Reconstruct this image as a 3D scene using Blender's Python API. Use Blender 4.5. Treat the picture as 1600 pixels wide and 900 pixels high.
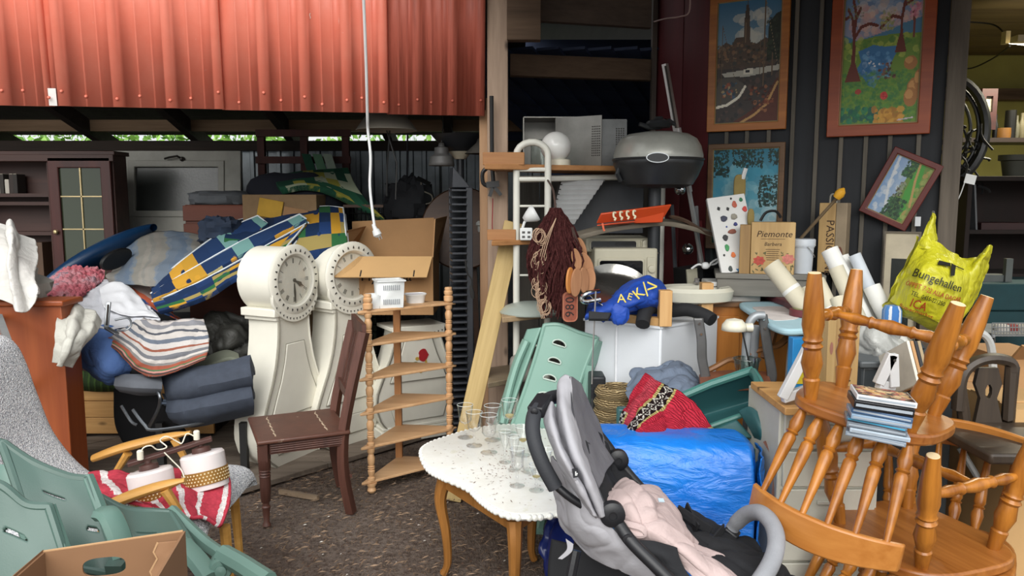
import bpy, bmesh, math, random
import numpy as np
from mathutils import Vector as V, Matrix as MX, Euler, noise as NZ
for o in list(bpy.data.objects): bpy.data.objects.remove(o)
S = bpy.context.scene; COL = S.collection; D = bpy.data
R = math.radians; PI = math.pi
random.seed(7); rng = np.random.default_rng(7)
# ---------------------------------------------------------------- camera
TH, FPX, EYE = R(6.65), 1200.0, 1.65
cam = D.objects.new('camera', D.cameras.new('camera')); COL.objects.link(cam)
cam.data.lens = 27.0; cam.data.sensor_width = 36.0; cam.data.clip_start = .05
cam.location = (0, 0, EYE); cam.rotation_euler = (PI/2 - TH, 0, 0); S.camera = cam
# ---------------------------------------------------------------- overcast sky, light, exposure
W = D.worlds.new('world'); S.world = W; W.use_nodes = True
bg = W.node_tree.nodes['Background']; wt = W.node_tree   # overcast sky: three times as bright overhead as at the horizon
wc_ = wt.nodes.new('ShaderNodeTexCoord'); ws_ = wt.nodes.new('ShaderNodeSeparateXYZ'); wr_ = wt.nodes.new('ShaderNodeValToRGB'); wt.links.new(wc_.outputs['Generated'], ws_.inputs[0]); wt.links.new(ws_.outputs[2], wr_.inputs[0]); wt.links.new(wr_.outputs[0], bg.inputs[0])
wr_.color_ramp.elements[0].color = (.55, .57, .57, 1); wr_.color_ramp.elements[1].color = (.96, .98, 1.0, 1); bg.inputs[1].default_value = 1.15
sun = D.objects.new('soft_sun', D.lights.new('soft_sun', 'SUN')); COL.objects.link(sun)
sun.data.energy = 2.6; sun.data.angle = R(55); sun.data.color = (1, .98, .94); sun.rotation_euler = (R(56), 0, R(-6))
S.view_settings.view_transform = 'Standard'; S.view_settings.look = 'None'; S.view_settings.gamma = 1
S.view_settings.use_curve_mapping = False; S.view_settings.exposure = 0.43
try:
    S.cycles.max_bounces = 7; S.cycles.diffuse_bounces = 3; S.cycles.glossy_bounces = 3; S.cycles.transmission_bounces = 6; S.cycles.transparent_max_bounces = 12
    S.cycles.use_denoising = True; S.cycles.sample_clamp_indirect = 6; S.cycles.caustics_reflective = False; S.cycles.caustics_refractive = False
except Exception: pass
# ---------------------------------------------------------------- placing: a point on a sight line at a depth, a height or a plane
def ray(px, py):
    u, v = (px-800)/FPX, (450-py)/FPX
    return V((u, math.cos(TH)+v*math.sin(TH), -math.sin(TH)+v*math.cos(TH)))
def P(px, py, Y): d = ray(px, py); return V((0, 0, EYE)) + d*(Y/d.y)
def Zp(px, py, z): d = ray(px, py); return V((0, 0, EYE)) + d*((z-EYE)/d.z)
def PL(px, py, p0, n): d = ray(px, py); o = V((0, 0, EYE)); return o + d*((p0-o).dot(n)/d.dot(n))
# ---------------------------------------------------------------- materials
def c(h):
    if not isinstance(h, str): return tuple(h)[:3]
    h = h.lstrip('#'); r = [int(h[i:i+2], 16)/255 for i in (0, 2, 4)]
    return tuple(x/12.92 if x <= .04045 else ((x+.055)/1.055)**2.4 for x in r)
_M = {}
class NT:
    def __init__(s, name):
        s.m = D.materials.new(name); s.m.use_nodes = True; s.t = s.m.node_tree; s.b = s.t.nodes['Principled BSDF']; s.tc = None
    def n(s, t, **k):
        x = s.t.nodes.new(t)
        for a, v in k.items(): setattr(x, a, v)
        return x
    def l(s, a, b): s.t.links.new(a, b)
    def co(s, kind='Object', scale=None, rot=None):
        if not s.tc: s.tc = s.n('ShaderNodeTexCoord')
        o = s.tc.outputs[kind]
        if scale or rot:
            mp = s.n('ShaderNodeMapping'); s.l(o, mp.inputs[0])
            if scale: mp.inputs['Scale'].default_value = scale
            if rot: mp.inputs['Rotation'].default_value = rot
            o = mp.outputs[0]
        return o
    def noise(s, vec, scale, detail=4, rough=.6, dist=0):
        x = s.n('ShaderNodeTexNoise'); x.inputs['Scale'].default_value = scale; x.inputs['Detail'].default_value = detail
        x.inputs['Roughness'].default_value = rough; x.inputs['Distortion'].default_value = dist
        s.l(vec, x.inputs['Vector']); return x.outputs['Fac']
    def ramp(s, fac, stops, const=False):
        x = s.n('ShaderNodeValToRGB'); e = x.color_ramp.elements
        if const: x.color_ramp.interpolation = 'CONSTANT'
        while len(e) < len(stops): e.new(.5)
        for q, (p, col) in zip(e, stops): q.position = p; q.color = (*c(col), 1)
        s.l(fac, x.inputs[0]); return x.outputs['Color']
    def mix(s, fac, a, b, mode='MIX'):
        x = s.n('ShaderNodeMix', data_type='RGBA', blend_type=mode)
        for i, v in ((0, fac), (6, a), (7, b)):
            if hasattr(v, 'is_linked'): s.l(v, x.inputs[i])
            else: x.inputs[i].default_value = v if i == 0 else (*c(v), 1)
        return x.outputs[2]
    def math(s, op, a, b=None):
        x = s.n('ShaderNodeMath', operation=op)
        for i, v in ((0, a), (1, b)):
            if v is None: continue
            if hasattr(v, 'is_linked'): s.l(v, x.inputs[i])
            else: x.inputs[i].default_value = v
        return x.outputs[0]
    def bump(s, h, k=.3, dist=.01):
        x = s.n('ShaderNodeBump'); x.inputs['Strength'].default_value = k; x.inputs['Distance'].default_value = dist
        s.l(h, x.inputs['Height']); s.l(x.outputs[0], s.b.inputs['Normal'])
    def fin(s, col, rough=.6, metal=0, spec=.5, **k):
        if hasattr(col, 'is_linked'): s.l(col, s.b.inputs['Base Color'])
        else: s.b.inputs['Base Color'].default_value = (*c(col), 1)
        s.b.inputs['Roughness'].default_value = rough; s.b.inputs['Metallic'].default_value = metal; s.b.inputs['Specular IOR Level'].default_value = spec
        for a, v in k.items(): s.b.inputs[a.replace('_', ' ')].default_value = v
        return s.m
def dk(col, f): return tuple(min(1, x*f) for x in c(col))
def mat(name, col, rough=.6, metal=0, var=.15, vs=9, bump=.12, bs=70, dirt=None, wr=0, **k):
    if name in _M: return _M[name]
    s = NT(name); o = s.co()
    f = s.noise(o, vs); cc = s.ramp(f, [(.3, dk(col, 1-var)), (.7, dk(col, 1+var*.6))])
    if dirt: cc = s.mix(s.ramp(s.noise(o, dirt[1], 6, .7), [(dirt[2], '#000000'), (min(1, dirt[2]+.12), '#ffffff')]), cc, dirt[0])
    if wr:   # creased cloth: soft folds plus the weave
        h = s.math('ABSOLUTE', s.math('SUBTRACT', s.noise(o, 9, 3, .55, 1.3), .5)); h2 = s.math('ABSOLUTE', s.math('SUBTRACT', s.noise(o, 26, 2, .5, .8), .5))
        s.bump(s.math('ADD', s.math('ADD', h, s.math('MULTIPLY', h2, .4)), s.math('MULTIPLY', s.noise(o, bs, 2), .04)), wr, .016)
    elif bump: s.bump(s.noise(o, bs, 3), bump, .004)
    _M[name] = s.fin(cc, rough, metal, **k); return _M[name]
def wood(name, c1, c2, axis='z', sc=14, rough=.5, knots=False, bump=.15, **k):
    if name in _M: return _M[name]
    s = NT(name); e = [1.0, 1.0, 1.0]; e['xyz'.index(axis)] = .07
    o = s.co(scale=tuple(e)); n1 = s.noise(o, sc, 5, .6, .6); n2 = s.noise(o, sc*5, 3, .6)
    cc = s.ramp(s.math('ADD', s.math('MULTIPLY', n1, .72), s.math('MULTIPLY', n2, .28)), [(.32, c1), (.66, c2)])
    if knots:
        e2 = [1.0, 1.0, 1.0]; e2['xyz'.index(axis)] = .45
        v = s.n('ShaderNodeTexVoronoi'); v.inputs['Scale'].default_value = 7; s.l(s.co(scale=tuple(e2)), v.inputs['Vector'])
        cc = s.mix(s.ramp(v.outputs['Distance'], [(.04, '#ffffff'), (.13, '#000000')]), cc, dk(c1, .35))
    s.bump(n1, bump, .003); _M[name] = s.fin(cc, rough, **k); return _M[name]
def stripes(name, cols, axis='u', n=1.0, rough=.95, weave=220, bump=.35, wob=.02, soft=.0):
    "bands of colour across a cloth's own width (cols: (start, colour), repeated n times)"
    if name in _M: return _M[name]
    s = NT(name); o = s.co('UV'); sp = s.n('ShaderNodeSeparateXYZ'); s.l(o, sp.inputs[0])
    x = sp.outputs[0 if axis == 'u' else 1]; w = s.noise(o, 14, 3)
    x = s.math('ADD', x, s.math('MULTIPLY', s.math('SUBTRACT', w, .5), wob)); x = s.math('FRACT', s.math('MULTIPLY', x, n))
    cc = s.ramp(x, cols, True); nn = s.noise(o, weave, 3, .7)
    cc = s.mix(s.math('MULTIPLY', nn, .5), cc, s.mix(.5, cc, '#ffffff' if soft else '#4a4440'))
    s.bump(nn, bump, .006); _M[name] = s.fin(cc, rough, spec=.2); return _M[name]
def checks(name, pal, nu, nv, rough=.9, bump=.15):
    "patchwork print: each cell of a grid takes one colour of the palette"
    if name in _M: return _M[name]
    s = NT(name); o = s.co('UV', scale=(nu, nv, 1))
    fl = s.n('ShaderNodeVectorMath', operation='FLOOR'); s.l(o, fl.inputs[0])
    wn = s.n('ShaderNodeTexWhiteNoise', noise_dimensions='2D'); s.l(fl.outputs[0], wn.inputs['Vector'])
    k = len(pal); cc = s.ramp(wn.outputs['Value'], [(i/k, p) for i, p in enumerate(pal)], True)
    f2 = s.n('ShaderNodeTexVoronoi'); f2.inputs['Scale'].default_value = 1.0; s.l(o, f2.inputs['Vector'])
    wn2 = s.ramp(wn.outputs['Value'], [(0, pal[-1]), (.3, pal[0]), (.6, pal[1])], True)
    cc = s.mix(s.ramp(f2.outputs['Distance'], [(.16, '#ffffff'), (.22, '#000000')]), cc, wn2)
    s.bump(s.noise(s.co('UV'), 90), bump, .004); _M[name] = s.fin(cc, rough, spec=.25); return _M[name]
def glassm(name, col='#ffffff', rough=.02, ior=1.45, a=None):
    if name in _M: return _M[name]
    s = NT(name); t = s.n('ShaderNodeBsdfTransparent'); t.inputs[0].default_value = (*c(col), 1); g = s.n('ShaderNodeBsdfGlossy'); g.inputs['Roughness'].default_value = rough
    lw = s.n('ShaderNodeLayerWeight'); lw.inputs[0].default_value = .5; mx = s.n('ShaderNodeMixShader'); s.l(s.math('ADD', s.math('MULTIPLY', s.math('POWER', lw.outputs['Facing'], 3.0), .85), .05), mx.inputs[0]); s.l(t.outputs[0], mx.inputs[1]); s.l(g.outputs[0], mx.inputs[2])
    s.l(mx.outputs[0], s.t.nodes['Material Output'].inputs[0]); _M[name] = s.m; return s.m
def emit(name, col, k):
    if name in _M: return _M[name]
    s = NT(name); s.b.inputs['Emission Color'].default_value = (*c(col), 1); s.b.inputs['Emission Strength'].default_value = k
    _M[name] = s.fin(col, .5); return _M[name]
def painted():
    if 'painted picture' in _M: return _M['painted picture']
    s = NT('painted picture'); a = s.n('ShaderNodeAttribute', attribute_name='Col'); o = s.co()
    s.bump(s.noise(o, 60), .2, .003); _M['painted picture'] = s.fin(a.outputs['Color'], .55); return _M['painted picture']
# ---------------------------------------------------------------- mesh builder
def frame(a, b, up=V((0, 0, 1))):
    z = (b-a).normalized(); x = up.cross(z)
    if x.length < 1e-4: x = V((1, 0, 0)).cross(z)
    x.normalize(); y = z.cross(x)
    return MX(((x.x, y.x, z.x, a.x), (x.y, y.y, z.y, a.y), (x.z, y.z, z.z, a.z), (0, 0, 0, 1)))
def T(x=0, y=0, z=0): return MX.Translation((x, y, z))
def ROT(rx=0, ry=0, rz=0): return Euler((R(rx), R(ry), R(rz))).to_matrix().to_4x4()
def axes(o, x, y, z=None):
    x = x.normalized(); y = (y - x*y.dot(x)).normalized(); z = x.cross(y)
    return MX(((x.x, y.x, z.x, o.x), (x.y, y.y, z.y, o.y), (x.z, y.z, z.z, o.z), (0, 0, 0, 1)))
def crom(pts, t):
    n = len(pts)-1; i = min(int(t*n), n-1); f = t*n-i
    p0, p1, p2, p3 = pts[max(i-1, 0)], pts[i], pts[i+1], pts[min(i+2, n)]
    return .5*((2*p1)+(p2-p0)*f+(2*p0-5*p1+4*p2-p3)*f*f+(3*p1-p0-3*p2+p3)*f**3)
def smooth(pts, n): pts = [V(p) for p in pts]; return [crom(pts, i/(n-1)) for i in range(n)]
class MB:
    def __init__(s): s.v = []; s.f = []; s.uv = {}
    def add(s, vs, fs, M=None, uvs=None):
        b = len(s.v); s.v += [(M @ V(p)) if M else V(p) for p in vs]
        for f in fs: s.f.append(tuple(b+i for i in f))
        if uvs:
            for i, u in enumerate(uvs): s.uv[b+i] = u
        return s
    def box(s, ctr, sz, M=None):
        x, y, z = [q/2 for q in sz]; ctr = V(ctr)
        vs = [ctr+V((a*x, b*y, d*z)) for d in (-1, 1) for a, b in ((-1, -1), (1, -1), (1, 1), (-1, 1))]
        return s.hexa(vs, M)
    def hexa(s, vs, M=None): return s.add(vs, [(3, 2, 1, 0), (4, 5, 6, 7), (0, 1, 5, 4), (1, 2, 6, 5), (2, 3, 7, 6), (3, 0, 4, 7)], M)
    def bar(s, a, b, w, h, up=V((0, 0, 1)), M=None):
        a, b = V(a), V(b); Fm = frame(a, b, up); L = (b-a).length
        return s.box((0, 0, L/2), (w, h, L), (M @ Fm) if M else Fm)
    def lathe(s, prof, n=20, M=None, cap=True):
        vs, fs = [], []; k = len(prof)
        for r, z in prof:
            for i in range(n): a = 2*PI*i/n; vs.append((r*math.cos(a), r*math.sin(a), z))
        for j in range(k-1):
            for i in range(n): fs.append((j*n+i, j*n+(i+1) % n, (j+1)*n+(i+1) % n, (j+1)*n+i))
        if cap:
            if prof[0][0] > 1e-4: fs.append(tuple(reversed(range(n))))
            if prof[-1][0] > 1e-4: fs.append(tuple((k-1)*n+i for i in range(n)))
        return s.add(vs, fs, M)
    def turned(s, a, b, prof, n=14, M=None):
        a, b = V(a), V(b); L = (b-a).length; Fm = frame(a, b)
        return s.lathe([(r, t*L) for t, r in prof], n, (M @ Fm) if M else Fm)
    def tube(s, pts, r, n=8, M=None, closed=False, flat=1.0):
        pts = [V(p) for p in pts]; k = len(pts); rs = r if isinstance(r, (list, tuple)) else [r]*k
        vs, fs = [], []; x = None
        for i, p in enumerate(pts):
            if closed: t = pts[(i+1) % k]-pts[i-1]
            else: t = pts[min(i+1, k-1)]-pts[max(i-1, 0)]
            t = t.normalized() if t.length > 1e-9 else V((0, 0, 1))
            if x is None:
                x = V((0, 0, 1)).cross(t)
                if x.length < .05: x = V((1, 0, 0)).cross(t)
            x = x - t*x.dot(t); x.normalize(); y = t.cross(x)
            for j in range(n): a = 2*PI*j/n; vs.append(p+(x*math.cos(a)+y*math.sin(a)*flat)*rs[i])
        m = k if closed else k-1
        for i in range(m):
            for j in range(n): q = (i+1) % k; fs.append((i*n+j, i*n+(j+1) % n, q*n+(j+1) % n, q*n+j))
        if not closed: fs += [tuple(reversed(range(n))), tuple((k-1)*n+j for j in range(n))]
        return s.add(vs, fs, M)
    def prism(s, poly, t, M=None, t0=0):
        n = len(poly); vs = [(x, y, t0) for x, y in poly]+[(x, y, t) for x, y in poly]
        fs = [tuple(reversed(range(n))), tuple(range(n, 2*n))]+[(i, (i+1) % n, n+(i+1) % n, n+i) for i in range(n)]
        return s.add(vs, fs, M)
    def ring(s, outer, inner, t, M=None):
        "a frame: outer and inner outlines of the same count, extruded"
        n = len(outer); vs = []
        for z in (0, t):
            vs += [(x, y, z) for x, y in outer]+[(x, y, z) for x, y in inner]
        fs = []
        for i in range(n):
            j = (i+1) % n; o0, i0, o1, i1 = 0, n, 2*n, 3*n
            fs += [(o0+j, o0+i, i0+i, i0+j), (o1+i, o1+j, i1+j, i1+i), (o0+i, o0+j, o1+j, o1+i), (i0+j, i0+i, i1+i, i1+j)]
        return s.add(vs, fs, M)
    def grid(s, f, nu, nv, M=None, closeu=False):
        vs, fs, us = [], [], []
        for j in range(nv+1):
            for i in range(nu+(0 if closeu else 1)): vs.append(V(f(i/nu, j/nv))); us.append((i/nu, j/nv))
        w = nu if closeu else nu+1
        for j in range(nv):
            for i in range(nu): a, b = j*w+i, j*w+(i+1) % w; fs.append((a, b, b+w, a+w))
        return s.add(vs, fs, M, us)
    def net(s, rows, nu, nv, amp=0, fs=5, seed=0, ridge=0, fold=None):
        "cloth through a net of points, with wrinkles"
        rows = [[V(p) for p in r] for r in rows]
        def base(u, v): return crom([crom(r, u) for r in rows], v)
        def f(u, v):
            p = base(u, v)
            if amp:
                e = .01; du = base(min(u+e, 1), v)-base(max(u-e, 0), v); dv = base(u, min(v+e, 1))-base(u, max(v-e, 0)); n = du.cross(dv)
                if n.length > 1e-12:
                    q = p*fs+V((seed*7.3, seed*3.1, 0)); d = NZ.noise(q)+.4*NZ.noise(q*2.3)+.1*NZ.noise(q*4.3)
                    if ridge:
                        w1 = q*.55+V((NZ.noise(q*.7), NZ.noise(q*.7+V((9, 0, 0))), 0))*.8; w2 = q*1.15+V((0, 5, 3))
                        d += ridge*(2.2*max(0, 1-abs(NZ.noise(w1))*5)**1.5+1.0*max(0, 1-abs(NZ.noise(w2))*5)**1.5-.7)
                    if fold: d += fold[1]*(1-2*abs(((u*fold[0]+.35*NZ.noise(V((u*2, v*2.2, seed))))%1)-.5)*2)
                    p = p+n.normalized()*d*amp
            return p
        return s.grid(f, nu, nv)
    def blob(s, ctr, rad, M=None, nu=24, nv=14, e=.75, amp=0, fs=8, seed=0):
        "superellipsoid; e<1 makes it boxier (pillows)"
        def pw(x): return math.copysign(abs(x)**e, x)
        def f(u, v):
            a, b = 2*PI*u, PI*(v-.5); q = V((pw(math.cos(b))*pw(math.cos(a)), pw(math.cos(b))*pw(math.sin(a)), pw(math.sin(b))))
            k = 1+amp*NZ.noise(q*fs*.3+V((seed*5.1, 0, 0))) if amp else 1
            return V(ctr)+V((q.x*rad[0], q.y*rad[1], q.z*rad[2]))*k
        return s.grid(f, nu, nv, M, True)
    def build(s, name, m, parent=None, w=False, ang=38, bevel=0, solid=0, sub=0, flatn=False):
        vs = s.v
        if w and parent:
            r = parent
            while r.parent: r = r.parent
            inv = ORG[r.name].inverted(); vs = [inv @ p for p in vs]
        loc = V((0, 0, 0))
        if parent is None:
            a = np.array([tuple(p) for p in vs]); mn, mx = a.min(0), a.max(0); loc = V(((mn[0]+mx[0])/2, (mn[1]+mx[1])/2, mn[2])); vs = [p-loc for p in vs]
        me = D.meshes.new(name); me.from_pydata([tuple(p) for p in vs], [], s.f); me.validate()
        if s.uv:
            ul = me.uv_layers.new(name='UVMap'); idx = np.empty(len(me.loops), dtype=np.int32); me.loops.foreach_get('vertex_index', idx)
            tab = np.zeros((len(vs), 2), dtype=np.float32)
            for i, u in s.uv.items(): tab[i] = u
            ul.data.foreach_set('uv', tab[idx].ravel())
        if not flatn:
            me.polygons.foreach_set('use_smooth', [True]*len(me.polygons))
            me.set_sharp_from_angle(angle=R(ang))
        me.materials.append(m)
        o = D.objects.new(name, me); COL.objects.link(o); o.location = loc
        if parent: o.parent = parent
        else: ORG[o.name] = T(*loc)
        if solid: q = o.modifiers.new('solid', 'SOLIDIFY'); q.thickness = solid; q.offset = 0
        if bevel: q = o.modifiers.new('bevel', 'BEVEL'); q.width = bevel; q.segments = 2; q.limit_method = 'ANGLE'; q.angle_limit = R(40)
        if sub: q = o.modifiers.new('sub', 'SUBSURF'); q.levels = sub; q.render_levels = sub
        return o
ORG = {}
def tag(o, label, cat, group=None, kind=None):
    o['label'] = label; o['category'] = cat
    if group: o['group'] = group
    if kind: o['kind'] = kind
    return o
def thing(name, label, cat, M=None, group=None):
    o = D.objects.new(name, None); COL.objects.link(o); o.empty_display_size = .1
    M = M if M is not None else MX.Identity(4)
    if isinstance(M, V): M = T(*M)
    o.matrix_world = M; ORG[o.name] = M.copy()
    return tag(o, label, cat, group)
def struct(o, label=None):
    o['kind'] = 'structure'
    if label: o['label'] = label
    return o
def dup(root, M, label, group=None, name=None):
    r = root.copy(); COL.objects.link(r); r.matrix_world = M; ORG[r.name] = M.copy(); r['label'] = label
    if group: r['group'] = group
    for ch in list(root.children):
        k = ch.copy(); COL.objects.link(k); k.parent = r
        for g in list(ch.children):
            q = g.copy(); COL.objects.link(q); q.parent = k
    return r
def text(s, size, M, m, parent, ext=.0006, align='CENTER', shear=0, w=True, name='lettering', space=1.0, sx=1.0, bend=None):
    cu = D.curves.new(name, 'FONT'); cu.body = s; cu.size = size; cu.extrude = ext; cu.align_x = align; cu.align_y = 'CENTER'; cu.shear = shear; cu.space_character = space
    cu.resolution_u = 2; o = D.objects.new('tmp', cu); COL.objects.link(o); me = D.meshes.new_from_object(o.evaluated_get(bpy.context.evaluated_depsgraph_get())); D.objects.remove(o)
    me.materials.clear(); me.materials.append(m); me.name = name; o = D.objects.new(name, me); COL.objects.link(o); o.parent = parent
    if bend: me.vertices.foreach_set('co', np.array([tuple(bend(v.co)) for v in me.vertices], np.float32).ravel())
    r = parent
    while r.parent: r = r.parent
    if bend: o.matrix_local = ORG[r.name].inverted() if w else MX.Identity(4); return o
    o.matrix_local = ((ORG[r.name].inverted() @ M) if w else M) @ MX.Diagonal((sx, 1, 1, 1)); return o
def rect(w, h): return [(-w/2, -h/2), (w/2, -h/2), (w/2, h/2), (-w/2, h/2)]
def rrect(w, h, r, n=4):
    o = []
    for cx, cy, a0 in ((w/2-r, -h/2+r, -90), (w/2-r, h/2-r, 0), (-w/2+r, h/2-r, 90), (-w/2+r, -h/2+r, 180)):
        for i in range(n+1): a = R(a0+90*i/n); o.append((cx+r*math.cos(a), cy+r*math.sin(a)))
    return o
class Canvas:
    def __init__(s, w, h, top, bot):
        s.w, s.h = w, h; t = np.linspace(0, 1, h)[:, None, None]; s.a = np.array(c(top))*(1-t)+np.array(c(bot))*t; s.a = np.repeat(s.a, w, 1)
        s.y, s.x = np.mgrid[0:h, 0:w]; s.x = (s.x+.5)/w; s.y = (s.y+.5)/h
    def put(s, m, col, k=1): s.a[m] = s.a[m]*(1-k)+np.array(c(col))*k
    def poly(s, pts, col, k=1):
        ins = np.zeros(s.x.shape, bool); n = len(pts)
        for i in range(n):
            (x1, y1), (x2, y2) = pts[i], pts[(i+1) % n]
            if y1 == y2: continue
            ins ^= ((s.y < y1) != (s.y < y2)) & (s.x < (x2-x1)*(s.y-y1)/(y2-y1)+x1)
        s.put(ins, col, k)
    def ell(s, x, y, rx, ry, col, k=1): s.put(((s.x-x)/rx)**2+((s.y-y)/ry)**2 < 1, col, k)
    def line(s, pts, wd, col, k=1):
        asp = s.h/s.w
        for (x1, y1), (x2, y2) in zip(pts, pts[1:]):
            dx, dy = x2-x1, (y2-y1)*asp; L = dx*dx+dy*dy+1e-9; t = np.clip(((s.x-x1)*dx+(s.y-y1)*asp*dy)/L, 0, 1)
            s.put(np.hypot(s.x-x1-t*dx, (s.y-y1)*asp-t*dy) < wd, col, k)
    def dabs(s, box, n, r, cols, k=.8):
        for _ in range(n):
            x, y = rng.uniform(box[0], box[2]), rng.uniform(box[1], box[3]); q = rng.uniform(.4, 1)*r
            s.ell(x, y, q, q*s.w/s.h*rng.uniform(.5, 1.1), cols[rng.integers(len(cols))], k)
    def mesh(s, name, w, h, M, parent, world=False):
        "flat picture w x h, centred, in the xy plane of M"
        mb = MB(); mb.grid(lambda u, v: ((u-.5)*w, (.5-v)*h, 0), s.w, s.h, M); o = mb.build(name, painted(), parent, w=world, flatn=True)
        at = o.data.color_attributes.new('Col', 'FLOAT_COLOR', 'CORNER'); q = np.ones((s.h*s.w, 4, 4), np.float32); q[:, :, :3] = np.clip(s.a, 0, 1).reshape(-1, 1, 3)
        at.data.foreach_set('color', q.ravel()); return o
def gm(): return MB()
# ================================================================ SETTING
Zu = V((0, 0, 1))
# ---- earth floor with needles and chips
s = NT('trodden earth'); o_ = s.co(); n1 = s.noise(o_, 1.6, 6, .7); n2 = s.noise(o_, 42, 5, .75); n3 = s.noise(s.co(scale=(1, .25, 1), rot=(0, 0, .6)), 90, 3, .7)
cc = s.ramp(n1, [(.3, '#65584f'), (.55, '#80736a'), (.75, '#92867c')]); cc = s.mix(s.ramp(n2, [(.42, '#000000'), (.7, '#ffffff')]), cc, '#43352d'); cc = s.mix(s.ramp(n3, [(.6, '#000000'), (.68, '#ffffff')]), cc, '#8a7058')
s.bump(s.math('ADD', n2, n3), .9, .02); M_earth = s.fin(cc, .95, spec=.15)
mb = MB(); mb.grid(lambda u, v: ((u-.5)*26, -9+v*22, .012*NZ.noise(V(((u-.5)*40, v*36, 0)))-.012), 90, 80); struct(mb.build('floor', M_earth, None), 'trodden brown earth floor with needles')
def litter(n, cols, lo, hi, box, label, name):
    mb = MB()
    for _ in range(n):
        x, y = rng.uniform(box[0], box[2]), rng.uniform(box[1], box[3]); L, w = rng.uniform(lo, hi), rng.uniform(.15, .4)
        if name == 'pine_needle_litter': w = .06
        a = rng.uniform(0, PI); dx, dy = math.cos(a)*L, math.sin(a)*L; t = rng.uniform(-.3, .3)*L; z = .006+rng.uniform(0, .006)
        mb.add([(x-dx, y-dy, z), (x-dy*w, y+dx*w, z+.002+abs(t)), (x+dx, y+dy, z+max(t, 0)), (x+dy*w, y-dx*w, z+.001)], [(0, 1, 2, 3)])
    o = mb.build(name, cols, None); tag(o, label, 'litter', None, 'stuff')
litter(6500, mat('dry needle', '#947b64', .9, var=.5, vs=3), .008, .024, (-2.2, 2.3, .9, 4.6), 'dry pine needles trodden into the brown earth', 'pine_needle_litter')
litter(900, mat('bark chip', '#5b4234', .9, var=.5, vs=3), .004, .014, (-2.2, 2.3, .9, 4.6), 'dark bark crumbs strewn over the earth floor', 'bark_litter')
litter(260, mat('pale chip', '#d8d2c8', .8), .004, .011, (-2.2, 2.4, .8, 4.5), 'small pale paint flakes scattered on the earth floor', 'paint_flake_litter')
# ---- low plank platform under the clocks
p0 = Zp(383, 762, .035); p1 = Zp(700, 668, .035); dx = (p1-p0); dx.z = 0; dx.normalize(); dy = V((-dx.y, dx.x, 0))
deck = thing('plank_deck', 'low platform of worn grey floor planks under the white clocks', 'platform', T(p0.x, p0.y, 0)); del deck['category']; struct(deck)
M_deck = wood('worn grey plank', '#54493f', '#84776a', 'x', 9, .85, bump=.5)
k = 0
for r_ in range(17):
    for q in range(2):
        w_ = .145; xa, xb = (-1.1, .55+.13*(r_ % 3)) if q == 0 else (.555+.13*(r_ % 3), 2.3)
        z = .03+rng.uniform(-.004, .004); mb = MB(); mb.box(((xa+xb)/2, (r_+.5)*.15, z/2), (xb-xa, w_, z), axes(V((0, 0, 0)), dx, dy)); mb.build('plank', M_deck, deck, bevel=.004)
# ---- red trapezoid sheet fascia over the left bay
s = NT('faded red sheet'); o_ = s.co(); n1 = s.noise(o_, 3, 6, .7); n2 = s.noise(s.co(scale=(14, 14, 1.2)), 3.5, 5, .7); n3 = s.noise(o_, 55, 3)
cc = s.ramp(n1, [(.3, '#d8705a'), (.7, '#de806b')]); cc = s.mix(s.ramp(n2, [(.6, '#000000'), (.9, '#606060')]), cc, '#cfae9f'); cc = s.mix(s.ramp(n3, [(.68, '#000000'), (.74, '#808080')]), cc, '#d9aaa0'); M_red = s.fin(cc, .42, spec=.4)
s = NT('darker red sheet'); n1 = s.noise(s.co(scale=(14, 14, .6)), 4, 6, .7); cc = s.ramp(n1, [(.3, '#8a4436'), (.6, '#ac5a49'), (.85, '#97665a')]); M_red2 = s.fin(cc, .5, spec=.3)
FA, FB = P(-90, 163.5, 4.1), P(760, 180, 4.6)
fx = (FB-FA); FW = fx.length; fx.normalize(); fz = V((0, -.08, 1)); fz = (fz-fx*fz.dot(fx)).normalized(); fy = fx.cross(fz)
FM = axes(FA, fx, -fy, None); FM = MX(((fx.x, -fy.x, fz.x, FA.x), (fx.y, -fy.y, fz.y, FA.y), (fx.z, -fy.z, fz.z, FA.z), (0, 0, 0, 1)))   # local y toward the camera
if (FM.to_3x3() @ V((0, 1, 0))).y > 0: FM = FM @ MX.Diagonal((1, -1, 1, 1))
fas = thing('wall_front', 'faded red corrugated sheet metal fascia above the open left bay', 'wall', FM); del fas['category']; struct(fas)
def fpx(px): # fascia x at the bottom edge under a pixel column
    d = PL(px, 165+px*.02, FA, fy); return (d-FA).dot(fx)
def profile(xs, ribs, cre):
    pts = [(xs[0], 0)]
    ev = []
    for r_ in ribs: ev += [(r_-.034, 0), (r_-.020, .030), (r_+.020, .030), (r_+.034, 0)]
    for q in cre: ev += [(q-.006, 0), (q, .004), (q+.006, 0)]
    pts += sorted(e for e in ev if xs[0] < e[0] < xs[1]); pts.append((xs[1], 0)); return pts
sheets = [((-95, 86), (10, 82), M_red, 0), ((84, 352), (103, 188, 270, 345), M_red, .006), ((348, 608), (415, 478, 543, 600), M_red, .010), ((604, 757), (652, 706, 750), M_red2, .002)]
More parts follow.
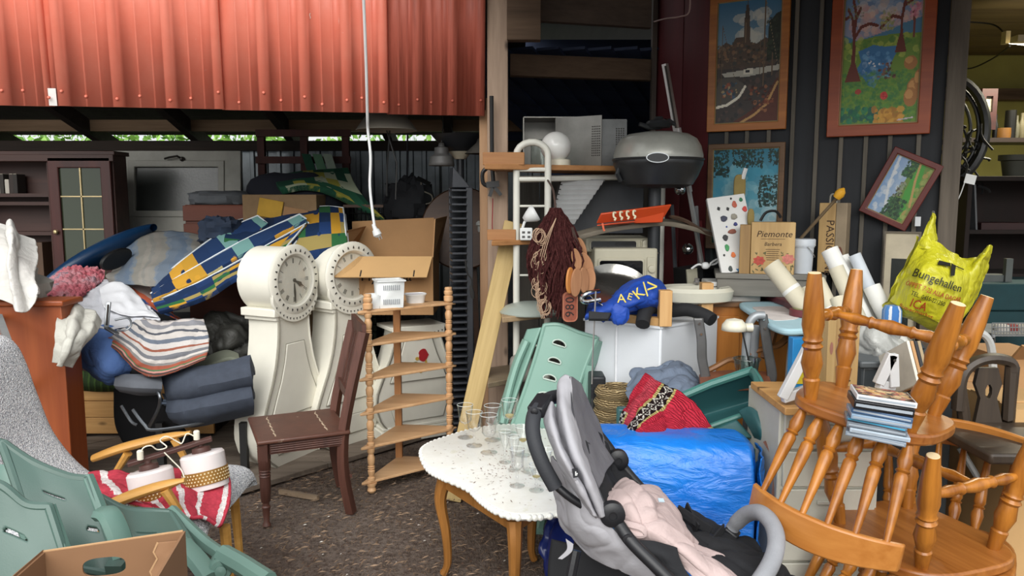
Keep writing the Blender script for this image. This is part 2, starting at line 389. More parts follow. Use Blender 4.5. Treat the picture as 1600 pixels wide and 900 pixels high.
for (a, b), ribs, m, off in sheets:
    xa, xb = fpx(a), fpx(b); rb = [fpx(q) for q in ribs]; cre = []
    st = sorted([xa]+rb+[xb])
    for u, v_ in zip(st, st[1:]):
        if v_-u > .17: cre += [u+(v_-u)*.4, u+(v_-u)*.68]
    pr = profile((xa, xb), rb, cre); mb = MB(); n = len(pr); H = 1.15; z0 = rng.uniform(-.006, .006)
    for zz in (z0, H):
        for x, y in pr: mb.v.append(V((x, y+off, zz)))
    for i in range(n-1): mb.f.append((i, i+1, n+i+1, n+i))
    sh = mb.build('metal_sheet', m, fas, ang=25, solid=.002)
    for x in rb+[cre[i] for i in range(0, len(cre), 2)]:
        up = .035 if x in rb else .005; mb = MB(); mb.lathe([(.009, 0), (.009, .003), (.005, .008), (0, .009)], 8, T(x, up+off, .05+rng.uniform(-.01, .05)) @ ROT(-90)); mb.build('screw', m, sh)
mb = MB(); x = fpx(84); mb.box((x, .012+.006, .05), (.05, .004, .09)); mb.build('white_tag', mat('white paint', '#d9d7d2', .6), fas)
M_scr = mat('bare scratch', '#d9bdb2', .6)
for px, y0, y1 in ((567, .62, 1.1), (588, .78, 1.12), (535, .3, .62), (537, .12, .22), (470, .2, .24), (490, .5, .53)):
    x = fpx(px); mb = MB(); mb.tube([(x+.004*math.sin(9*t), .0135 if px > 470 else .012, y0+(y1-y0)*t) for t in (0, .3, .6, 1)], .0025, 4); mb.build('scratch', M_scr, fas)
# timber batten behind the fascia bottom, and its end trim
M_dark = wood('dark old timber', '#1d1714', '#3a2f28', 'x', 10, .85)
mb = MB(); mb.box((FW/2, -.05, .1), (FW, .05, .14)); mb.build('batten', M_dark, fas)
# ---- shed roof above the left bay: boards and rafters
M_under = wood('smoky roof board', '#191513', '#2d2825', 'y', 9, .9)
roof = thing('roof', 'dark boarded underside of the shed roof with rafters', 'roof', T(0, 0, 0)); del roof['category']; struct(roof)
ra, rb_ = V((0, 3.75, 3.35)), V((0, 7.6, 2.20))
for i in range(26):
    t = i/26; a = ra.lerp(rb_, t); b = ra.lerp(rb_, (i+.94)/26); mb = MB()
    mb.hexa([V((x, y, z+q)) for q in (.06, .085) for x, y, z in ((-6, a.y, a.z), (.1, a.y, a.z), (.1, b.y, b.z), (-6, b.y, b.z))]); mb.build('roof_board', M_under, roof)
for px in (-40, 125, 285, 440, 600, 700):
    x = P(px, 200, 6.9).x; mb = MB(); mb.bar((x, 3.9, 3.2), (x, 7.5, 2.14), .07, .13); mb.build('rafter', M_dark, roof)
mb = MB(); mb.bar((-6, 7.05, 2.30), (.2, 7.05, 2.30), .1, .1); mb.build('purlin', wood('tan beam', '#6b543d', '#8d735a', 'x', 10, .8), roof)
# rear sheet roof of the middle bay and right room
mb = MB(); mb.hexa([V(p) for p in ((.1, 3.75, 3.4), (6, 3.75, 3.4), (6, 9, 3.1), (.1, 9, 3.1), (.1, 3.75, 3.5), (6, 3.75, 3.5), (6, 9, 3.2), (.1, 9, 3.2))]); struct(mb.build('roof_right', M_under, None))
mb = MB(); mb.hexa([V(p) for p in ((-.25, 2.6, 2.68), (6, 2.6, 2.68), (6, 4.6, 3.15), (-.25, 4.6, 3.15), (-.25, 2.6, 2.76), (6, 2.6, 2.76), (6, 4.6, 3.25), (-.25, 4.6, 3.25))]); struct(mb.build('roof_eave', M_under, None), 'dark boarded eave over the doorway')
# ---- back wall: boards on the left, ribbed sheet on the right, open slit above
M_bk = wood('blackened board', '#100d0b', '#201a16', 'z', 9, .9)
bw = thing('wall_back', 'dark board and ribbed sheet back wall with open slit above', 'wall', T(0, 7.2, 0)); del bw['category']; struct(bw)
x = -5.6
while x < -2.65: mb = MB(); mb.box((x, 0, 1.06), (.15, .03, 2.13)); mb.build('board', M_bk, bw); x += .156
mb = MB(); mb.bar((-5.7, -.04, 2.13), (.3, -.04, 2.13), .06, .09); mb.build('top_rail', M_dark, bw)
M_corr = mat('dull zinc sheet', '#7d8387', .38, .6, var=.3, vs=5)
for i in range(3):
    xa = -2.62+i*.98; mb = MB(); pr = []
    for q in range(8): u = xa+q*.122; pr += [(u, 0), (u+.07, 0), (u+.08, .02), (u+.112, .02)]
    pr.append((xa+.99, .0))
    for z in (0, 2.12):
        for u, y in pr: mb.v.append(V((u, -y, z)))
    n = len(pr); mb.f += [(j, j+1, n+j+1, n+j) for j in range(n-1)]; mb.build('metal_sheet', M_corr, bw, ang=20)
mb = MB(); mb.bar((-2.7, -.05, 1.25), (.3, -.05, 1.25), .05, .09); mb.build('rail', M_dark, bw)
# ---- left wall
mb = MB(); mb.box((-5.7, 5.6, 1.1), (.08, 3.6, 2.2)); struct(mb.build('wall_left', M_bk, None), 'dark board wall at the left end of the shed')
# ---- greenery seen through the slit
s = NT('leaf'); cc = s.ramp(s.noise(s.co(), 5), [(.3, '#4f8a2c'), (.7, '#a6d266')]); M_leaf = s.fin(cc, .6, Transmission_Weight=0)
for i, (xa, xb, lab) in enumerate(((-6.2, -4.4, 'bright green shrub seen through slit above the glazed cabinet'), (-4.25, -2.5, 'bright green shrub seen through slit above the old white door'), (-2.3, .2, 'bright green shrub seen through slit above the striped cushions'))):
    t_ = thing('shrub', lab, 'shrub', T((xa+xb)/2, 9.6, 0), 'greenery behind the shed'); mb = MB()
    for _ in range(2600):
        p = V((rng.uniform(xa, xb), 9.6+rng.uniform(-.6, .6), rng.uniform(.6, 2.75))); q = Euler(rng.uniform(0, 6, 3)).to_matrix(); r_ = rng.uniform(.03, .075)
        mb.add([p+q @ V(e)*r_ for e in ((-1, 0, 0), (0, .55, 0), (1, 0, 0), (0, -.55, 0))], [(0, 1, 2, 3)])
    o = mb.build('foliage', M_leaf, t_, w=True); o['kind'] = 'stuff'
    mb = MB(); mb.tube([((xa+xb)/2, 9.6, 0), ((xa+xb)/2+.1, 9.6, 1), ((xa+xb)/2-.1, 9.7, 2.3)], [.05, .04, .015]); mb.build('stem', mat('grey bark', '#5b524b', .9), t_, w=True)
# ---- post between the bays
M_post = wood('weathered post', '#8a7463', '#b59d88', 'z', 11, .8, knots=True)
post = thing('pillar', 'rough timber double post between the two shed bays', 'post', T(*P(778, 300, 4.62).to_2d().to_3d())); del post['category']; struct(post)
a, b = P(762, 180, 4.62).x, P(794, 180, 4.62).x; cx = P(778, 180, 4.62).x
mb = MB(); mb.box((0, 0, 1.6), (b-a, .1, 3.2)); mb.build('post', M_post, post, bevel=.006)
mb = MB(); mb.box((-.085, .05, 1.12), (.05, .07, 2.24)); mb.build('side_board', wood('tan side board', '#8b6a4e', '#ad8a69', 'z', 11, .8), post, bevel=.004)
# ---- middle bay: header planks, dark tilted boards, beam, back
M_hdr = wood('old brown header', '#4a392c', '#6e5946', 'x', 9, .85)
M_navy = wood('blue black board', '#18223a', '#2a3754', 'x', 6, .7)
hd = thing('wall_middle', 'brown header planks and dark boards above the middle bay', 'wall', T(0, 0, 0)); del hd['category']; struct(hd)
def slab(pa, pb, top, bot, t, m, parent, name='plank'):
    mb = MB(); a0, b0 = V(pa), V(pb); mb.hexa([V((a0.x, a0.y, bot)), V((b0.x, b0.y, bot)), V((b0.x, b0.y+t, bot)), V((a0.x, a0.y+t, bot)), V((a0.x, a0.y, top)), V((b0.x, b0.y, top)), V((b0.x, b0.y+t, top)), V((a0.x, a0.y+t, top))]); return mb.build(name, m, parent, bevel=.004)
q = P(845, 62, 4.55); slab(P(792, 30, 4.55), q, 3.3, q.z, .08, M_hdr, hd)
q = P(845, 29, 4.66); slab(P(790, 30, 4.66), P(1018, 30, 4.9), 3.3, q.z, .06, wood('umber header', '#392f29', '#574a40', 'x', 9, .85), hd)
q, r_ = P(797, 118, 4.95), P(1018, 128, 5.15); slab(q, r_, q.z+.135, q.z, .07, M_hdr, hd, 'beam')
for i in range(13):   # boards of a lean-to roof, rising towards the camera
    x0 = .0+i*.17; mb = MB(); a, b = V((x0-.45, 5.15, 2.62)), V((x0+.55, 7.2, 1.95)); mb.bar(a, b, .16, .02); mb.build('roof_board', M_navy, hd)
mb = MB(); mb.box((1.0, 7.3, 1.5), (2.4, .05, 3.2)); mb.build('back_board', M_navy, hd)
for i in range(9):
    mb = MB(); mb.box((.12+i*.18, 5.9, .9), (.172, .025, 1.8)); mb.build('board', wood('grey shed board', '#4d4a45', '#6f6a63', 'z', 10, .9), hd)
# ---- red boards and black batten wall with the pictures
RA, RB = P(1020, 300, 5.15), P(1104, 300, 4.74)
wr = thing('wall_right', 'black board and batten wall with dark red boards at its left', 'wall', T(0, 0, 0)); del wr['category']; struct(wr)
M_dred = wood('dark red paint', '#4a1418', '#5c1b20', 'z', 7, .65, bump=.08)
slab(RA, P(1062, 300, 4.95), 3.3, 0, .04, M_dred, wr, 'red_board'); slab(P(1063, 300, 4.945), RB, 3.3, 0, .04, M_dred, wr, 'red_board')
mb = MB(); mb.box((RA.x-.012, RA.y, 1.65), (.03, .06, 3.3)); mb.build('corner_trim', wood('grey trim', '#3f3733', '#5c524b', 'z', 9, .85), wr)
WA, WB = P(1104, 300, 4.74), P(1468, 300, 4.12); WA.z = WB.z = 0
wx = (WB-WA).normalized(); wn = V((wx.y, -wx.x, 0)); WL = (WB-WA).length
if wn.y > 0: wn = -wn
def WP(px, py, off=0): return PL(px, py, WA+wn*off, wn)
def WMat(px, py, off=0, rz=0): return axes(WP(px, py, off), wx, Zu) @ ROT(0, 0, rz)
M_blk = wood('black stained board', '#16181c', '#24272c', 'z', 7, .72, bump=.25); M_bat = wood('worn batten', '#4a463f', '#6d675d', 'z', 10, .85)
us = [0]+[(WP(px, 150)-WA).dot(wx) for px in (1138, 1170, 1204, 1241, 1279, 1318, 1357, 1395, 1440)]+[WL]
for i, (u0, u1) in enumerate(zip(us, us[1:])):
    mb = MB(); mb.box(((u0+u1)/2, 0, 1.65), (u1-u0-.004, .03, 3.3), axes(WA-wn*(.015+.004*(i % 2)), wx, -wn)); mb.build('board', M_blk, wr)
for u0 in us[1:-1]:
    mb = MB(); mb.box((u0, 0, 1.65), (.022, .016, 3.3), axes(WA+wn*.008, wx, -wn)); mb.build('batten', M_bat, wr, bevel=.002)
mb = MB(); mb.box((WL+.045, 0, 1.65), (.09, .11, 3.3), axes(WA-wn*.02, wx, -wn)); mb.build('door_post', wood('grey door post', '#4d463e', '#70675c', 'z', 10, .85), wr, bevel=.006)
# ---- lit room beyond the doorway
M_grn = mat('yellow green plaster', '#a69f58', .9, var=.15, vs=2.5)
mb = MB(); mb.box((5.0, 7.4, 1.6), (5.0, .1, 3.3)); struct(mb.build('wall_room_back', M_grn, None), 'yellow green plaster wall inside the lit room')
mb = MB(); mb.box((6.6, 5.6, 1.6), (.1, 3.6, 3.3)); struct(mb.build('wall_room_right', M_grn, None))
mb = MB(); mb.box((2.32, 6.0, 1.6), (.08, 2.8, 3.3)); struct(mb.build('wall_room_left', M_grn, None))
cl = thing('ceiling', 'brownish board ceiling of the lit room', 'ceiling', T(0, 0, 0)); del cl['category']; struct(cl)
for i in range(7):
    mb = MB(); mb.box((4.4, 4.4+i*.43, 2.96), (4.4, .42, .03)); mb.build('ceiling_board', wood('brown ceiling board', '#5b4c33', '#7a6a48', 'x', 6, .8), cl)
mb = MB(); mb.box((4.4, 7.25, 2.6), (4.4, .12, .1)); mb.build('ceiling_beam', M_hdr, cl)
# ================================================================ LEFT BAY: furniture at the back
M_maho = wood('dark red cabinet wood', '#321410', '#4f211b', 'z', 7, .45); M_maho2 = wood('cabinet shelf wood', '#2f1d19', '#4a2f28', 'x', 7, .55)
M_brass = mat('brass strip', '#c8b488', .35, .8); M_reflglass = NT('reflection tinted glass'); M_reflglass = M_reflglass.fin('#39402f', .06, spec=.8)  # pane colour holds the grey-green reflection of trees, painted in
Y = 5.6; a = P(-60, 236, Y); b = P(176, 236, Y); Hc = a.z; Wc = b.x-a.x
cab = thing('glazed_cabinet', 'dark red cabinet with open shelf and brass barred glass door', 'cabinet', T(a.x, Y, 0))
def cx_(px): return P(px, 300, Y).x-a.x
def cz_(py): return P(100, py, Y).z
mb = MB()
for x0 in (.015, cx_(78), Wc-.015): mb.box((x0, .09, Hc/2), (.03, .18, Hc))
mb.box((Wc/2, .18, Hc/2), (Wc, .02, Hc)); mb.box((Wc/2, .09, Hc-.015), (Wc+.04, .22, .03)); mb.box((Wc/2, -.01, Hc-.05), (Wc+.03, .04, .05)); mb.box((Wc/2, .09, .05), (Wc, .18, .1)); mb.build('body', M_maho2, cab, bevel=.004)
for py in (305, 318, 365):
    mb = MB(); mb.box((cx_(78)/2, .09, cz_(py)), (cx_(78)-.03, .17, .025)); mb.build('shelf', M_maho2, cab)
xa, xb, zb, zt = cx_(78)+.01, Wc-.01, .5, cz_(246); fw = .075
dr = MB(); dr.ring([(xa, zb), (xb, zb), (xb, zt), (xa, zt)], [(xa+fw, zb+fw), (xb-fw, zb+fw), (xb-fw, zt-fw), (xa+fw, zt-fw)], .03, MX(((1, 0, 0, 0), (0, 0, 1, -.03), (0, 1, 0, 0), (0, 0, 0, 1)))); dr = dr.build('door', M_maho, cab, bevel=.006)
mb = MB(); mb.box(((xa+xb)/2, -.008, (zb+zt)/2), (xb-xa-2*fw, .006, zt-zb-2*fw)); mb.build('pane', M_reflglass, dr)
xm = (xa+xb)/2; mb = MB(); mb.box((xm, -.016, (zb+zt)/2), (.009, .008, zt-zb-2*fw)); mb.build('glazing_bar', M_brass, dr)
for py in (307, 358):
    mb = MB(); mb.box((xm, -.016, cz_(py)), (xb-xa-2*fw, .008, .009)); mb.build('glazing_bar', M_brass, dr)
mb = MB(); mb.lathe([(.012, 0), (.012, .01), (.018, .02), (.012, .03), (0, .032)], 10, T(xa+.04, -.03, cz_(362)) @ ROT(90)); mb.build('knob', M_brass, dr)
bk = [('#9a948a', 6), ('#2c2722', 12), ('#b5afa4', 20), ('#2e2420', 27), ('#25201c', 33)]; words_ = ('pale grey', 'brown', 'cream', 'dark brown', 'black'); base = None
for (col, px), wd in zip(bk, words_):
    p = P(px, 303, Y+.1); hb = .14-.02*(px % 3); t_ = thing('book', wd+' upright book on the shelf of the dark red cabinet', 'book', T(p.x, Y+.03, cz_(305)+.0125), 'books in the dark red cabinet')
    mb = MB(); mb.box((0, .06, hb/2), (.03, .1, hb)); mb.build('cover', mat('book '+wd, col, .7), t_, bevel=.002); mb = MB(); mb.box((0, .058, hb+.0005), (.022, .094, .003)); mb.build('pages', mat('page', '#c9c1ae', .9), t_)
p = P(66, 365, Y); mb = MB(); mb.box((0, 0, .19), (.06, .12, .38), T(p.x-.05, Y+.08, .95)); tag(mb.build('folder', wood('brown folder', '#3b2b20', '#5b4330', 'z'), None), 'brown box file standing low inside the dark cabinet', 'folder')
# ---- old white door leaning at the back
tl, tr, bl = P(180, 237, 6.2), P(379, 237, 6.2), P(206, 372, 6.13)
dxx = (tr-tl); wd = dxx.length; up = (tl-bl); up = up-dxx*(up.dot(dxx)/dxx.length_squared); bot = tl-up.normalized()*(tl.z/up.normalized().z); Ld = (tl-bot).length
M = axes(bot, dxx, up); door = thing('old_door', 'old cream white panel door leaning beside dark glazed cabinet', 'door', M); M_odw = mat('aged white paint', '#93928a', .6, var=.2, vs=5)
def zl(py): return Ld-(py-237)/(372-237)*(tl-bl).length
mb = MB(); w1 = .16; o_ = [(0, 0), (wd, 0), (wd, Ld), (0, Ld)]
mb.ring(o_, [(w1*.8, zl(338)), (wd-w1*.8, zl(338)), (wd-w1*.8, zl(252)), (w1*.8, zl(252))], .045); mb.build('door_frame', M_odw, door, bevel=.004)
mb = MB(); mb.box((wd/2, (zl(338)+zl(252))/2, .02), (wd-w1*1.6, zl(252)-zl(338), .012)); mb.build('pane', mat('frosted pane', '#3a3d3b', .25, var=.1), door)
iw = (wd-w1*1.6); hh = zl(252)-zl(338); mb = MB(); q = rect(iw, hh); q2 = rect(iw-.1, hh-.1); mb.ring(q, q2, .055, T(wd/2, (zl(338)+zl(252))/2, 0)); mb.build('moulding', M_odw, door, bevel=.006)
mb = MB(); mb.box((wd/2, zl(420), .047), (wd-.3, .42, .012)); mb.build('panel', mat('door panel grey', '#77736a', .6), door, bevel=.01)
mb = MB(); mb.tube([(wd*.55, zl(250), .06), (wd*.52, zl(246), .08), (wd*.46, zl(248), .08), (wd*.42, zl(250), .075)], .008); mb.lathe([(.02, 0), (.02, .006), (.008, .012), (.008, .03)], 10, T(wd*.55, zl(250), .05)); mb.build('handle', mat('dark iron', '#2b2724', .5, .7), door)
# ---- blue kayak hull lying behind the bedding
def kay(u, v):
    a_ = 2*PI*u; t = v; w_ = math.sin(PI*(.04+.92*t))**.6; p = P(60, 455, 5.0).lerp(P(240, 356, 5.5), t); return p+V((0, (.2*w_)*math.cos(a_), .1*w_*math.sin(a_)*(1 if math.sin(a_) > 0 else .8)))
kk = thing('kayak', 'blue plastic kayak lying behind the bedding pile', 'kayak', T(*P(150, 460, 5.2).to_2d().to_3d())); mb = MB(); mb.grid(kay, 24, 20, None, True); mb.build('hull', mat('blue plastic', '#0d3052', .35, var=.1), kk, w=True)
cp = P(181, 400, 5.0); mb = MB(); q = axes(cp+V((0, 0, -.02)), (P(215, 385, 5.15)-cp), V((0, -.45, 1))); mb.tube([q @ V((.11*math.cos(a_), .05*math.sin(a_), 0)) for a_ in np.linspace(0, 2*PI, 24, endpoint=False)], .014, closed=True); mb.build('cockpit_rim', mat('black plastic', '#0e0f11', .45), kk, w=True)
mb = MB(); mb.prism([(.105*math.cos(a_), .046*math.sin(a_)) for a_ in np.linspace(0, 2*PI, 24, endpoint=False)], .012, q); mb.build('cockpit', mat('black plastic', '#0e0f11', .45), kk, w=True)
# ---- boxes, bags and cushions in the dark behind
def cushion(name, label, cat, rows, m, th=.07, piping=None, group=None, amp=.006, parent=None):
    rows = [[V(p) for p in r] for r in rows]; t_ = thing(name, label, cat, T(*rows[0][0]), group) if piping else None
    mb = MB(); mb.net(rows, 26, 12, amp, 7, len(D.objects) % 50)
    o = mb.build('cover' if piping else name, m, t_, w=bool(piping), solid=th, bevel=th*.3)
    if not piping: tag(o, label, cat, group); return o
    edge = [crom(rows[0], i/14) for i in range(15)]+[crom([r[-1] for r in rows], i/8) for i in range(1, 9)]
    n = (rows[0][1]-rows[0][0]).cross(rows[-1][0]-rows[0][0]).normalized()
    for sgn in (.48, -.48):
        mb = MB(); mb.tube([p+n*sgn*th for p in edge], .006, 6); mb.build('piping', piping, t_, w=True)
    return t_
M_pip = mat('white piping', '#c9d0d4', .6)
M_pat = checks('lounger print', ['#13294c', '#1a3562', '#b08428', '#275a34', '#122847', '#182f57', '#8f7f4a', '#13294c'], 9, 5)
M_pat2 = checks('lounger edge print', ['#1c345a', '#c08f30', '#1a3158', '#6a938f', '#1a3054', '#b5892e', '#b3a878', '#1b3358', '#16294a'], 10, 1)
# pale cushion and orange crate, blue bag
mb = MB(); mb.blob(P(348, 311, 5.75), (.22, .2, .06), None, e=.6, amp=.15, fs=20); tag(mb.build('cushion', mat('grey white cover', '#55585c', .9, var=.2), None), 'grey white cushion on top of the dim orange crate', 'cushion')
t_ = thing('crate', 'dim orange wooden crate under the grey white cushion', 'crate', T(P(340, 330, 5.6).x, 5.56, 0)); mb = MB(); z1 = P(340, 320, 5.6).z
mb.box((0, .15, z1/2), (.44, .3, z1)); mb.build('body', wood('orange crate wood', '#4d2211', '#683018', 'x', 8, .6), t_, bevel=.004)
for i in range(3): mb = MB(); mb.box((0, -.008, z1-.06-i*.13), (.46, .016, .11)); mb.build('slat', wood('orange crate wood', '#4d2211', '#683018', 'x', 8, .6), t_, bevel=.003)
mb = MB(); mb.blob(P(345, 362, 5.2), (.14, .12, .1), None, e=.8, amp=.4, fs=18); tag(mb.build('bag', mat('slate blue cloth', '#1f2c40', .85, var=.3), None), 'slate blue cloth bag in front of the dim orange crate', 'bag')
a, b = P(378, 304, 5.4), P(494, 304, 5.4); zt = a.z; t_ = thing('storage_box', 'tan box with patchwork lid behind the striped lounger cushions', 'box', T(a.x, 5.4, 0)); w_ = b.x-a.x
mb = MB(); mb.box((w_/2, .2, zt/2), (w_, .4, zt)); mb.build('body', mat('tan card', '#7a6245', .85), t_, bevel=.004)
pal = ['#a9842e', '#6d7a5f', '#8e6b4a', '#56695c', '#a4473a', '#8d7350']
for i in range(3):
    for j in range(2):
        if i == 2 and j: continue
        mb = MB(); mb.prism([(-.085, -.07), (.085, -.055), (.08, .07), (-.09, .06)], .012, T(.2+i*.17-j*.03, -.006, zt-.1-.15*j-.06*i) @ ROT(90, 0, 0) @ ROT(0, 0, -14)); mb.build('patch', mat('patch %d%d' % (i, j), pal[i*2+j], .9), t_, bevel=.003)
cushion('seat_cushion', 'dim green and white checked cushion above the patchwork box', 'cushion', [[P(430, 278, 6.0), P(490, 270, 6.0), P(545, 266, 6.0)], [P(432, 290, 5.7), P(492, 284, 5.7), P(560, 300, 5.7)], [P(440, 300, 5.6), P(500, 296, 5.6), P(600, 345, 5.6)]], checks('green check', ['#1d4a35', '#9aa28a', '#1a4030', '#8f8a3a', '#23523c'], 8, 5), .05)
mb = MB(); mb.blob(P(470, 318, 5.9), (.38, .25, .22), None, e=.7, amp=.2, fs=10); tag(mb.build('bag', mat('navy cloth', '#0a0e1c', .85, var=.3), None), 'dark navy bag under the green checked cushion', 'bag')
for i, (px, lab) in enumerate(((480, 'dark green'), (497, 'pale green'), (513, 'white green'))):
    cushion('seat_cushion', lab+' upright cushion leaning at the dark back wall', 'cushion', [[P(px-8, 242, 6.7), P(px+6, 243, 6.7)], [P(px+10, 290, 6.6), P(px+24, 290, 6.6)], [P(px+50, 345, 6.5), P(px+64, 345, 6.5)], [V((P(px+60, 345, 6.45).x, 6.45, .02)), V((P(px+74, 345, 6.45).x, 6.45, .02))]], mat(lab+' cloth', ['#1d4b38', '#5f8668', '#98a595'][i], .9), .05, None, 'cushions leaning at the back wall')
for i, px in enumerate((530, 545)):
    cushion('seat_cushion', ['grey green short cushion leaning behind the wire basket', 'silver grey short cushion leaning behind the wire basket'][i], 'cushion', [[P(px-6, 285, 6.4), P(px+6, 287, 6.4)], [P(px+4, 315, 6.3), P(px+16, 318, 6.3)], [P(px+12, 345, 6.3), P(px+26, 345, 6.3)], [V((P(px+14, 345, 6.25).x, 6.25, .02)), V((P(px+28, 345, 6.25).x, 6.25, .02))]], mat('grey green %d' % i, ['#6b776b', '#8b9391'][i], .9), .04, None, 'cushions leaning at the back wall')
# red brown frame against the slit
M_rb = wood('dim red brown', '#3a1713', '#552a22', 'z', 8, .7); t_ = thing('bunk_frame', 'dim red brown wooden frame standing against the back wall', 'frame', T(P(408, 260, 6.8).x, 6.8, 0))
for px in (408, 475, 540): mb = MB(); p = P(px, 210, 6.8); mb.bar((p.x, 6.8, 0), (p.x, 6.8, p.z), .06, .06); mb.build('post', M_rb, t_, w=True)
for py in (208, 250, 330): a, b = P(400, py, 6.76), P(548, py, 6.76); mb = MB(); mb.bar(a, b, .03, .06); mb.build('rail', M_rb, t_, w=True)
# ---- wire basket
def wires(t_, A, B, Cc, n1, n2, r, m, name='wire'):
    "a flat grid of wires between corner A, along to B, up to Cc"
    mb = MB()
    for i in range(n1+1): f = i/n1; mb.tube([A.lerp(B, f), A.lerp(B, f)+(Cc-A)], r, 4)
    for i in range(n2+1): f = i/n2; mb.tube([A+(Cc-A)*f, B+(Cc-A)*f], r, 4)
    return mb.build(name, m, t_, w=True)
A, B = P(538, 378, 5.6), P(600, 372, 5.6); t_ = thing('wire_basket', 'dark wire grid basket standing behind the open cardboard box', 'basket', T(A.x, A.y, 0)); M_wire = mat('black wire', '#1a1a1c', .5, .5)
Cc = V((A.x, A.y, P(538, 322, 5.6).z)); wires(t_, V((A.x, A.y, .4)), V((B.x, B.y, .4)), Cc, 9, 22, .004, M_wire, 'front_grid'); wires(t_, V((A.x, A.y, .4)), V((A.x, A.y+.35, .4)), Cc, 8, 22, .004, M_wire, 'side_grid')
mb = MB(); mb.bar(Cc, V((B.x, B.y, Cc.z)), .02, .02); mb.build('rim', mat('brown rim', '#4c382c', .7), t_, w=True)
for px in (545, 595): mb = MB(); p = P(px, 378, 5.6); mb.bar((p.x, 5.6, 0), (p.x, 5.6, .42), .02, .02); mb.build('leg', M_wire, t_, w=True)
# ---- lamps hanging from the roof
M_gsh = mat('grey lamp shade', '#4b4a49', .55); M_cord = mat('dark cord', '#141414', .6)
def pendant(label, px, py, Y, r, prof, m, top, cat='lamp', name='pendant_lamp'):
    p = P(px, py, Y); t_ = thing(name, label, cat, T(*p)); mb = MB(); mb.lathe(prof, 24, cap=False); mb.build('shade', m, t_, solid=.004)
    h = max(z for _, z in prof); mb = MB(); mb.tube([(0, 0, h-.002), (.01, .02, h+.1), (0, 0, top-p.z)], .004, 5); mb.build('cord', M_cord, t_); return t_
M_bul = mat('warm grey shade', '#6f6a60', .7, var=.08)
t_ = pendant('large warm grey dome shade hanging behind the fascia edge', 604, 204, 4.8, .18, [(.186, 0), (.182, .005), (.155, .045), (.11, .1), (.05, .125), (.016, .13)], M_bul, 3.03)
mb = MB(); mb.tube([(.0, .0, 0), (.06, 0, -.2), (.045, .02, -.42)], .005, 5); mb.tube([(.02, .0, 0), (.0, 0, -.22), (-.01, .02, -.4)], .005, 5); mb.build('loop', M_cord, t_)
pendant('grey industrial pendant lamp hanging left of the black uplighter', 690, 259, 4.85, .1, [(.08, 0), (.076, .02), (.068, .055), (.045, .07), (.042, .075), (.042, .11), (.02, .115), (.014, .14)], M_gsh, 3.01)
pendant('small dark angular lamp hanging right of the black uplighter', 752, 243, 4.8, .1, [(.10, .01), (.10, .012), (.03, .075), (.02, .1)], mat('dark shade', '#37342f', .6), 3.03)
mb = MB(); mb.blob(P(638, 318, 6.3), (.2, .16, .2), None, e=.9, amp=.5, fs=14); mb.blob(P(636, 293, 6.3), (.07, .07, .09), None, e=.9, amp=.3); mb.blob(P(640, 330, 6.3), (.13, .13, .15), None, e=.9, amp=.4)
mb.tube([P(636, 290, 6.3), P(637, 200, 6.3), V((P(637, 200, 6.3).x, 6.3, 2.6))], .008, 5); o = mb.build('cloth_bag', mat('dim grey cloth', '#35363a', .9), None); tag(o, 'dim grey stuffed cloth bag hanging before the ribbed wall', 'bag')
t_ = thing('cable', 'thin pale cable looping right of the grey cloth bag', 'cable', P(660, 315, 6.2)); mb = MB(); mb.tube(smooth([P(658, 283, 6.2), P(660, 297, 6.2), P(674, 305, 6.2), P(674, 316, 6.2), P(658, 320, 6.2)], 20), .006, 5); mb.build('wire', mat('beige cable', '#8d8778', .6), t_, w=True)
mb = MB(); mb.tube(smooth([P(652, 278, 6.2), P(664, 284, 6.2), P(672, 288, 6.2)], 8), .02, 6); mb.build('plug', M_cord, t_, w=True)
# ---- black uplighter floor lamp
Y = 4.95; p = P(719, 230, Y); x0 = p.x; M_bm = mat('black lamp metal', '#25272b', .45, .3)
t_ = thing('floor_lamp', 'black uplighter floor lamp with wide saucer shade', 'lamp', T(x0, Y, 0)); r_ = P(764, 212, Y).x-x0; zz = P(719, 240, Y).z
mb = MB(); zt = P(719, 211, Y).z; mb.lathe([(.05, zz), (.06, zz+.01), (.12, zz+.045), (r_*.98, zt-.004), (r_, zt), (r_*.96, zt), (.11, zz+.05), (0, zz+.03)], 32, cap=False); mb.build('shade', M_bm, t_)
mb = MB(); mb.lathe([(.035, zz-.035), (.06, zz-.005), (.075, zz+.012), (.05, zz+.012)], 20); mb.build('collar', mat('cream collar', '#a8a08e', .6), t_)
mb = MB(); mb.lathe([(.024, .03), (.024, zz-.03)], 14); mb.build('pole', M_bm, t_); mb = MB(); mb.lathe([(.15, 0), (.15, .02), (.1, .03), (.02, .035)], 24); mb.build('base', M_bm, t_)
# ---- tall black slotted tower
Y = 4.55; a, b = P(706, 300, Y), P(735, 300, Y); w_ = b.x-a.x; zt = P(720, 292, Y).z; M_bp = mat('black blue plastic', '#26292f', .5, var=.08)
t_ = thing('disc_tower', 'tall black tower of stacked disc slots beside open box', 'rack', T((a.x+b.x)/2, Y, 0) @ ROT(0, 0, 12)); z = zt-.02
mb = MB(); mb.box((w_*.42, .06, zt/2-.005), (w_*.34, .17, zt)); mb.box((0, .14, zt/2), (w_, .02, zt)); mb.prism([(-w_*.5, 0), (w_*.5, 0), (w_*.3, .03), (-w_*.42, .12)], .16, T(0, .15, zt-.005) @ ROT(90)); mb.build('body', M_bp, t_, bevel=.004)
i = 0
while z > .1:
    mb = MB(); mb.box((-w_*.16, .03, z), (w_*.8, .15, .012), ROT(0, 0, 0)); mb.build('slot_shelf', M_bp, t_, bevel=.002); z -= .041
mb = MB(); mb.box((-w_*.3, -.02, zt+.03), (.045, .003, .05), ROT(0, 25, 0)); mb.build('label_tag', mat('white tag', '#cfd3d6', .6), t_)
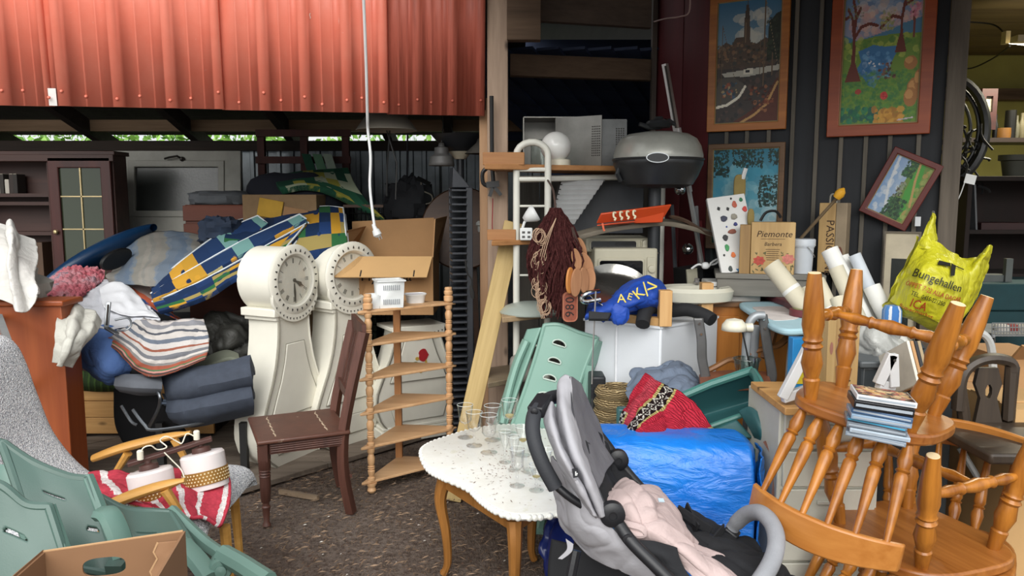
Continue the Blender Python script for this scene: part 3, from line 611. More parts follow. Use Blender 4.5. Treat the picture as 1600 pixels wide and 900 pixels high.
mb = MB(); mb.box((0, .05, .02), (w_*1.6, .3, .04)); mb.build('foot', M_bp, t_, bevel=.004)
# cable with plug on the tower
mb = MB(); mb.tube(smooth([P(727, 405, 4.4), P(730, 425, 4.4), P(737, 437, 4.4), P(736, 446, 4.4)], 12), .005, 6); mb.tube([P(736, 446, 4.4), P(738, 458, 4.4), P(739, 466, 4.4)], [.008, .014, .01], 8); tag(mb.build('power_cord', M_cord, None), 'short black cord with plug hanging on the slotted tower', 'cord')
# ---- round brown table top standing in the dark, with dark things behind
p = P(722, 330, 5.7); t_ = thing('round_table_top', 'round brown table top standing upright behind the black tower', 'table', T(p.x, 5.75, 0)); mb = MB(); zc = P(722, 345, 5.7).z; mb.lathe([(.3, 0), (.31, .012), (.3, .024)], 40, T(0, 0, zc-.06) @ ROT(80)); mb.build('top', wood('dull brown top', '#3a2415', '#54351f', 'x', 6, .5), t_)
for sx in (-.12, .12): mb = MB(); mb.bar((sx, .05, 0), (sx*.6, .05, zc-.06), .04, .04); mb.build('leg', wood('dull brown top', '#3a2415', '#54351f', 'x', 6, .5), t_)
Y = 5.0; p = P(752, 370, Y); t_ = thing('valve_pipe', 'thin standing pipe with pale cap left of timber post', 'pipe', T(p.x, Y, 0)); z1 = P(752, 348, Y).z; mb = MB(); mb.lathe([(.009, 0), (.009, z1-.05)], 8); mb.build('pipe', mat('grey pipe', '#77797b', .4, .6), t_); mb = MB(); mb.lathe([(.02, z1-.06), (.024, z1-.05), (.024, z1-.02), (.034, z1-.015), (.034, z1), (.02, z1+.012)], 14); mb.build('cap', mat('pale plastic', '#9a9a97', .5), t_)
# strap clamp and tool on the post
Y = 4.5; t_ = thing('clamp_tool', 'black splayed clamp hanging by rod on the timber post', 'clamp', P(770, 300, Y)); mb = MB(); mb.tube([P(768, 150, Y), P(769, 262, Y), P(771, 285, Y)], .012, 8); mb.build('rod', M_cord, t_, w=True)
mb = MB(); mb.bar(P(760, 289, Y), P(780, 287, Y), .04, .035); mb.bar(P(770, 292, Y), P(765, 307, Y), .03, .02); mb.bar(P(771, 290, Y), P(783, 305, Y), .03, .02); mb.tube(smooth([P(762, 262, Y), P(754, 270, Y), P(755, 286, Y), P(763, 291, Y)], 10), .012, 8); mb.build('jaw', mat('black plastic', '#0e0f11', .45), t_, w=True)
mb = MB(); mb.tube([P(770, 310, 4.54), P(769, 352, 4.54), P(770, 372, 4.54)], .003, 5); tag(mb.build('red_string', mat('red string', '#8a2a2e', .8), None), 'thin red string hanging down the timber post', 'string')
# ---- white cable with plug hanging from the fascia
Y = 4.2; t_ = thing('hanging_cable', 'white power cable with plug hanging down from red fascia', 'cable', P(575, 178, Y)); mb = MB(); mb.tube(smooth([P(567, -30, 3.82), P(572, 100, 4.0), P(574, 178, 4.14), P(575, 205, Y), P(579, 245, Y), P(578, 290, Y), P(582, 330, Y), P(585, 352, Y)], 40), .0075, 8); mb.build('cable', mat('white cable', '#d6d8d8', .5, var=.05), t_, w=True)
mb = MB(); a, b = P(583, 350, Y), P(590, 367, Y); mb.tube([a, a.lerp(b, .5), a.lerp(b, .55), b, b+(b-a)*.2], [.009, .013, .02, .024, .012], 12); mb.build('plug', mat('white plug', '#cfd0ce', .4, var=.05), t_, w=True)
mb = MB(); q = (b-a).normalized(); mb.tube([b, b+q*.03], .003, 6); mb.tube([b+V((.012, 0, .006)), b+V((.012, 0, .006))+q*.03], .003, 6); mb.build('pin', mat('steel pin', '#bbbbbb', .3, 1), t_, w=True)
# ================================================================ CLOCKS, CHAIR, CORNER SHELF
M_mora = mat('cream clock paint', '#e2dfd2', .5, var=.06, vs=4, bump=.06, dirt=('#c9c3b0', 6, .66)); M_dot = mat('pierced dark', '#3a3733', .8); M_dial = mat('dial cream', '#dcd9cb', .5, var=.05)
M_gr = mat('groove line', '#8d897c', .7); M_hand = mat('pewter hand', '#6b6960', .5, .4); M_cg = glassm('clear glass')
HW = [(0, .20), (.03, .24), (.08, .285), (.18, .32), (.28, .31), (.40, .262), (.52, .21), (.64, .172), (.76, .15), (.86, .142), (.92, .145)]
def hwat(z):
    for (z0, a), (z1, b) in zip(HW, HW[1:]):
        if z <= z1: return a+(b-a)*(z-z0)/(z1-z0)
    return HW[-1][1]
XZ = MX(((1, 0, 0, 0), (0, 0, -1, 0), (0, 1, 0, 0), (0, 0, 0, 1)))   # outline x,z drawn facing -y, thickness towards -y
def clock(label, M, head=True, top=.92, k=1.0, hands=True, plinth=False):
    t_ = thing('case_clock' if head else 'clock_case', label, 'clock', M)
    zs = [top*i/22 for i in range(23)]; dep = .24
    mb = MB()
    for z in zs:
        h = hwat(z)*k; b = h*.9; mb.v += [V((-b, dep, z)), V((-h, .0, z)), V((h, 0, z)), V((b, dep, z))]
    for i in range(22):
        for j in range(4): a, b = i*4+j, i*4+(j+1) % 4; mb.f.append((a, b, b+4, a+4))
    mb.f += [(3, 2, 1, 0), (88, 89, 90, 91)]; mb.build('case', M_mora, t_, ang=30)
    for sx in (-1, 1):   # raised edge bead down the front
        mb = MB(); mb.tube([(sx*(hwat(z)*k-.012), -.004, z) for z in zs], .006, 6); mb.build('edge_bead', M_gr if sx < 0 else M_mora, t_)
    d0, d1 = (.3, .74) if head else (.35, .7); dz = [d0+(d1-d0)*i/10 for i in range(11)]; ins = .075*k
    out = [(hwat(z)*k-ins, z) for z in dz]+[(-hwat(z)*k+ins, z) for z in reversed(dz)]
    mb = MB(); mb.prism(out, .012, XZ); dr = mb.build('door', M_mora, t_, bevel=.005)
    mb = MB(); mb.tube([(x*1.02, -.006, z) for x, z in out], .0035, 5, closed=True); mb.build('door_groove', M_gr, dr)
    mb = MB(); mb.lathe([(.006, 0), (.006, .03)], 8, T(out[2][0]-.01, -.014, out[2][1])); mb.build('hinge', M_gr, dr)
    lp = [(hwat(.05)*k-.08, .075), (hwat(.2)*k-.1, .2), (-hwat(.2)*k+.1, .2), (-hwat(.05)*k+.08, .075)]
    mb = MB(); mb.prism(lp, .008, XZ); lw = mb.build('lower_panel', M_mora, t_, bevel=.004); mb = MB(); mb.tube([(x, -.004, z) for x, z in lp], .003, 5, closed=True); mb.build('panel_groove', M_gr, lw)
    if plinth:
        mb = MB(); w_ = hwat(.05)*k*2; mb.box((0, dep/2, -.02), (w_+.05, dep+.05, .09)); mb.box((0, dep/2, .035), (w_+.02, dep+.02, .02)); mb.build('plinth', M_mora, t_, bevel=.006)
    if not head:
        ar = [(-.19+.38*i/12, -.02-.03*math.sin(PI*i/12)) for i in range(13)]+[(.19, .045), (-.19, .045)]
        mb = MB(); mb.prism([(x, z+top-.02) for x, z in ar], .02, XZ, -.0); mb.box((0, dep/2, top+.013), (.40, dep+.03, .025)); ap = mb.build('apron', M_mora, t_, bevel=.003)
        mb = MB()
        for i in range(13): x = -.17+.34*i/12; mb.prism([(x-.006, 0), (x+.006, 0), (x, -.014)], .0215, XZ @ T(0, top-.012-.02*math.sin(PI*i/12), 0), .019)
        mb.build('pierced_row', M_dot, ap)['kind'] = 'stuff'; return t_
    r0, r1, zc = .215, .152, 1.125
    mb = MB(); mb.lathe([(r0-.012, 0), (r0-.012, .25)], 44, T(0, .25, zc) @ ROT(90)); mb.build('hood', M_mora, t_)
    mb = MB(); mb.box((0, .12, .94), (.36, .27, .05)); mb.box((0, .12, .905), (.32, .25, .03)); mb.build('neck_moulding', M_mora, t_, bevel=.006)
    mb = MB(); mb.lathe([(r1, 0), (r0, 0), (r0+.004, .012), (r0-.01, .024), (r1+.01, .026), (r1-.006, .012), (r1, 0)], 48, T(0, -.005, zc) @ ROT(90), cap=False); bz = mb.build('bezel', M_mora, t_)
    mb = MB()
    for i in range(26):
        a = 2*PI*(i+.5)/26; q = T(0, -.0315, zc) @ ROT(90) @ MX.Rotation(a, 4, 'Z') @ T((r0+r1)/2, 0, 0); mb.prism([(-.008, -.006), (-.008, .006), (.008, .002), (.008, -.002)], .002, q)
    mb.build('pierced_row', M_dot, bz)['kind'] = 'stuff'
    sk = [(-.20+.40*i/14, zc-math.sqrt(max(r0**2-(-.20+.40*i/14)**2, 0))*.98-.045+.0*i) for i in range(15)]; up = [(x, z+.055) for x, z in reversed(sk)]
    sk2 = [(x, max(z, zc-.258)) for x, z in sk]; mb = MB(); mb.prism([(x, z) for x, z in sk2]+up, .022, XZ @ T(0, 0, .004)); ap = mb.build('apron', M_mora, t_, bevel=.003)
    mb = MB()
    for i in range(1, 14): x, z = sk2[i]; mb.prism([(x-.006, z+.026), (x+.006, z+.026), (x, z+.012)], .0015, XZ @ T(0, 0, .026))
    mb.build('pierced_row', M_dot, ap)['kind'] = 'stuff'
    mb = MB(); mb.lathe([(0, 0), (r1+.004, 0), (r1+.004, .006), (0, .006)], 44, T(0, -.003, zc) @ ROT(90)); dl = mb.build('dial', M_dial, t_)
    mb = MB()
    for i in range(12):
        q = T(0, -.009, zc) @ ROT(90) @ MX.Rotation(-2*PI*i/12+PI/2, 4, 'Z') @ T(r1*.78, 0, 0); n = (2, 1, 2, 3, 2, 1, 2, 3, 3, 2, 1, 2)[i]
        for j in range(n): mb.box((0, (j-(n-1)/2)*.008, .001), (.030, .0032, .0015), q)
    mb.build('numerals', M_hand, dl)
    if hands:
        mb = MB(); q = T(0, -.013, zc) @ ROT(90)
        mb.prism([(-.004, -.02), (.004, -.02), (.009, -.075), (.005, -.12), (0, -.142), (-.005, -.12), (-.009, -.075)], .002, q @ ROT(0, 0, 3)); mb.prism([(-.004, -.015), (.004, -.015), (.014, -.06), (.004, -.075), (0, -.1), (-.004, -.075), (-.014, -.06)], .002, q @ ROT(0, 0, 62) @ T(0, 0, .002)); mb.lathe([(.011, 0), (.011, .008), (0, .009)], 12, q); mb.build('hand', M_hand, dl)
    mb = MB(); mb.lathe([(r1, 0), (r1*.8, .014), (r1*.4, .026), (0, .03)], 32, T(0, -.024, zc) @ ROT(90), cap=False); mb.build('glass', M_cg, t_)
    return t_
q = Zp(418, 737, .03); tn = V((.43, .90, 0)).normalized(); fr = V((tn.y, -tn.x, 0))   # tangent along the front, front normal
def cm(p, tn): return axes(p, tn, Zu.cross(tn))
clock('white longcase clock in front, its round hood overlapping the second clock', cm(q+tn*.27, tn))
q2 = Zp(470, 722, .03); tn2 = V((.62, .78, 0)).normalized()
clock('white longcase clock behind the other, its dial glass catching glare', cm(q2+tn2*.27+V((.09, .17, 0)), tn2), hands=False)
q3 = Zp(602, 683, .07); tn3 = V((.86, .5, 0)).normalized(); c3 = clock('headless white clock case with painted red flower behind corner shelf', cm(q3+tn3*.24+V((0, .05, 0)), tn3), head=False, top=.70, k=1.0, plinth=True)
M_rf = mat('flower red', '#a8232a', .6); M_gf = mat('flower green', '#55703a', .6); M_yf = mat('flower ochre', '#c2a24a', .6)
for m_, pts in ((M_rf, [(0, 0, .035, .045), (-.06, -.1, .018, .016)]), (M_gf, [(-.06, -.05, .022, .01), (-.035, -.09, .012, .02), (.03, -.1, .02, .008)]), (M_yf, [(-.045, -.02, .014, .012), (-.02, -.11, .012, .012), (.02, -.06, .008, .03)])):
    mb = MB()
    for x, z, rx, rz in pts: mb.prism([(x+rx*(1+.15*math.cos(5*a))*math.cos(a), z+rz*math.sin(a)) for a in np.linspace(0, 2*PI, 16, endpoint=False)], .003, XZ @ T(.03, .52, .0125))
    mb.build('painted_flower', m_, c3)
# ---- open cardboard box with black print, standing on the headless clock case
M_card = mat('corrugated card', '#a98157', .85, var=.1, vs=4); M_card2 = mat('pale card', '#bd9766', .85, var=.08, vs=3); M_ink = mat('black ink', '#161412', .8)
Yb = 5.02; a, b = P(531, 432, Yb), P(676, 432, Yb); w_ = b.x-a.x; zb = P(600, 492, Yb).z; zt = P(600, 402, Yb).z; h_ = zt-zb
bx = thing('moving_box', 'open brown cardboard moving box with black print on clock case', 'box', T((a.x+b.x)/2, Yb, zb)); dp = .42
for name, ctr, sz in (('front_wall', (0, 0, h_/2), (w_, .006, h_)), ('back_wall', (0, dp, h_/2), (w_, .006, h_)), ('side_wall', (-w_/2, dp/2, h_/2), (.006, dp, h_)), ('side_wall', (w_/2, dp/2, h_/2), (.006, dp, h_)), ('bottom', (0, dp/2, .004), (w_, dp, .006))):
    mb = MB(); mb.box(ctr, sz); mb.build(name, M_card, bx)
zf = P(600, 434, Yb-.165).z-zb; mb = MB(); x1, x2 = -w_/2-.03, w_/2-.02; mb.hexa([V(p) for p in ((x1, -.165, zf), (x2, -.165, zf), (w_/2, 0, h_), (-w_/2, 0, h_), (x1, -.168, zf+.005), (x2, -.168, zf+.005), (w_/2, 0, h_+.006), (-w_/2, 0, h_+.006))]); fl = mb.build('flap', M_card2, bx)
for x in (-.14, .2): mb = MB(); a = V((x, -.164, zf+.006)); mb.bar(a, a+(V((x, 0, h_+.01))-a)*.3, .008, .004); mb.build('slit', M_ink, fl)
pb = [P(550, 346, Yb+dp), P(678, 340, Yb+dp)]; mb = MB(); i_ = ORG[bx.name].inverted(); u0, u1 = i_ @ pb[0], i_ @ pb[1]
mb.hexa([V((-w_/2, dp, h_)), V((w_/2, dp, h_)), V((w_/2, dp+.006, h_)), V((-w_/2, dp+.006, h_)), u0, u1, u1+V((0, .006, 0)), u0+V((0, .006, 0))]); mb.build('flap', M_card, bx)
mb = MB(); pL = i_ @ P(585, 366, Yb+.3); pL2 = i_ @ P(566, 362, Yb+.02); mb.hexa([V((-w_/2, 0, h_)), V((-w_/2, dp, h_)), V((-w_/2+.006, dp, h_)), V((-w_/2+.006, 0, h_)), V((-w_/2+.03, .04, h_+.17)), V((-w_/2+.1, dp-.03, h_+.19)), V((-w_/2+.106, dp-.03, h_+.19)), V((-w_/2+.036, .04, h_+.17))]); mb.build('flap', M_card, bx)
mb = MB(); mb.hexa([V((w_/2, 0, h_)), V((w_/2, dp, h_)), V((w_/2+.006, dp, h_)), V((w_/2+.006, 0, h_)), V((w_/2+.015, .02, h_+.25)), V((w_/2+.06, dp-.02, h_+.26)), V((w_/2+.066, dp-.02, h_+.26)), V((w_/2+.021, .02, h_+.25))]); mb.build('flap', M_card, bx)
FXZ = MX(((1, 0, 0, 0), (0, 0, -1, -.004), (0, 1, 0, 0), (0, 0, 0, 1)))
text('Flyttlåda', .1, FXZ @ T(.0, h_-.125, 0), M_ink, bx, w=False); text('Max: 30 kg', .052, FXZ @ T(-.13, .075, 0), M_ink, bx, w=False, space=1.1)
# ---- brown side chair facing left
M_brn = wood('worn dark brown wood', '#3b211a', '#5e3b30', 'z', 12, .5, bump=.12); M_brnx = mat('worn leather brown seat', '#5b392d', .5, var=.25, vs=12, dirt=('#b9a890', 9, .66))
F1, B1, B2 = Zp(417, 823, 0), Zp(549, 801, 0), Zp(534, 759, 0); sd = (B2-B1); F2 = F1+sd; sz = .435
ch = thing('side_chair', 'dark brown wooden side chair with worn embossed seat, facing left', 'chair', T(*((F1+B2)/2)))
TL = [(0, .012), (.02, .022), (.06, .018), (.08, .014), (.25, .019), (.3, .023), (.32, .017), (.36, .017), (.38, .023), (.6, .027), (.74, .027), (.75, .03), (.77, .024), (.79, .03), (.81, .024), (.83, .03), (.85, .028), (.86, .03), (1, .03)]
for f in (F1, F2): mb = MB(); mb.turned(f, f+V((0, 0, sz-.08)), TL); mb.box(f+V((0, 0, sz-.045)), (.05, .05, .09)); mb.build('leg', M_brn, ch, w=True)
ln = (B1-F1).normalized()
tops = []
for f, dxy in ((B1, 0), (B2, 0)):
    pts = [f, f-ln*.035+V((0, 0, .22)), f-ln*.03+V((0, 0, sz)), f+ln*.02+V((0, 0, .68)), f+ln*.09+V((0, 0, .96))]; mb = MB(); sp = smooth(pts, 14); n = len(sp)
    mb.tube(sp, [.03]*n, 4); mb.build('stile', M_brn, ch, w=True); tops.append(sp)
Ms = axes(F1+V((0, 0, sz)), ln, sd); L_ = (B1-F1).length; W_ = sd.length
mb = MB(); mb.prism([(-.035, -.035), (L_-.0, -.035), (L_-.0, W_+.035), (-.035, W_+.035)], .022, Ms); st = mb.build('seat', M_brnx, ch, w=True, bevel=.008)
for x in (.06, L_-.11):
    mb = MB(); mb.tube([(x+.004*math.sin(2.3*i+x), .02+W_*.9*i/14, .0205+.0015*(i % 3)) for i in range(15)], .004, 5, Ms); mb.build('embossing', mat('worn pale', '#b8a48c', .7, var=.4, vs=30), st, w=True)
mb = MB(); mb.box((L_/2, -.005, -.03), (L_-.05, .02, .055), Ms); mb.box((L_/2, W_, -.03), (L_-.05, .02, .055), Ms); mb.box((0, W_/2, -.03), (.02, W_, .055), Ms)
mb.build('apron', M_brn, ch, w=True)
for i in range(4): mb = MB(); mb.tube([(.03, -.017, -.012-i*.011), (L_-.04, -.017, -.012-i*.011)], .0045, 6, Ms); mb.build('reeding', M_brn, ch, w=True)
for z_, h in ((-1, .055), (-5, .035)):
    mb = MB(); mb.bar(tops[0][z_], tops[1][z_], .022, h*1.5); mb.build('back_rail', M_brn, ch, w=True)
for i in range(1, 5): f = i/5; mb = MB(); mb.bar(tops[0][-5].lerp(tops[1][-5], f), tops[0][-1].lerp(tops[1][-1], f), .02, .012); mb.build('spindle', M_brn, ch, w=True)
mb = MB(); mb.bar(B1+V((0, 0, .2)), B2+V((0, 0, .2)), .018, .018); mb.build('stretcher', M_brn, ch, w=True)
# ---- pine corner shelf
M_pine = wood('light turned pine', '#b98a5d', '#d9b084', 'z', 12, .5, bump=.06); M_pinex = wood('light shelf pine', '#b58a60', '#d3ab80', 'x', 10, .55, bump=.06)
A = Zp(581, 769, 0); B = V((P(702, 600, A.y+.33).x, A.y+.33, 0)); Cb = V((P(622, 600, A.y+.40).x, A.y+.40, 0)); cs = thing('corner_shelf', 'six tier pine corner shelf with turned posts beside brown chair', 'shelf', T(*A))
zs = [P(578, py, A.y).z for py in (487, 539, 592, 645, 698, 752)]
ab = (B-A).normalized(); tri = [A-ab*.06-(Cb-A)*.02, A-ab*.03+(A-Cb)*.05, B+ab*.03+(B-Cb)*.06, B+ab*.06-(B-Cb)*.02, Cb+(Cb-(A+B)/2)*.06]
for z in zs: mb = MB(); mb.prism([((p-A).x, (p-A).y) for p in tri], .016, T(0, 0, z-.008)); mb.build('shelf_board', M_pinex, cs, bevel=.004)
SP = [(0, .022), (.08, .022), (.12, .014), (.2, .019), (.3, .021), (.34, .015), (.37, .021), (.4, .015), (.43, .021), (.46, .015), (.55, .02), (.7, .022), (.82, .014), (.88, .021), (1, .022)]
for base in (A, B):
    for z0, z1 in zip(zs[1:], zs): mb = MB(); mb.turned(base+V((0, 0, z0+.008)), base+V((0, 0, z1-.008)), SP, 12); mb.build('post_spindle', M_pine, cs, w=True)
    mb = MB(); z = zs[0]+.008; mb.lathe([(.018, 0), (.027, .01), (.028, .035), (.02, .042), (.026, .05), (.026, .065), (.02, .072), (.023, .08), (.02, .09), (0, .092)], 14, T(base.x, base.y, z)); mb.build('finial', M_pine, cs, w=True)
    mb = MB(); z = zs[-1]-.008; mb.lathe([(.018, 0), (.026, .012), (.02, .03), (.03, .05), (.03, z)], 14, T(base.x, base.y, 0)); mb.build('foot', M_pine, cs, w=True)
mb = MB(); mb.box(((Cb-A).x, (Cb-A).y, (zs[0]+zs[-1])/2), (.04, .04, zs[0]-zs[-1])); mb.build('back_post', wood('orange pine', '#9c6a3e', '#bb8553', 'z', 12, .5), cs)
# white plastic basket and tub on its top
M_wpl = mat('white plastic', '#dcdedd', .4, var=.05); zt = zs[0]+.008; pb = Zp(607, 480, zt); q = axes(pb+V((0, .03, 0)), V((.93, .37, 0)), V((-.37, .93, 0)))
t_ = thing('plastic_basket', 'white slotted plastic basket standing on the corner shelf', 'basket', q)
def tray(mb, w0, d0, w1, d1, h, M, z0=0):
    mb.hexa([V(p) for p in ((-w0/2, -d0/2, z0), (w0/2, -d0/2, z0), (w0/2, d0/2, z0), (-w0/2, d0/2, z0), (-w1/2, -d1/2, h), (w1/2, -d1/2, h), (w1/2, d1/2, h), (-w1/2, d1/2, h))], M); mb.f.pop(-5); return mb
mb = MB(); tray(mb, .13, .12, .145, .135, .15, None); mb.build('body', M_wpl, t_, solid=.004)
mb = MB(); mb.ring(rect(.162, .152), rect(.146, .136), .008, T(0, 0, .148)); mb.build('rim', M_wpl, t_)
mb = MB(); tray(mb, .05, .1, .06, .115, .075, T(-.095, -.01, 0)); mb.build('side_pocket', M_wpl, t_, solid=.004)
mb = MB()
for r_ in (.035, .115):
    for i in range(9): mb.box((-.045+i*.011, -.0655-.0035*(r_ > .1), r_), (.004, .006, .028))
mb.build('slot_row', mat('slot grey', '#8d9196', .7), t_)
pb = Zp(648, 474, zt); t_ = thing('plastic_tub', 'low white plastic tub right of basket on corner shelf', 'tub', axes(pb+V((0, .04, 0)), V((.93, .37, 0)), V((-.37, .93, 0))))
mb = MB(); n = 28; rr = rrect(.12, .1, .035, 6); f = lambda k, z: [V((x*k, y*k, z)) for x, y in rr]
for kk, z in ((.82, 0), (.95, .042), (1.05, .048), (1.06, .054), (1.0, .054), (.92, .045), (.8, .008)):
    mb.v += f(kk, z)
m = len(rr)
for i in range(6):
    for j in range(m): mb.f.append((i*m+j, i*m+(j+1) % m, (i+1)*m+(j+1) % m, (i+1)*m+j))
mb.f += [tuple(reversed(range(m))), tuple(6*m+j for j in range(m))]; mb.build('body', M_wpl, t_)
mb = MB(); mb.prism([(x*.9, y*.9) for x, y in rr], .004, T(0, 0, .046)); mb.build('lid', mat('lilac white film', '#d8d6e2', .35), t_)
# ---- leaning plank
M_plk = wood('greenish new plank', '#9d8450', '#c7ad78', 'z', 9, .7, knots=True); a, b = Zp(705, 782, 0), P(802, 348, 4.45); pl = thing('plank', 'long pale plank leaning up against the timber post', 'plank', frame(a, b, V((.1, -1, .1)).normalized())); L_ = (b-a).length
mb = MB(); mb.box((0, 0, L_/2), (.105, .028, L_)); mb.build('board', M_plk, pl, bevel=.003); mb = MB(); mb.box((0, 0, L_+.001), (.1, .026, .002)); mb.build('end_grain', mat('end grain', '#b49a63', .8), pl)
mb = MB(); mb.bar(Zp(437, 768, .012), Zp(497, 778, .012), .02, .025); tag(mb.build('stick', wood('pale stick', '#6e5b48', '#93806a', 'x'), None), 'short flat stick lying on the earth by chair leg', 'stick')
# ================================================================ BEDDING PILE
M_sheet = mat('white sheet', '#cfd0d6', .9, var=.06, vs=5, wr=.4); M_dkbl = mat('blue grey upholstery', '#3a414e', .85, var=.15, vs=25, bump=.3, bs=220); M_pipe = mat('steel blue piping', '#5d6a7c', .6)
M_yp = wood('yellow pine', '#b07f45', '#d3a468', 'x', 9, .55, knots=True); Y = 4.42
a, b = Zp(112, 699, 0), Zp(188, 683, 0); a.y = b.y = (a.y+b.y)/2; a.x = P(112, 650, a.y).x; b.x = P(330, 650, a.y).x; Y = a.y
bd = thing('bed_box', 'low yellow pine bed box under the heap of bedding', 'bed', T(a.x, Y, 0)); w_ = b.x-a.x; zt = P(150, 602, Y).z
mb = MB(); mb.box((.03, .03, zt/2), (.06, .06, zt)); mb.build('post', M_yp, bd, bevel=.004)
for i in range(3): mb = MB(); hh = (zt-.05)/3; mb.box((w_/2+.03, .035, .05+hh*(i+.5)), (w_-.05, .025, hh-.004)); mb.build('panel_board', M_yp, bd, bevel=.003)
mb = MB(); mb.box((w_/2, .55, zt-.03), (w_, .9, .03)); mb.box((w_-.05, .5, zt/2), (.05, .9, zt-.03)); mb.build('base', M_dark, bd)
# hidden core of the heap: folded mattress
mb = MB(); mb.blob((a.x+.62, Y+.58, zt+.18), (.62, .42, .2), None, e=.5, amp=.1); o = mb.build('mattress', mat('grey ticking', '#55585c', .9), None); tag(o, 'grey folded mattress lying under the blankets on pine bed', 'mattress')
def cloth(name, label, cat, rows, m, nu=40, nv=30, amp=.015, fs=7, seed=1, th=.006, ridge=0, group=None, fold=None):
    mb = MB(); mb.net([[P(*q) for q in r] for r in rows], nu, nv, amp, fs, seed, ridge, fold); o = mb.build(name, m, None, solid=th, ang=80); return tag(o, label, cat, group)
cloth('cushion', 'dark green ribbed cushion edge on the pine bed box', 'cushion', [[(112, 580, Y+.02), (150, 585, Y+.02), (192, 588, Y+.02)], [(114, 594, Y-.02), (150, 598, Y-.02), (192, 600, Y-.02)], [(116, 604, Y+.03), (150, 607, Y+.03), (192, 607, Y+.03)]], stripes('green ticking', [(0, '#2f4526'), (.4, '#45602f'), (.7, '#2a3d22')], 'u', 9), 20, 8, .004, th=.05)
mb = MB(); mb.net([[P(*q) for q in r] for r in [[(128, 520, 4.42), (160, 512, 4.36), (200, 520, 4.4)], [(120, 545, 4.34), (158, 550, 4.2), (205, 560, 4.3)], [(135, 572, 4.32), (165, 580, 4.2), (202, 585, 4.32)], [(150, 584, 4.4), (168, 597, 4.34), (195, 594, 4.44)]]], 44, 36, .014, 8, 3, .5); o = mb.build('pillow', mat('cornflower blue cotton', '#5778b4', .8, var=.12, vs=4, wr=.5), None, solid=.03, ang=80); tag(o, 'plump cornflower blue pillow bulging from the front of the bedding', 'pillow')
cloth('sheet', 'off white sheet hanging down beside orange brown cabinet', 'sheet', [[(98, 478, 4.2), (125, 478, 4.15), (160, 500, 4.15)], [(92, 505, 3.98), (118, 512, 3.9), (152, 520, 4.0)], [(89, 540, 3.93), (108, 548, 3.84), (128, 548, 3.95)], [(86, 566, 3.93), (97, 573, 3.86), (112, 571, 3.95)]], mat('cream sheet', '#bfbeb5', .9, var=.1, vs=6, wr=.5), 50, 56, .014, 6, 5, ridge=.4, fold=(2.5, 1.0))
cloth('towel', 'white terry towel spread flat over the left of the bedding', 'towel', [[(128, 452, 4.85), (165, 438, 4.95), (200, 452, 4.9)], [(122, 470, 4.62), (165, 462, 4.66), (228, 476, 4.7)], [(112, 476, 4.42), (150, 505, 4.36), (250, 498, 4.5)], [(140, 506, 4.36), (175, 514, 4.32), (245, 503, 4.44)]], M_sheet, 66, 54, .012, 9, 2, ridge=.5)
cloth('towel', 'second white towel with dark seam folded on blue cloth', 'towel', [[(155, 448, 4.75), (190, 442, 4.8), (215, 462, 4.74)], [(158, 466, 4.6), (195, 470, 4.6), (232, 482, 4.58)], [(162, 480, 4.48), (200, 492, 4.46), (246, 496, 4.48)]], mat('white terry', '#dfe0e4', .95, var=.06, bump=.4, bs=160), 34, 26, .02, 8, 8)
cloth('blanket', 'blue and orange checked blanket under white towels', 'blanket', [[(160, 440, 5.0), (190, 428, 5.05), (232, 436, 5.0), (270, 470, 5.0)], [(180, 450, 4.9), (205, 448, 4.85), (240, 470, 4.8), (272, 492, 4.85)], [(190, 462, 4.8), (215, 470, 4.72), (250, 490, 4.68), (295, 505, 4.75)]], checks('blue orange check', ['#3e5f94', '#d0633f', '#c8623f', '#c9b3ad', '#3c5a8c', '#d1694a'], 6, 4), 40, 24, .015, 7, 9)
s = NT('pink shag'); nn = s.noise(s.co(), 38, 4, .8); n3 = s.noise(s.co(), 7, 3); cc = s.ramp(n3, [(.35, '#8c8fa0'), (.46, '#c98a94'), (.6, '#c45a6c')]); cc = s.mix(s.math('MULTIPLY', nn, .4), cc, '#d9a7a4'); s.bump(nn, 1, .02); M_pink = s.fin(cc, .95, spec=.1)
cloth('shag_rug', 'pink and grey shaggy rag rug at the left of the bedding', 'rug', [[(68, 440, 4.9), (105, 420, 5.0), (140, 418, 5.05), (164, 424, 5.05)], [(60, 458, 4.7), (100, 440, 4.75), (135, 440, 4.8), (160, 438, 4.9)], [(70, 466, 4.5), (100, 462, 4.5), (118, 470, 4.48), (128, 462, 4.6)]], M_pink, 90, 60, .028, 40, 4)
cloth('blanket', 'big blue grey striped woven blanket heaped at the back', 'blanket', [[(183, 392, 5.4), (215, 366, 5.5), (262, 360, 5.5), (330, 372, 5.4)], [(178, 424, 5.1), (220, 396, 5.1), (270, 388, 5.1), (335, 392, 5.15)], [(165, 430, 4.9), (210, 432, 4.8), (250, 420, 4.82), (330, 415, 4.95)], [(168, 440, 4.86), (215, 446, 4.72), (248, 448, 4.72), (310, 440, 4.85)]], stripes('woven grey stripes', [(0, '#8f8b84'), (.12, '#8a8882'), (.25, '#77818c'), (.3, '#6b7887'), (.45, '#647487'), (.55, '#76808a'), (.62, '#88867f'), (.8, '#928e86'), (.9, '#868580')], 'u', 2, weave=140, bump=.5, wob=.12), 50, 40, .02, 6, 11)
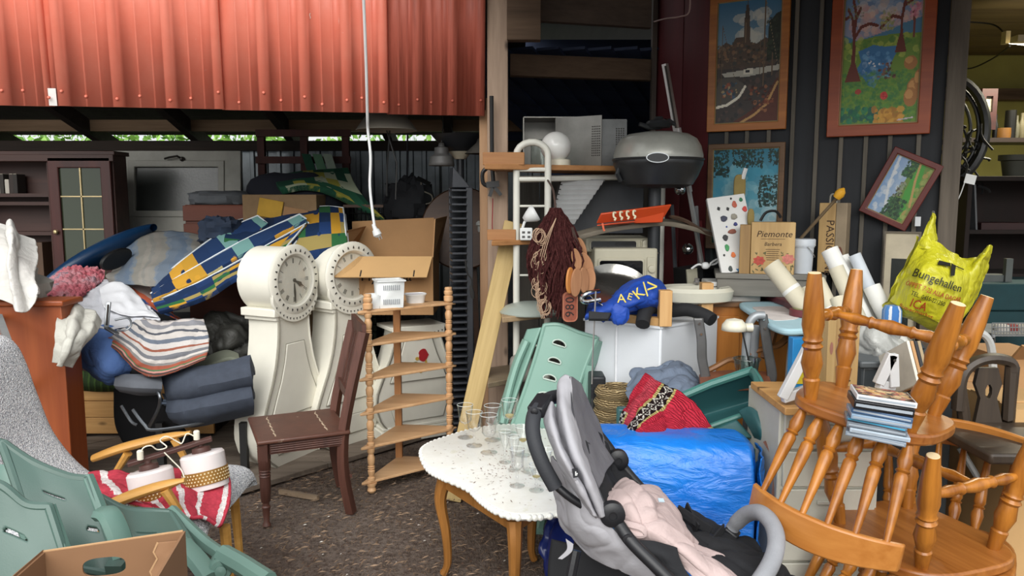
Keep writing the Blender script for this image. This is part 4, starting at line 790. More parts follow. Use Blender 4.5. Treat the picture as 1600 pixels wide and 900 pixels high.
M_rag = stripes('striped rag rug', [(0, '#8a4c3c'), (.04, '#4b3f3c'), (.09, '#c78f86'), (.13, '#4f7a55'), (.16, '#a55a46'), (.23, '#8d8a88'), (.27, '#d5cfca'), (.32, '#77797f'), (.38, '#c9c4c0'), (.44, '#9a5d4b'), (.47, '#d0cbc8'), (.54, '#6d7684'), (.6, '#cfc9c4'), (.68, '#565a63'), (.72, '#d2cdc9'), (.8, '#8e8f95'), (.88, '#cdc6c2'), (.95, '#7d7a7a')], 'v', 1, weave=90, bump=.6)
cloth('rag_rug', 'striped rag rug draped over the recliner end', 'rug', [[(152, 532, 4.3), (182, 548, 4.22), (215, 580, 4.2), (250, 588, 4.2), (320, 562, 4.3)], [(175, 522, 4.32), (205, 540, 4.24), (230, 560, 4.22), (268, 560, 4.26), (326, 545, 4.34)], [(205, 506, 4.36), (222, 520, 4.3), (246, 526, 4.3), (280, 522, 4.36), (325, 520, 4.4)], [(225, 498, 4.46), (240, 502, 4.42), (262, 502, 4.44), (290, 498, 4.48), (316, 500, 4.54)]], M_rag, 66, 54, .010, 8, 13, th=.012, ridge=.5)
t_ = thing('metal_bracket', 'steel clamp bracket lying on the white towels', 'bracket', P(170, 512, 4.26)); M_st = mat('dull steel', '#8e9296', .35, .85); mb = MB(); mb.bar(P(166, 512, 4.24), P(170, 472, 4.30), .025, .012); mb.bar(P(166, 512, 4.24), P(183, 522, 4.2), .03, .012); mb.build('plate', M_st, t_, w=True, bevel=.003)
mb = MB(); mb.tube(smooth([P(180, 500, 4.25), P(200, 497, 4.25), P(205, 508, 4.22), P(196, 516, 4.2), P(183, 516, 4.2)], 20), .006, 8); mb.build('loop', M_st, t_, w=True)
mb = MB(); mb.tube([P(166.5, 508, 4.22), P(169, 476, 4.27)], .006, 6); mb.build('pin', mat('dark iron', '#2b2724', .5, .7), t_, w=True)
# recliner: two padded cushions in a steel frame
rc = thing('recliner', 'folded dark blue grey padded recliner with bent steel frame', 'recliner', Zp(300, 700, 0))
def pad(name, rows, th):
    rows = [[P(*q) for q in r] for r in rows]; mb = MB(); mb.net(rows, 30, 14, .006, 9, 2); o = mb.build(name, M_dkbl, rc, w=True, solid=th, bevel=th*.35)
    e = rows[0]+[r[-1] for r in rows[1:-1]]+list(reversed(rows[-1]))+[r[0] for r in reversed(rows[1:-1])]
    sm = [crom(rows[0], i/12) for i in range(13)]; lo = [crom(rows[-1], i/12) for i in range(13)]
    mb = MB(); mb.tube([p+V((0, -th*.52, .0)) for p in sm], .008, 6); mb.tube([p+V((0, -th*.52, .0)) for p in lo], .008, 6); mb.build('piping', M_pipe, o, w=True)
pad('upper_cushion', [[(258, 592, 4.4), (290, 585, 4.36), (335, 580, 4.36), (395, 565, 4.4)], [(268, 612, 4.32), (295, 605, 4.28), (335, 598, 4.28), (395, 584, 4.32)], [(262, 622, 4.4), (295, 622, 4.36), (335, 614, 4.36), (395, 600, 4.4)]], .1)
pad('lower_cushion', [[(258, 626, 4.4), (290, 626, 4.36), (335, 618, 4.36), (395, 604, 4.4)], [(270, 640, 4.30), (300, 640, 4.25), (340, 632, 4.25), (395, 618, 4.32)], [(276, 648, 4.38), (305, 655, 4.34), (340, 648, 4.34), (395, 636, 4.4)]], .1)
mb = MB(); mb.net([[P(*q) for q in r] for r in [[(180, 592, 4.3), (215, 590, 4.24), (250, 594, 4.3)], [(184, 600, 4.22), (215, 604, 4.16), (252, 606, 4.22)], [(190, 606, 4.3), (220, 612, 4.26), (248, 610, 4.3)]]], 24, 12, .004); o = mb.build('armrest', mat('grey fabric', '#62666d', .9, bump=.3, bs=200), rc, w=True, solid=.05, bevel=.02)
mb = MB(); mb.net([[P(*q) for q in r] for r in [[(180, 606, 4.5), (240, 606, 4.5)], [(182, 660, 4.55), (262, 640, 4.5)], [(200, 700, 4.6), (300, 690, 4.6)]]], 12, 10, .01); mb.build('black_lining', mat('black lining', '#0d0e12', .9), rc, w=True, solid=.04)
for pts in ([(246, 612, 4.2), (250, 622, 4.18), (247, 640, 4.2), (230, 672, 4.25)], [(208, 640, 4.2), (226, 664, 4.16), (240, 672, 4.16), (300, 664, 4.24), (330, 655, 4.3)], [(190, 634, 4.25), (205, 658, 4.22), (214, 664, 4.22)]):
    mb = MB(); mb.tube(smooth([P(*q) for q in pts], 16), .010, 8); mb.build('frame_tube', mat('dull chrome', '#74787c', .3, .9), rc, w=True)
for x in (250, 380): mb = MB(); p = P(x, 660, 4.45); mb.bar(p, V((p.x, p.y, 0)), .04, .04); mb.build('leg', M_cord, rc, w=True)
cloth('bag', 'dark crumpled bag between recliner and white clock', 'bag', [[(318, 500, 4.9), (345, 488, 4.9), (392, 492, 4.9)], [(322, 530, 4.75), (350, 525, 4.7), (392, 528, 4.75)], [(330, 565, 4.7), (352, 560, 4.68), (392, 560, 4.7)]], mat('dark grey nylon', '#33332f', .6, var=.3, wr=.6), 30, 24, .05, 8, 6, ridge=.4)
cloth('cushion', 'olive grey flat cushion wedged above the recliner', 'cushion', [[(285, 582, 4.6), (320, 562, 4.62), (352, 550, 4.65), (372, 556, 4.6)], [(288, 590, 4.5), (325, 575, 4.5), (356, 562, 4.5), (374, 566, 4.5)]], mat('olive grey', '#6d7163', .9), 24, 10, .004, th=.03)
# striped lounger cushions stacked on the bedding
for i, (r, lab) in enumerate((
    ([[(360, 352, 5.5), (430, 338, 5.5), (500, 328, 5.5), (538, 330, 5.45)], [(352, 372, 5.1), (430, 372, 5.05), (500, 362, 5.05), (541, 360, 5.1)], [(350, 400, 4.95), (430, 420, 4.92), (500, 405, 4.95), (544, 396, 5.0)]], 'blue green patchwork lounger cushion, topmost, its broad face showing'),
    ([[(238, 452, 4.75), (290, 408, 4.9), (350, 365, 5.15), (405, 340, 5.3)], [(240, 462, 4.62), (300, 428, 4.72), (370, 388, 4.95), (420, 352, 5.2)]], 'narrow blue patchwork lounger cushion, highest of the edges at left'),
    ([[(238, 462, 4.66), (300, 425, 4.74), (380, 380, 4.95), (470, 338, 5.2)], [(240, 472, 4.56), (310, 440, 4.6), (390, 395, 4.8), (480, 345, 5.1)]], 'yellow and teal edged lounger cushion second in the stack'),
    ([[(240, 474, 4.58), (305, 448, 4.6), (390, 402, 4.8), (480, 352, 5.1)], [(250, 490, 4.5), (320, 466, 4.5), (380, 430, 4.62), (440, 400, 4.8)]], 'dark blue lounger cushion lowest of the stack'))):
    cushion('lounger_cushion', lab, 'cushion', [[P(*q) for q in rr_] for rr_ in r], M_pat if i in (0, 3) else M_pat2, .055 if i == 0 else .036, M_pip, 'patterned lounger cushions', .008)
# ---- orange brown cabinet with white cloth on it
M_or = wood('orange brown veneer', '#7d3a1c', '#9c5129', 'z', 6, .42, bump=.04); pa = P(96, 470, 3.98); zt = pa.z; ob = thing('veneer_cabinet', 'orange brown veneered cabinet at the left picture edge', 'cabinet', T(pa.x, 3.98, 0))
mb = MB(); mb.box((-.41, .09, zt/2-.015), (.8, .16, zt-.03)); mb.build('body', M_or, ob, bevel=.004); mb = MB(); mb.box((-.41, .09, zt-.015), (.84, .2, .03)); mb.build('top', M_or, ob, bevel=.008)
cloth('cloth', 'white crumpled cloth hung over the orange brown cabinet top', 'cloth', [[(-30, 375, 4.3), (-5, 350, 4.3), (18, 350, 4.25), (50, 385, 4.25)], [(-30, 410, 4.1), (-2, 385, 4.02), (22, 385, 4.0), (52, 420, 4.05)], [(-25, 450, 4.0), (2, 430, 3.92), (25, 430, 3.9), (58, 440, 3.98)], [(-10, 470, 3.92), (8, 468, 3.88), (35, 489, 3.84), (63, 463, 3.92)]], mat('white linen', '#cdcbc6', .9, var=.05, wr=.5), 70, 80, .016, 6, 21, ridge=.3, fold=(3.2, 1.6))
mb = MB(); mb.blob(P(12, 455, 4.15), (.2, .13, .13), None, e=.8, amp=.3); tag(mb.build('bag', mat('grey paper bag', '#9a968e', .9), None), 'pale bag under the white cloth on veneered cabinet', 'bag')
mb = MB(); mb.hexa([P(-8, 500, 3.9), P(6, 498, 3.9), P(8, 498, 3.96), P(-6, 500, 3.96), P(-8, 492, 3.9), P(0, 490, 3.9), P(0, 490, 3.96), P(-8, 492, 3.96)]); mb.bar(P(-2, 495, 3.9), P(22, 560, 3.6), .03, .03); mb.bar(P(22, 560, 3.6), Zp(60, 700, .02), .03, .03); tag(mb.build('metal_rail', mat('grey metal', '#8a8c8c', .5, .4), None), 'grey metal rail leaning against the orange brown cabinet', 'rail')
# ================================================================ ARMCHAIR, LAMPS, GREEN CHAIRS, BOX (front left)
s = NT('grey boucle'); o_ = s.co(); v_ = s.n('ShaderNodeTexVoronoi'); v_.inputs['Scale'].default_value = 190; s.l(o_, v_.inputs['Vector']); nn = s.noise(o_, 130, 3, .8)
cc = s.ramp(nn, [(.34, '#85888e'), (.48, '#c3c6ca'), (.6, '#eeeeee')]); s.bump(v_.outputs['Distance'], .8, .008); M_bou = s.fin(cc, .95, spec=.1)
M_arm = wood('honey beech', '#a8752f', '#cf9c52', 'x', 9, .4, bump=.05)
ac = thing('armchair', 'grey boucle armchair with honey beech arms at left', 'armchair', Zp(250, 880, 0)); Yn, Yf = 2.66, 3.2
prof = [(385, 748, 3.2), (378, 738, 3.2), (340, 736, 3.2), (250, 746, 3.2), (170, 757, 3.2), (120, 735, 3.2), (70, 678, 3.2), (40, 610, 3.2), (22, 560, 3.2), (6, 535, 3.2), (-12, 532, 3.25)]
fp = [P(*q) for q in prof]
rows = []
for j, f in enumerate((0, .03, .12, .5, .88, .97, 1)):
    k = (.07, .02, 0, 0, 0, .02, .07)[j]; r_ = []
    for i, p in enumerate(fp):
        q = fp[max(i-1, 0)], fp[min(i+1, len(fp)-1)]; t = q[1]-q[0]; n = V((t.z, 0, -t.x)).normalized(); n = -n if n.z < 0 and i < 6 else n
        r_.append(V((p.x, Yf-(Yf-Yn)*f, p.z))-V((-.1, 0, 1)).normalized()*k*.6+V((.0, 0, -.015*math.sin(PI*f))))
    rows.append(r_)
mb = MB(); mb.net(rows, 60, 26); sh = mb.build('upholstery', M_bou, ac, w=True, solid=.085, bevel=.035, ang=80)
def armrest(pa, pb, wd):
    sp = smooth([pa, pa.lerp(pb, .3)+V((0, 0, .012)), pa.lerp(pb, .7)+V((0, 0, .01)), pb], 22); rs = [wd*(.45+.55*math.sin(PI*min(1, .12+i/21*1.0))**.5) for i in range(22)]
    mb = MB(); mb.tube(sp, rs, 12, flat=.55); return mb.build('armrest', M_arm, ac, w=True)
Ya, Yb2 = 3.22, 2.62
a1, b1 = P(146, 716, Ya), P(298, 676, Ya+.05); armrest(a1, b1, .036); a2, b2 = P(150, 800, Yb2), P(290, 750, Yb2+.02); armrest(a2, b2, .036)
for (p, q) in ((P(200, 708, Ya), P(168, 758, Ya)), (P(272, 686, Ya+.03), P(305, 745, Ya+.05)), (P(258, 765, Yb2), P(300, 830, Yb2+.02)), (P(175, 795, Yb2), P(150, 850, Yb2))):
    d_ = (q-p); mb = MB(); mb.tube([p, p.lerp(q, .5), q], [.026, .021, .016], 8, flat=.7); mb.build('arm_post', M_arm, ac, w=True)
for p in (P(352, 845, 2.78), P(366, 790, 3.15), P(170, 850, 2.72), P(165, 800, 3.15)):
    mb = MB(); mb.tube([p+V((0, 0, .06)), V((p.x+.02, p.y, 0))], [.022, .014], 8); mb.build('leg', M_arm, ac, w=True)
# crochet blanket on the seat
s = NT('crochet'); o_ = s.co('UV'); sp = s.n('ShaderNodeSeparateXYZ'); s.l(o_, sp.inputs[0]); x = s.math('FRACT', s.math('MULTIPLY', s.math('ADD', sp.outputs[0], s.math('MULTIPLY', s.noise(o_, 30, 2), .03)), 5)); cc = s.ramp(x, [(0, '#b8404e'), (.58, '#c24c5a'), (.6, '#d9d6d3'), (.86, '#b8404e')], True)
v_ = s.n('ShaderNodeTexVoronoi'); v_.inputs['Scale'].default_value = 46; s.l(o_, v_.inputs['Vector']); cc = s.mix(s.ramp(v_.outputs['Distance'], [(.3, '#000000'), (.7, '#909090')]), cc, '#7c2a36'); s.bump(v_.outputs['Distance'], -1.0, .02); M_cro = s.fin(cc, .95, spec=.1)
_c = cloth('crochet_blanket', 'red and white striped crochet blanket on the grey armchair seat', 'blanket', [[(150, 756, 3.1), (200, 752, 3.12), (260, 750, 3.12), (320, 748, 3.1), (362, 750, 3.08)], [(152, 770, 2.98), (210, 772, 2.98), (270, 768, 2.98), (330, 762, 2.98), (368, 770, 2.98)], [(170, 785, 2.82), (225, 790, 2.84), (285, 782, 2.84), (325, 790, 2.86), (368, 800, 2.86)], [(200, 800, 2.7), (245, 808, 2.72), (290, 806, 2.72), (320, 818, 2.74), (358, 832, 2.74)], [(240, 812, 2.66), (270, 822, 2.66), (300, 822, 2.66), (330, 830, 2.68), (352, 838, 2.7)]], M_cro, 60, 50, .014, 9, 31, th=.012, ridge=.5); _c.location.z += .06; _c.location.y -= .05
# double ceiling lamp
M_wl = mat('white lamp glass', '#e0d8d6', .35, var=.05); M_bb = mat('brass band', '#a57a3a', .4, .5, var=.1); M_bw = wood('dark brown bar', '#3d241f', '#573831', 'x', 9, .45)
dl = thing('double_ceiling_lamp', 'double ceiling lamp, two white drums with pierced brass bands, lying on blanket', 'lamp', P(275, 770, 2.98))
for (px, py, Y, rx, ry) in ((236, 736, 2.93, 14, -14), (315, 710, 3.02, 14, -12)):
    p = P(px, py, Y); q = T(*p) @ ROT(-8, -11, 0) @ T(0, 0, -.06); mb = MB(); mb.lathe([(.07, -.075), (.08, -.072), (.083, .055), (.076, .064), (.05, .066), (0, .066)], 32, q); sd_ = mb.build('shade', M_wl, dl, w=True)
    mb = MB(); mb.lathe([(.0825, -.052), (.085, -.052), (.0862, .0), (.083, .0)], 36, q, cap=False); bd_ = mb.build('brass_band', M_bb, sd_, w=True)
    mb = MB()
    for r_ in range(4):
        for i in range(40): a = 2*PI*(i+.5*(r_ % 2))/40; mb.box((.0862, 0, -.045+r_*.012), (.001, .005, .005), q @ MX.Rotation(a, 4, 'Z'))
    mb.build('pierced_holes', mat('band hole', '#e8d9b0', .6), bd_, w=True)['kind'] = 'stuff'
    mb = MB(); mb.lathe([(.034, .06), (.036, .066), (.034, .085), (.012, .09), (.012, .1)], 20, q); mb.build('cap', M_bw, dl, w=True)
mb = MB(); mb.bar(P(203, 726, 2.92), P(330, 687, 3.04), .035, .016); mb.build('bar', M_bw, dl, w=True, bevel=.003)
M_wc = mat('ivory wire', '#e2ddcb', .5)
mb = MB()
mb.tube(smooth([P(222, 716, 2.92), P(226, 702, 2.92), P(238, 698, 2.93), P(248, 704, 2.95), P(262, 700, 2.97), P(252, 690, 2.98), P(262, 684, 2.98), P(278, 692, 3.0), P(285, 694, 3.0), P(292, 680, 3.02), P(304, 684, 3.03)], 50), .0026, 6)
mb.tube(smooth([P(258, 708, 2.95), P(270, 720, 2.95), P(284, 735, 2.95), P(290, 752, 2.93)], 16), .0024, 6); mb.build('wire', M_wc, dl, w=True)
for px, py, Y in ((222, 714, 2.92), (307, 684, 3.03)): mb = MB(); p = P(px, py, Y); mb.lathe([(.012, -.012), (.012, .02), (.008, .024)], 10, T(*p)); mb.build('terminal', M_wc, dl, w=True)
dl.location += V((.045, -.104, .0385))
# ---- green folding garden chairs
M_ggn = mat('sage plastic', '#4c655d', .42, var=.05, vs=4, bump=.1, bs=220, dirt=('#6d7a55', 5, .72)); M_ggl = mat('pale green plastic', '#5c7a70', .4, var=.04, vs=3, bump=.05)
def panel(t_, rows, m, slots=(), th=.018, name='backrest', nu=44, nv=44, rim=.014, wave=0):
    "a moulded plastic back: net of points, half moon slots cut through, rolled rim"
    rows = [[V(p) for p in r] for r in rows]; g = MB(); g.net(rows, nu, nv)
    def cut(u, v): return any(((u-a)/sa)**2+((v-b)/sb)**2 < 1 and v < b+sb*.35 for a, b, sa, sb in slots)
    keep = [f for k, f in enumerate(g.f) if not cut((k % nu+.5)/nu, (k//nu+.5)/nv)]; g.f = keep; g.uv = {}
    o = g.build(name, m, t_, w=True, solid=th, ang=60)
    ed = [crom(rows[0], i/24) for i in range(25)]+[crom([r[-1] for r in rows], i/24) for i in range(1, 25)]+[crom(rows[-1], 1-i/24) for i in range(1, 25)]+[crom([r[0] for r in rows], 1-i/24) for i in range(1, 24)]
    mb = MB(); mb.tube(ed, rim, 8, closed=True); mb.build('rim', m, o, w=True); return o
def px_rows(rows): return [[P(*q) for q in r] for r in rows]
g1 = thing('garden_chair', 'sage green folded garden chair nearest the left picture edge', 'chair', Zp(40, 1010, 0), 'green folding garden chairs')
panel(g1, px_rows([[(-60, 742, 2.05), (0, 758, 2.05), (40, 788, 2.05), (76, 792, 2.06)], [(-40, 800, 2.02), (10, 815, 2.02), (58, 838, 2.02), (92, 842, 2.03)], [(-20, 870, 1.98), (20, 878, 1.98), (70, 892, 1.98), (108, 896, 2.0)], [(0, 940, 1.94), (40, 946, 1.94), (84, 958, 1.94), (120, 962, 1.96)]]), M_ggn, ((.42, .42, .13, .045),), name='backrest')
mb = MB(); mb.tube([P(76, 792, 2.07), P(92, 842, 2.04), P(112, 900, 2.0)], [.02, .022, .022], 8); mb.build('side_rail', M_ggl, g1, w=True)
for x in (-40, 60): mb = MB(); p = P(x, 930, 1.96); mb.bar(p, V((p.x, p.y+.1, 0)), .05, .03); mb.build('leg', M_ggn, g1, w=True)
g2 = thing('garden_chair', 'sage green folded garden chair with tallest back, second from left', 'chair', Zp(130, 960, 0), 'green folding garden chairs')
panel(g2, px_rows([[(2, 690, 2.35), (50, 722, 2.35), (105, 744, 2.35), (136, 748, 2.36)], [(20, 740, 2.3), (70, 770, 2.3), (125, 788, 2.3), (152, 792, 2.31)], [(40, 800, 2.25), (85, 822, 2.25), (140, 838, 2.25), (170, 842, 2.26)], [(60, 870, 2.2), (110, 885, 2.2), (160, 895, 2.2), (190, 900, 2.22)]]), M_ggn, ((.42, .34, .1, .03), (.75, .6, .1, .03)), name='backrest')
mb = MB(); mb.tube([P(136, 746, 2.37), P(153, 790, 2.32), P(176, 850, 2.26)], [.022, .024, .024], 8); mb.build('side_rail', M_ggl, g2, w=True)
mb = MB(); mb.tube(smooth([P(8, 728, 2.42), P(6, 745, 2.4), P(30, 790, 2.36), P(50, 840, 2.3)], 12), .034, 8, flat=.5); mb.build('armrest', M_ggl, g2, w=True); mb = MB(); mb.tube(smooth([P(160, 802, 2.2), P(172, 806, 2.18), P(186, 835, 2.16), P(195, 870, 2.14)], 12), .036, 8, flat=.6); mb.build('armrest', M_ggl, g2, w=True)
for x in (60, 180): mb = MB(); p = P(x, 880, 2.2); mb.bar(p, V((p.x, p.y+.1, 0)), .05, .03); mb.build('leg', M_ggn, g2, w=True)
g3 = thing('garden_chair', 'sage green folded garden chair lying across the armchair front, its seat rails at right', 'chair', Zp(300, 960, 0), 'green folding garden chairs')
panel(g3, px_rows([[(155, 776, 2.5), (195, 796, 2.48), (240, 800, 2.46), (268, 802, 2.46)], [(168, 806, 2.42), (205, 822, 2.4), (252, 824, 2.38), (282, 824, 2.38)], [(180, 840, 2.34), (222, 850, 2.32), (268, 848, 2.3), (295, 846, 2.3)], [(195, 890, 2.26), (240, 890, 2.24), (285, 880, 2.22), (315, 880, 2.22)]]), M_ggn, ((.45, .5, .12, .03),), name='backrest')
mb = MB(); mb.tube(smooth([P(268, 800, 2.48), P(290, 822, 2.42), P(320, 850, 2.36), P(345, 868, 2.3), P(360, 880, 2.28)], 16), [.022]*16, 8, flat=1.2); mb.build('seat_rail', M_ggl, g3, w=True)
mb = MB(); mb.tube(smooth([P(285, 852, 2.26), P(310, 878, 2.2), P(330, 905, 2.14)], 10), .034, 8, flat=.7); mb.tube([P(348, 866, 2.2), P(380, 884, 2.14), P(420, 910, 2.06)], [.03, .03, .03], 8); mb.build('leg_rail', M_ggl, g3, w=True)
mb = MB(); q = P(345, 885, 2.2); mb.lathe([(.03, -.05), (.034, -.04), (.034, .04), (.03, .05)], 16, T(*q) @ ROT(80, 0, 20)); mb.lathe([(.016, .05), (.016, .06), (0, .062)], 12, T(*q) @ ROT(80, 0, 20)); mb.build('hinge', M_ggl, g3, w=True)
for x in (200, 330): mb = MB(); p = P(x, 890, 2.22); mb.bar(p, V((p.x, p.y+.15, 0)), .05, .03); mb.build('leg', M_ggn, g3, w=True)
# ---- cardboard box, bottom left
M_cb = mat('tan carton', '#8a6648', .85, var=.07, vs=4, bump=.08, bs=30); M_cbe = mat('carton edge', '#b08c66', .9)
bx2 = thing('cardboard_box', 'open tan cardboard box with oval handhole at bottom left', 'box', Zp(150, 1200, 0)); A0, B0 = P(68, 862, 1.9), P(286, 830, 1.98)
dd = (B0-A0); dd.z = 0; q = axes(V((A0.x, A0.y, 0)), dd, V((-dd.y, dd.x, 0))); wl = dd.length; zt = A0.z+.01; sl = (B0.z-A0.z)
def wall_with_hole(mb, w_, z0, z1a, z1b, hole):
    n, m_ = 30, 12; hx, hz, ha, hb = hole; vs = []
    def top(x): return z1a+(z1b-z1a)*x/w_
    out = []; inn = []
    for i in range(32):
        a = 2*PI*i/32; cx, sx = math.cos(a), math.sin(a); inn.append((hx+ha*math.copysign(abs(cx)**.7, cx), hz+hb*math.copysign(abs(sx)**.7, sx)))
        t = max(abs(cx), abs(sx)); ux, uz = cx/t, sx/t; out.append((hx+(w_-hx if ux > 0 else hx)*ux, hz+((top(hx+(w_-hx if ux > 0 else hx)*ux)-hz) if uz > 0 else (hz-z0))*uz))
    mb.ring(out, inn, .006, q @ XZ)
mb = MB(); wall_with_hole(mb, wl, .3, A0.z, B0.z, (wl*.42, A0.z-.055, .052, .026)); mb.build('back_wall', M_cb, bx2, w=True)
mb = MB(); mb.box((wl/2, 0, .15), (wl, .006, .3), q); mb.build('lower_wall', M_cb, bx2, w=True)
mb = MB(); mb.hexa([q @ V(p) for p in ((wl, 0, 0), (wl+.006, 0, 0), (wl+.006, -.36, 0), (wl, -.36, 0), (wl, 0, B0.z), (wl+.006, 0, B0.z), (wl-.02, -.36, B0.z-.0), (wl-.026, -.36, B0.z-.0))]); mb.build('side_wall', M_cb, bx2, w=True)
mb = MB(); zz = B0.z; pts = [(0, 0), (.02, .012), (.035, .0), (.06, .02), (.085, .004), (.1, .022), (.13, .01), (.16, .03)]
mb.net([[q @ V((wl-.012-.05*k-abs(w_)*.8*k, -.01-d*.5, zz-.02-d*1.1)) for d, w_ in pts] for k in (0, .5, 1)], 30, 8, .004, 30); mb.build('torn_flap', M_cb, bx2, w=True, solid=.003)
mb = MB(); mb.tube([q @ V((wl-.062-w_*.8, -.01-d*.5, zz-.02-d*1.1)) for d, w_ in pts], .003, 5); mb.build('torn_edge', M_cbe, bx2, w=True)
mb = MB(); mb.hexa([q @ V(p) for p in ((0, 0, 0), (.006, 0, 0), (.006, -.36, 0), (0, -.36, 0), (0, 0, A0.z), (.006, 0, A0.z), (.0-.05, -.36, A0.z), (-.056, -.36, A0.z))]); mb.build('side_wall', M_cb, bx2, w=True)
mb = MB(); mb.hexa([q @ V(p) for p in ((-.055, -.36, A0.z), (.0, 0, A0.z), (-.07, .02, A0.z-.06), (-.12, -.34, A0.z-.07), (-.055, -.36, A0.z+.006), (.0, 0, A0.z+.006), (-.07, .02, A0.z-.054), (-.12, -.34, A0.z-.064))]); mb.build('flap', M_cb, bx2, w=True)
mb = MB(); mb.box((wl/2, -.36, .3), (wl, .006, .6), q); mb.box((wl/2, -.18, .02), (wl, .36, .006), q); mb.build('front_wall', M_cb, bx2, w=True)
mb = MB(); mb.tube([q @ V((0, -.001, A0.z)), q @ V((wl, -.001, B0.z))], .004, 5); mb.build('edge', M_cbe, bx2, w=True)
# ================================================================ WHITE TABLE AND GLASSES
s = NT('white onyx top'); o_ = s.co(); n1 = s.noise(o_, 9, 5, .7); cc = s.ramp(n1, [(.35, '#e6e5dc'), (.6, '#eeeee8'), (.75, '#d9d7bf')]); M_top = s.fin(cc, .3, spec=.5, Subsurface_Weight=0)
M_oak = wood('golden oak leg', '#7b4f1f', '#a8733a', 'z', 12, .4, bump=.08); zt = .50
def zp(px, py): return Zp(px, py, zt)
outline = [(657, 703), (668, 690), (700, 678), (735, 668), (772, 662), (810, 661), (850, 668), (892, 690), (925, 712), (938, 740), (925, 765), (905, 785), (880, 797), (845, 803), (802, 803), (775, 794), (752, 778), (735, 762), (716, 752), (692, 742), (668, 728)]
pts = [zp(*p) for p in outline]; n = len(pts); ol = []
for i in range(n*5): ol.append(crom([pts[(i//5-1) % n], pts[i//5], pts[(i//5+1) % n], pts[(i//5+2) % n]], 1/3+(i % 5)/15))
cen = sum(pts, V())/n; tb = thing('occasional_table', 'small white topped table with scalloped edge and cabriole legs', 'table', T(cen.x, cen.y, 0))
lo = [((p-cen).x, (p-cen).y) for p in ol]; mb = MB(); k = len(lo)
for f, z in ((.93, -.03), (.985, -.028), (1.0, -.018), (.99, -.006), (.96, -.001), (.0, 0)): mb.v += [V((x*f, y*f, zt+z)) for x, y in lo]
for j in range(5):
    for i in range(k): mb.f.append((j*k+i, j*k+(i+1) % k, (j+1)*k+(i+1) % k, (j+1)*k+i))
mb.f.append(tuple(reversed(range(k)))); top = mb.build('table_top', M_top, tb, ang=60)
# scalloped beads round the edge
tot = 0; mb = MB(); 
for i in range(k):
    a, b = V((*lo[i], 0)), V((*lo[(i+1) % k], 0)); d = (b-a).length; tot += d
    if tot > .021: tot = 0; mb.blob((a.x*.99, a.y*.99, zt-.016), (.014, .014, .013), None, 8, 6, 1)
mb.build('scalloped_edge', M_top, tb)['kind'] = 'stuff'
M_lf = mat('dry leaf bits', '#7b4a35', .8, var=.4); mb = MB()
for _ in range(330):
    x, y = rng.choice(len(lo)), rng.uniform(.05, .9); p = V((*lo[x], 0))*y; r_ = rng.uniform(.0012, .004); a = rng.uniform(0, PI); L = r_*rng.uniform(1, 4); e = V((math.cos(a), math.sin(a), 0)); f = V((-e.y, e.x, 0))
    p.z = zt+.0016; mb.add([p-e*L, p+f*r_*.5, p+e*L, p-f*r_*.5], [(0, 1, 2, 3)])
o = mb.build('leaf_litter', M_lf, tb, w=False); o['kind'] = 'stuff'
def cab(p0, out, parent, z1=.44):
    sp = smooth([p0+V((0, 0, z1)), p0+out*.022+V((0, 0, z1-.1)), p0+out*.0+V((0, 0, .2)), p0-out*.008+V((0, 0, .06)), p0+out*.012+V((0, 0, 0))], 18); n_ = len(sp)
    mb = MB(); mb.tube(sp, [.034-.02*(i/(n_-1))**.7+(.004 if i > n_-3 else 0) for i in range(n_)], 8); return mb.build('leg', M_oak, parent, w=True)
lA = Zp(697, 897, 0); lB = Zp(804, 985, 0); lC = Zp(832, 875, 0); lD = zp(905, 730)
for p in (lA, lB, lC, V((lD.x, lD.y, 0))): o_ = V(((p-cen).x, (p-cen).y, 0)).normalized(); cab(V((p.x, p.y, 0)), o_, tb)
ap = [V((p.x, p.y, 0)) for p in (lA, lB, lC, lD)]; ap = [ap[0], ap[1], ap[3], ap[2]]
for i in range(4): mb = MB(); a, b = ap[i], ap[(i+1) % 4]; mb.bar(a+V((0, 0, .435)), b+V((0, 0, .435)), .022, .07); mb.build('apron', M_oak, tb, w=True)
M_gl = glassm('thin glass', '#ffffff', .03); M_rimglint = mat('painted rim glint', '#e9efec', .08); M_wine = mat('wine dregs', '#c9b676', .3)
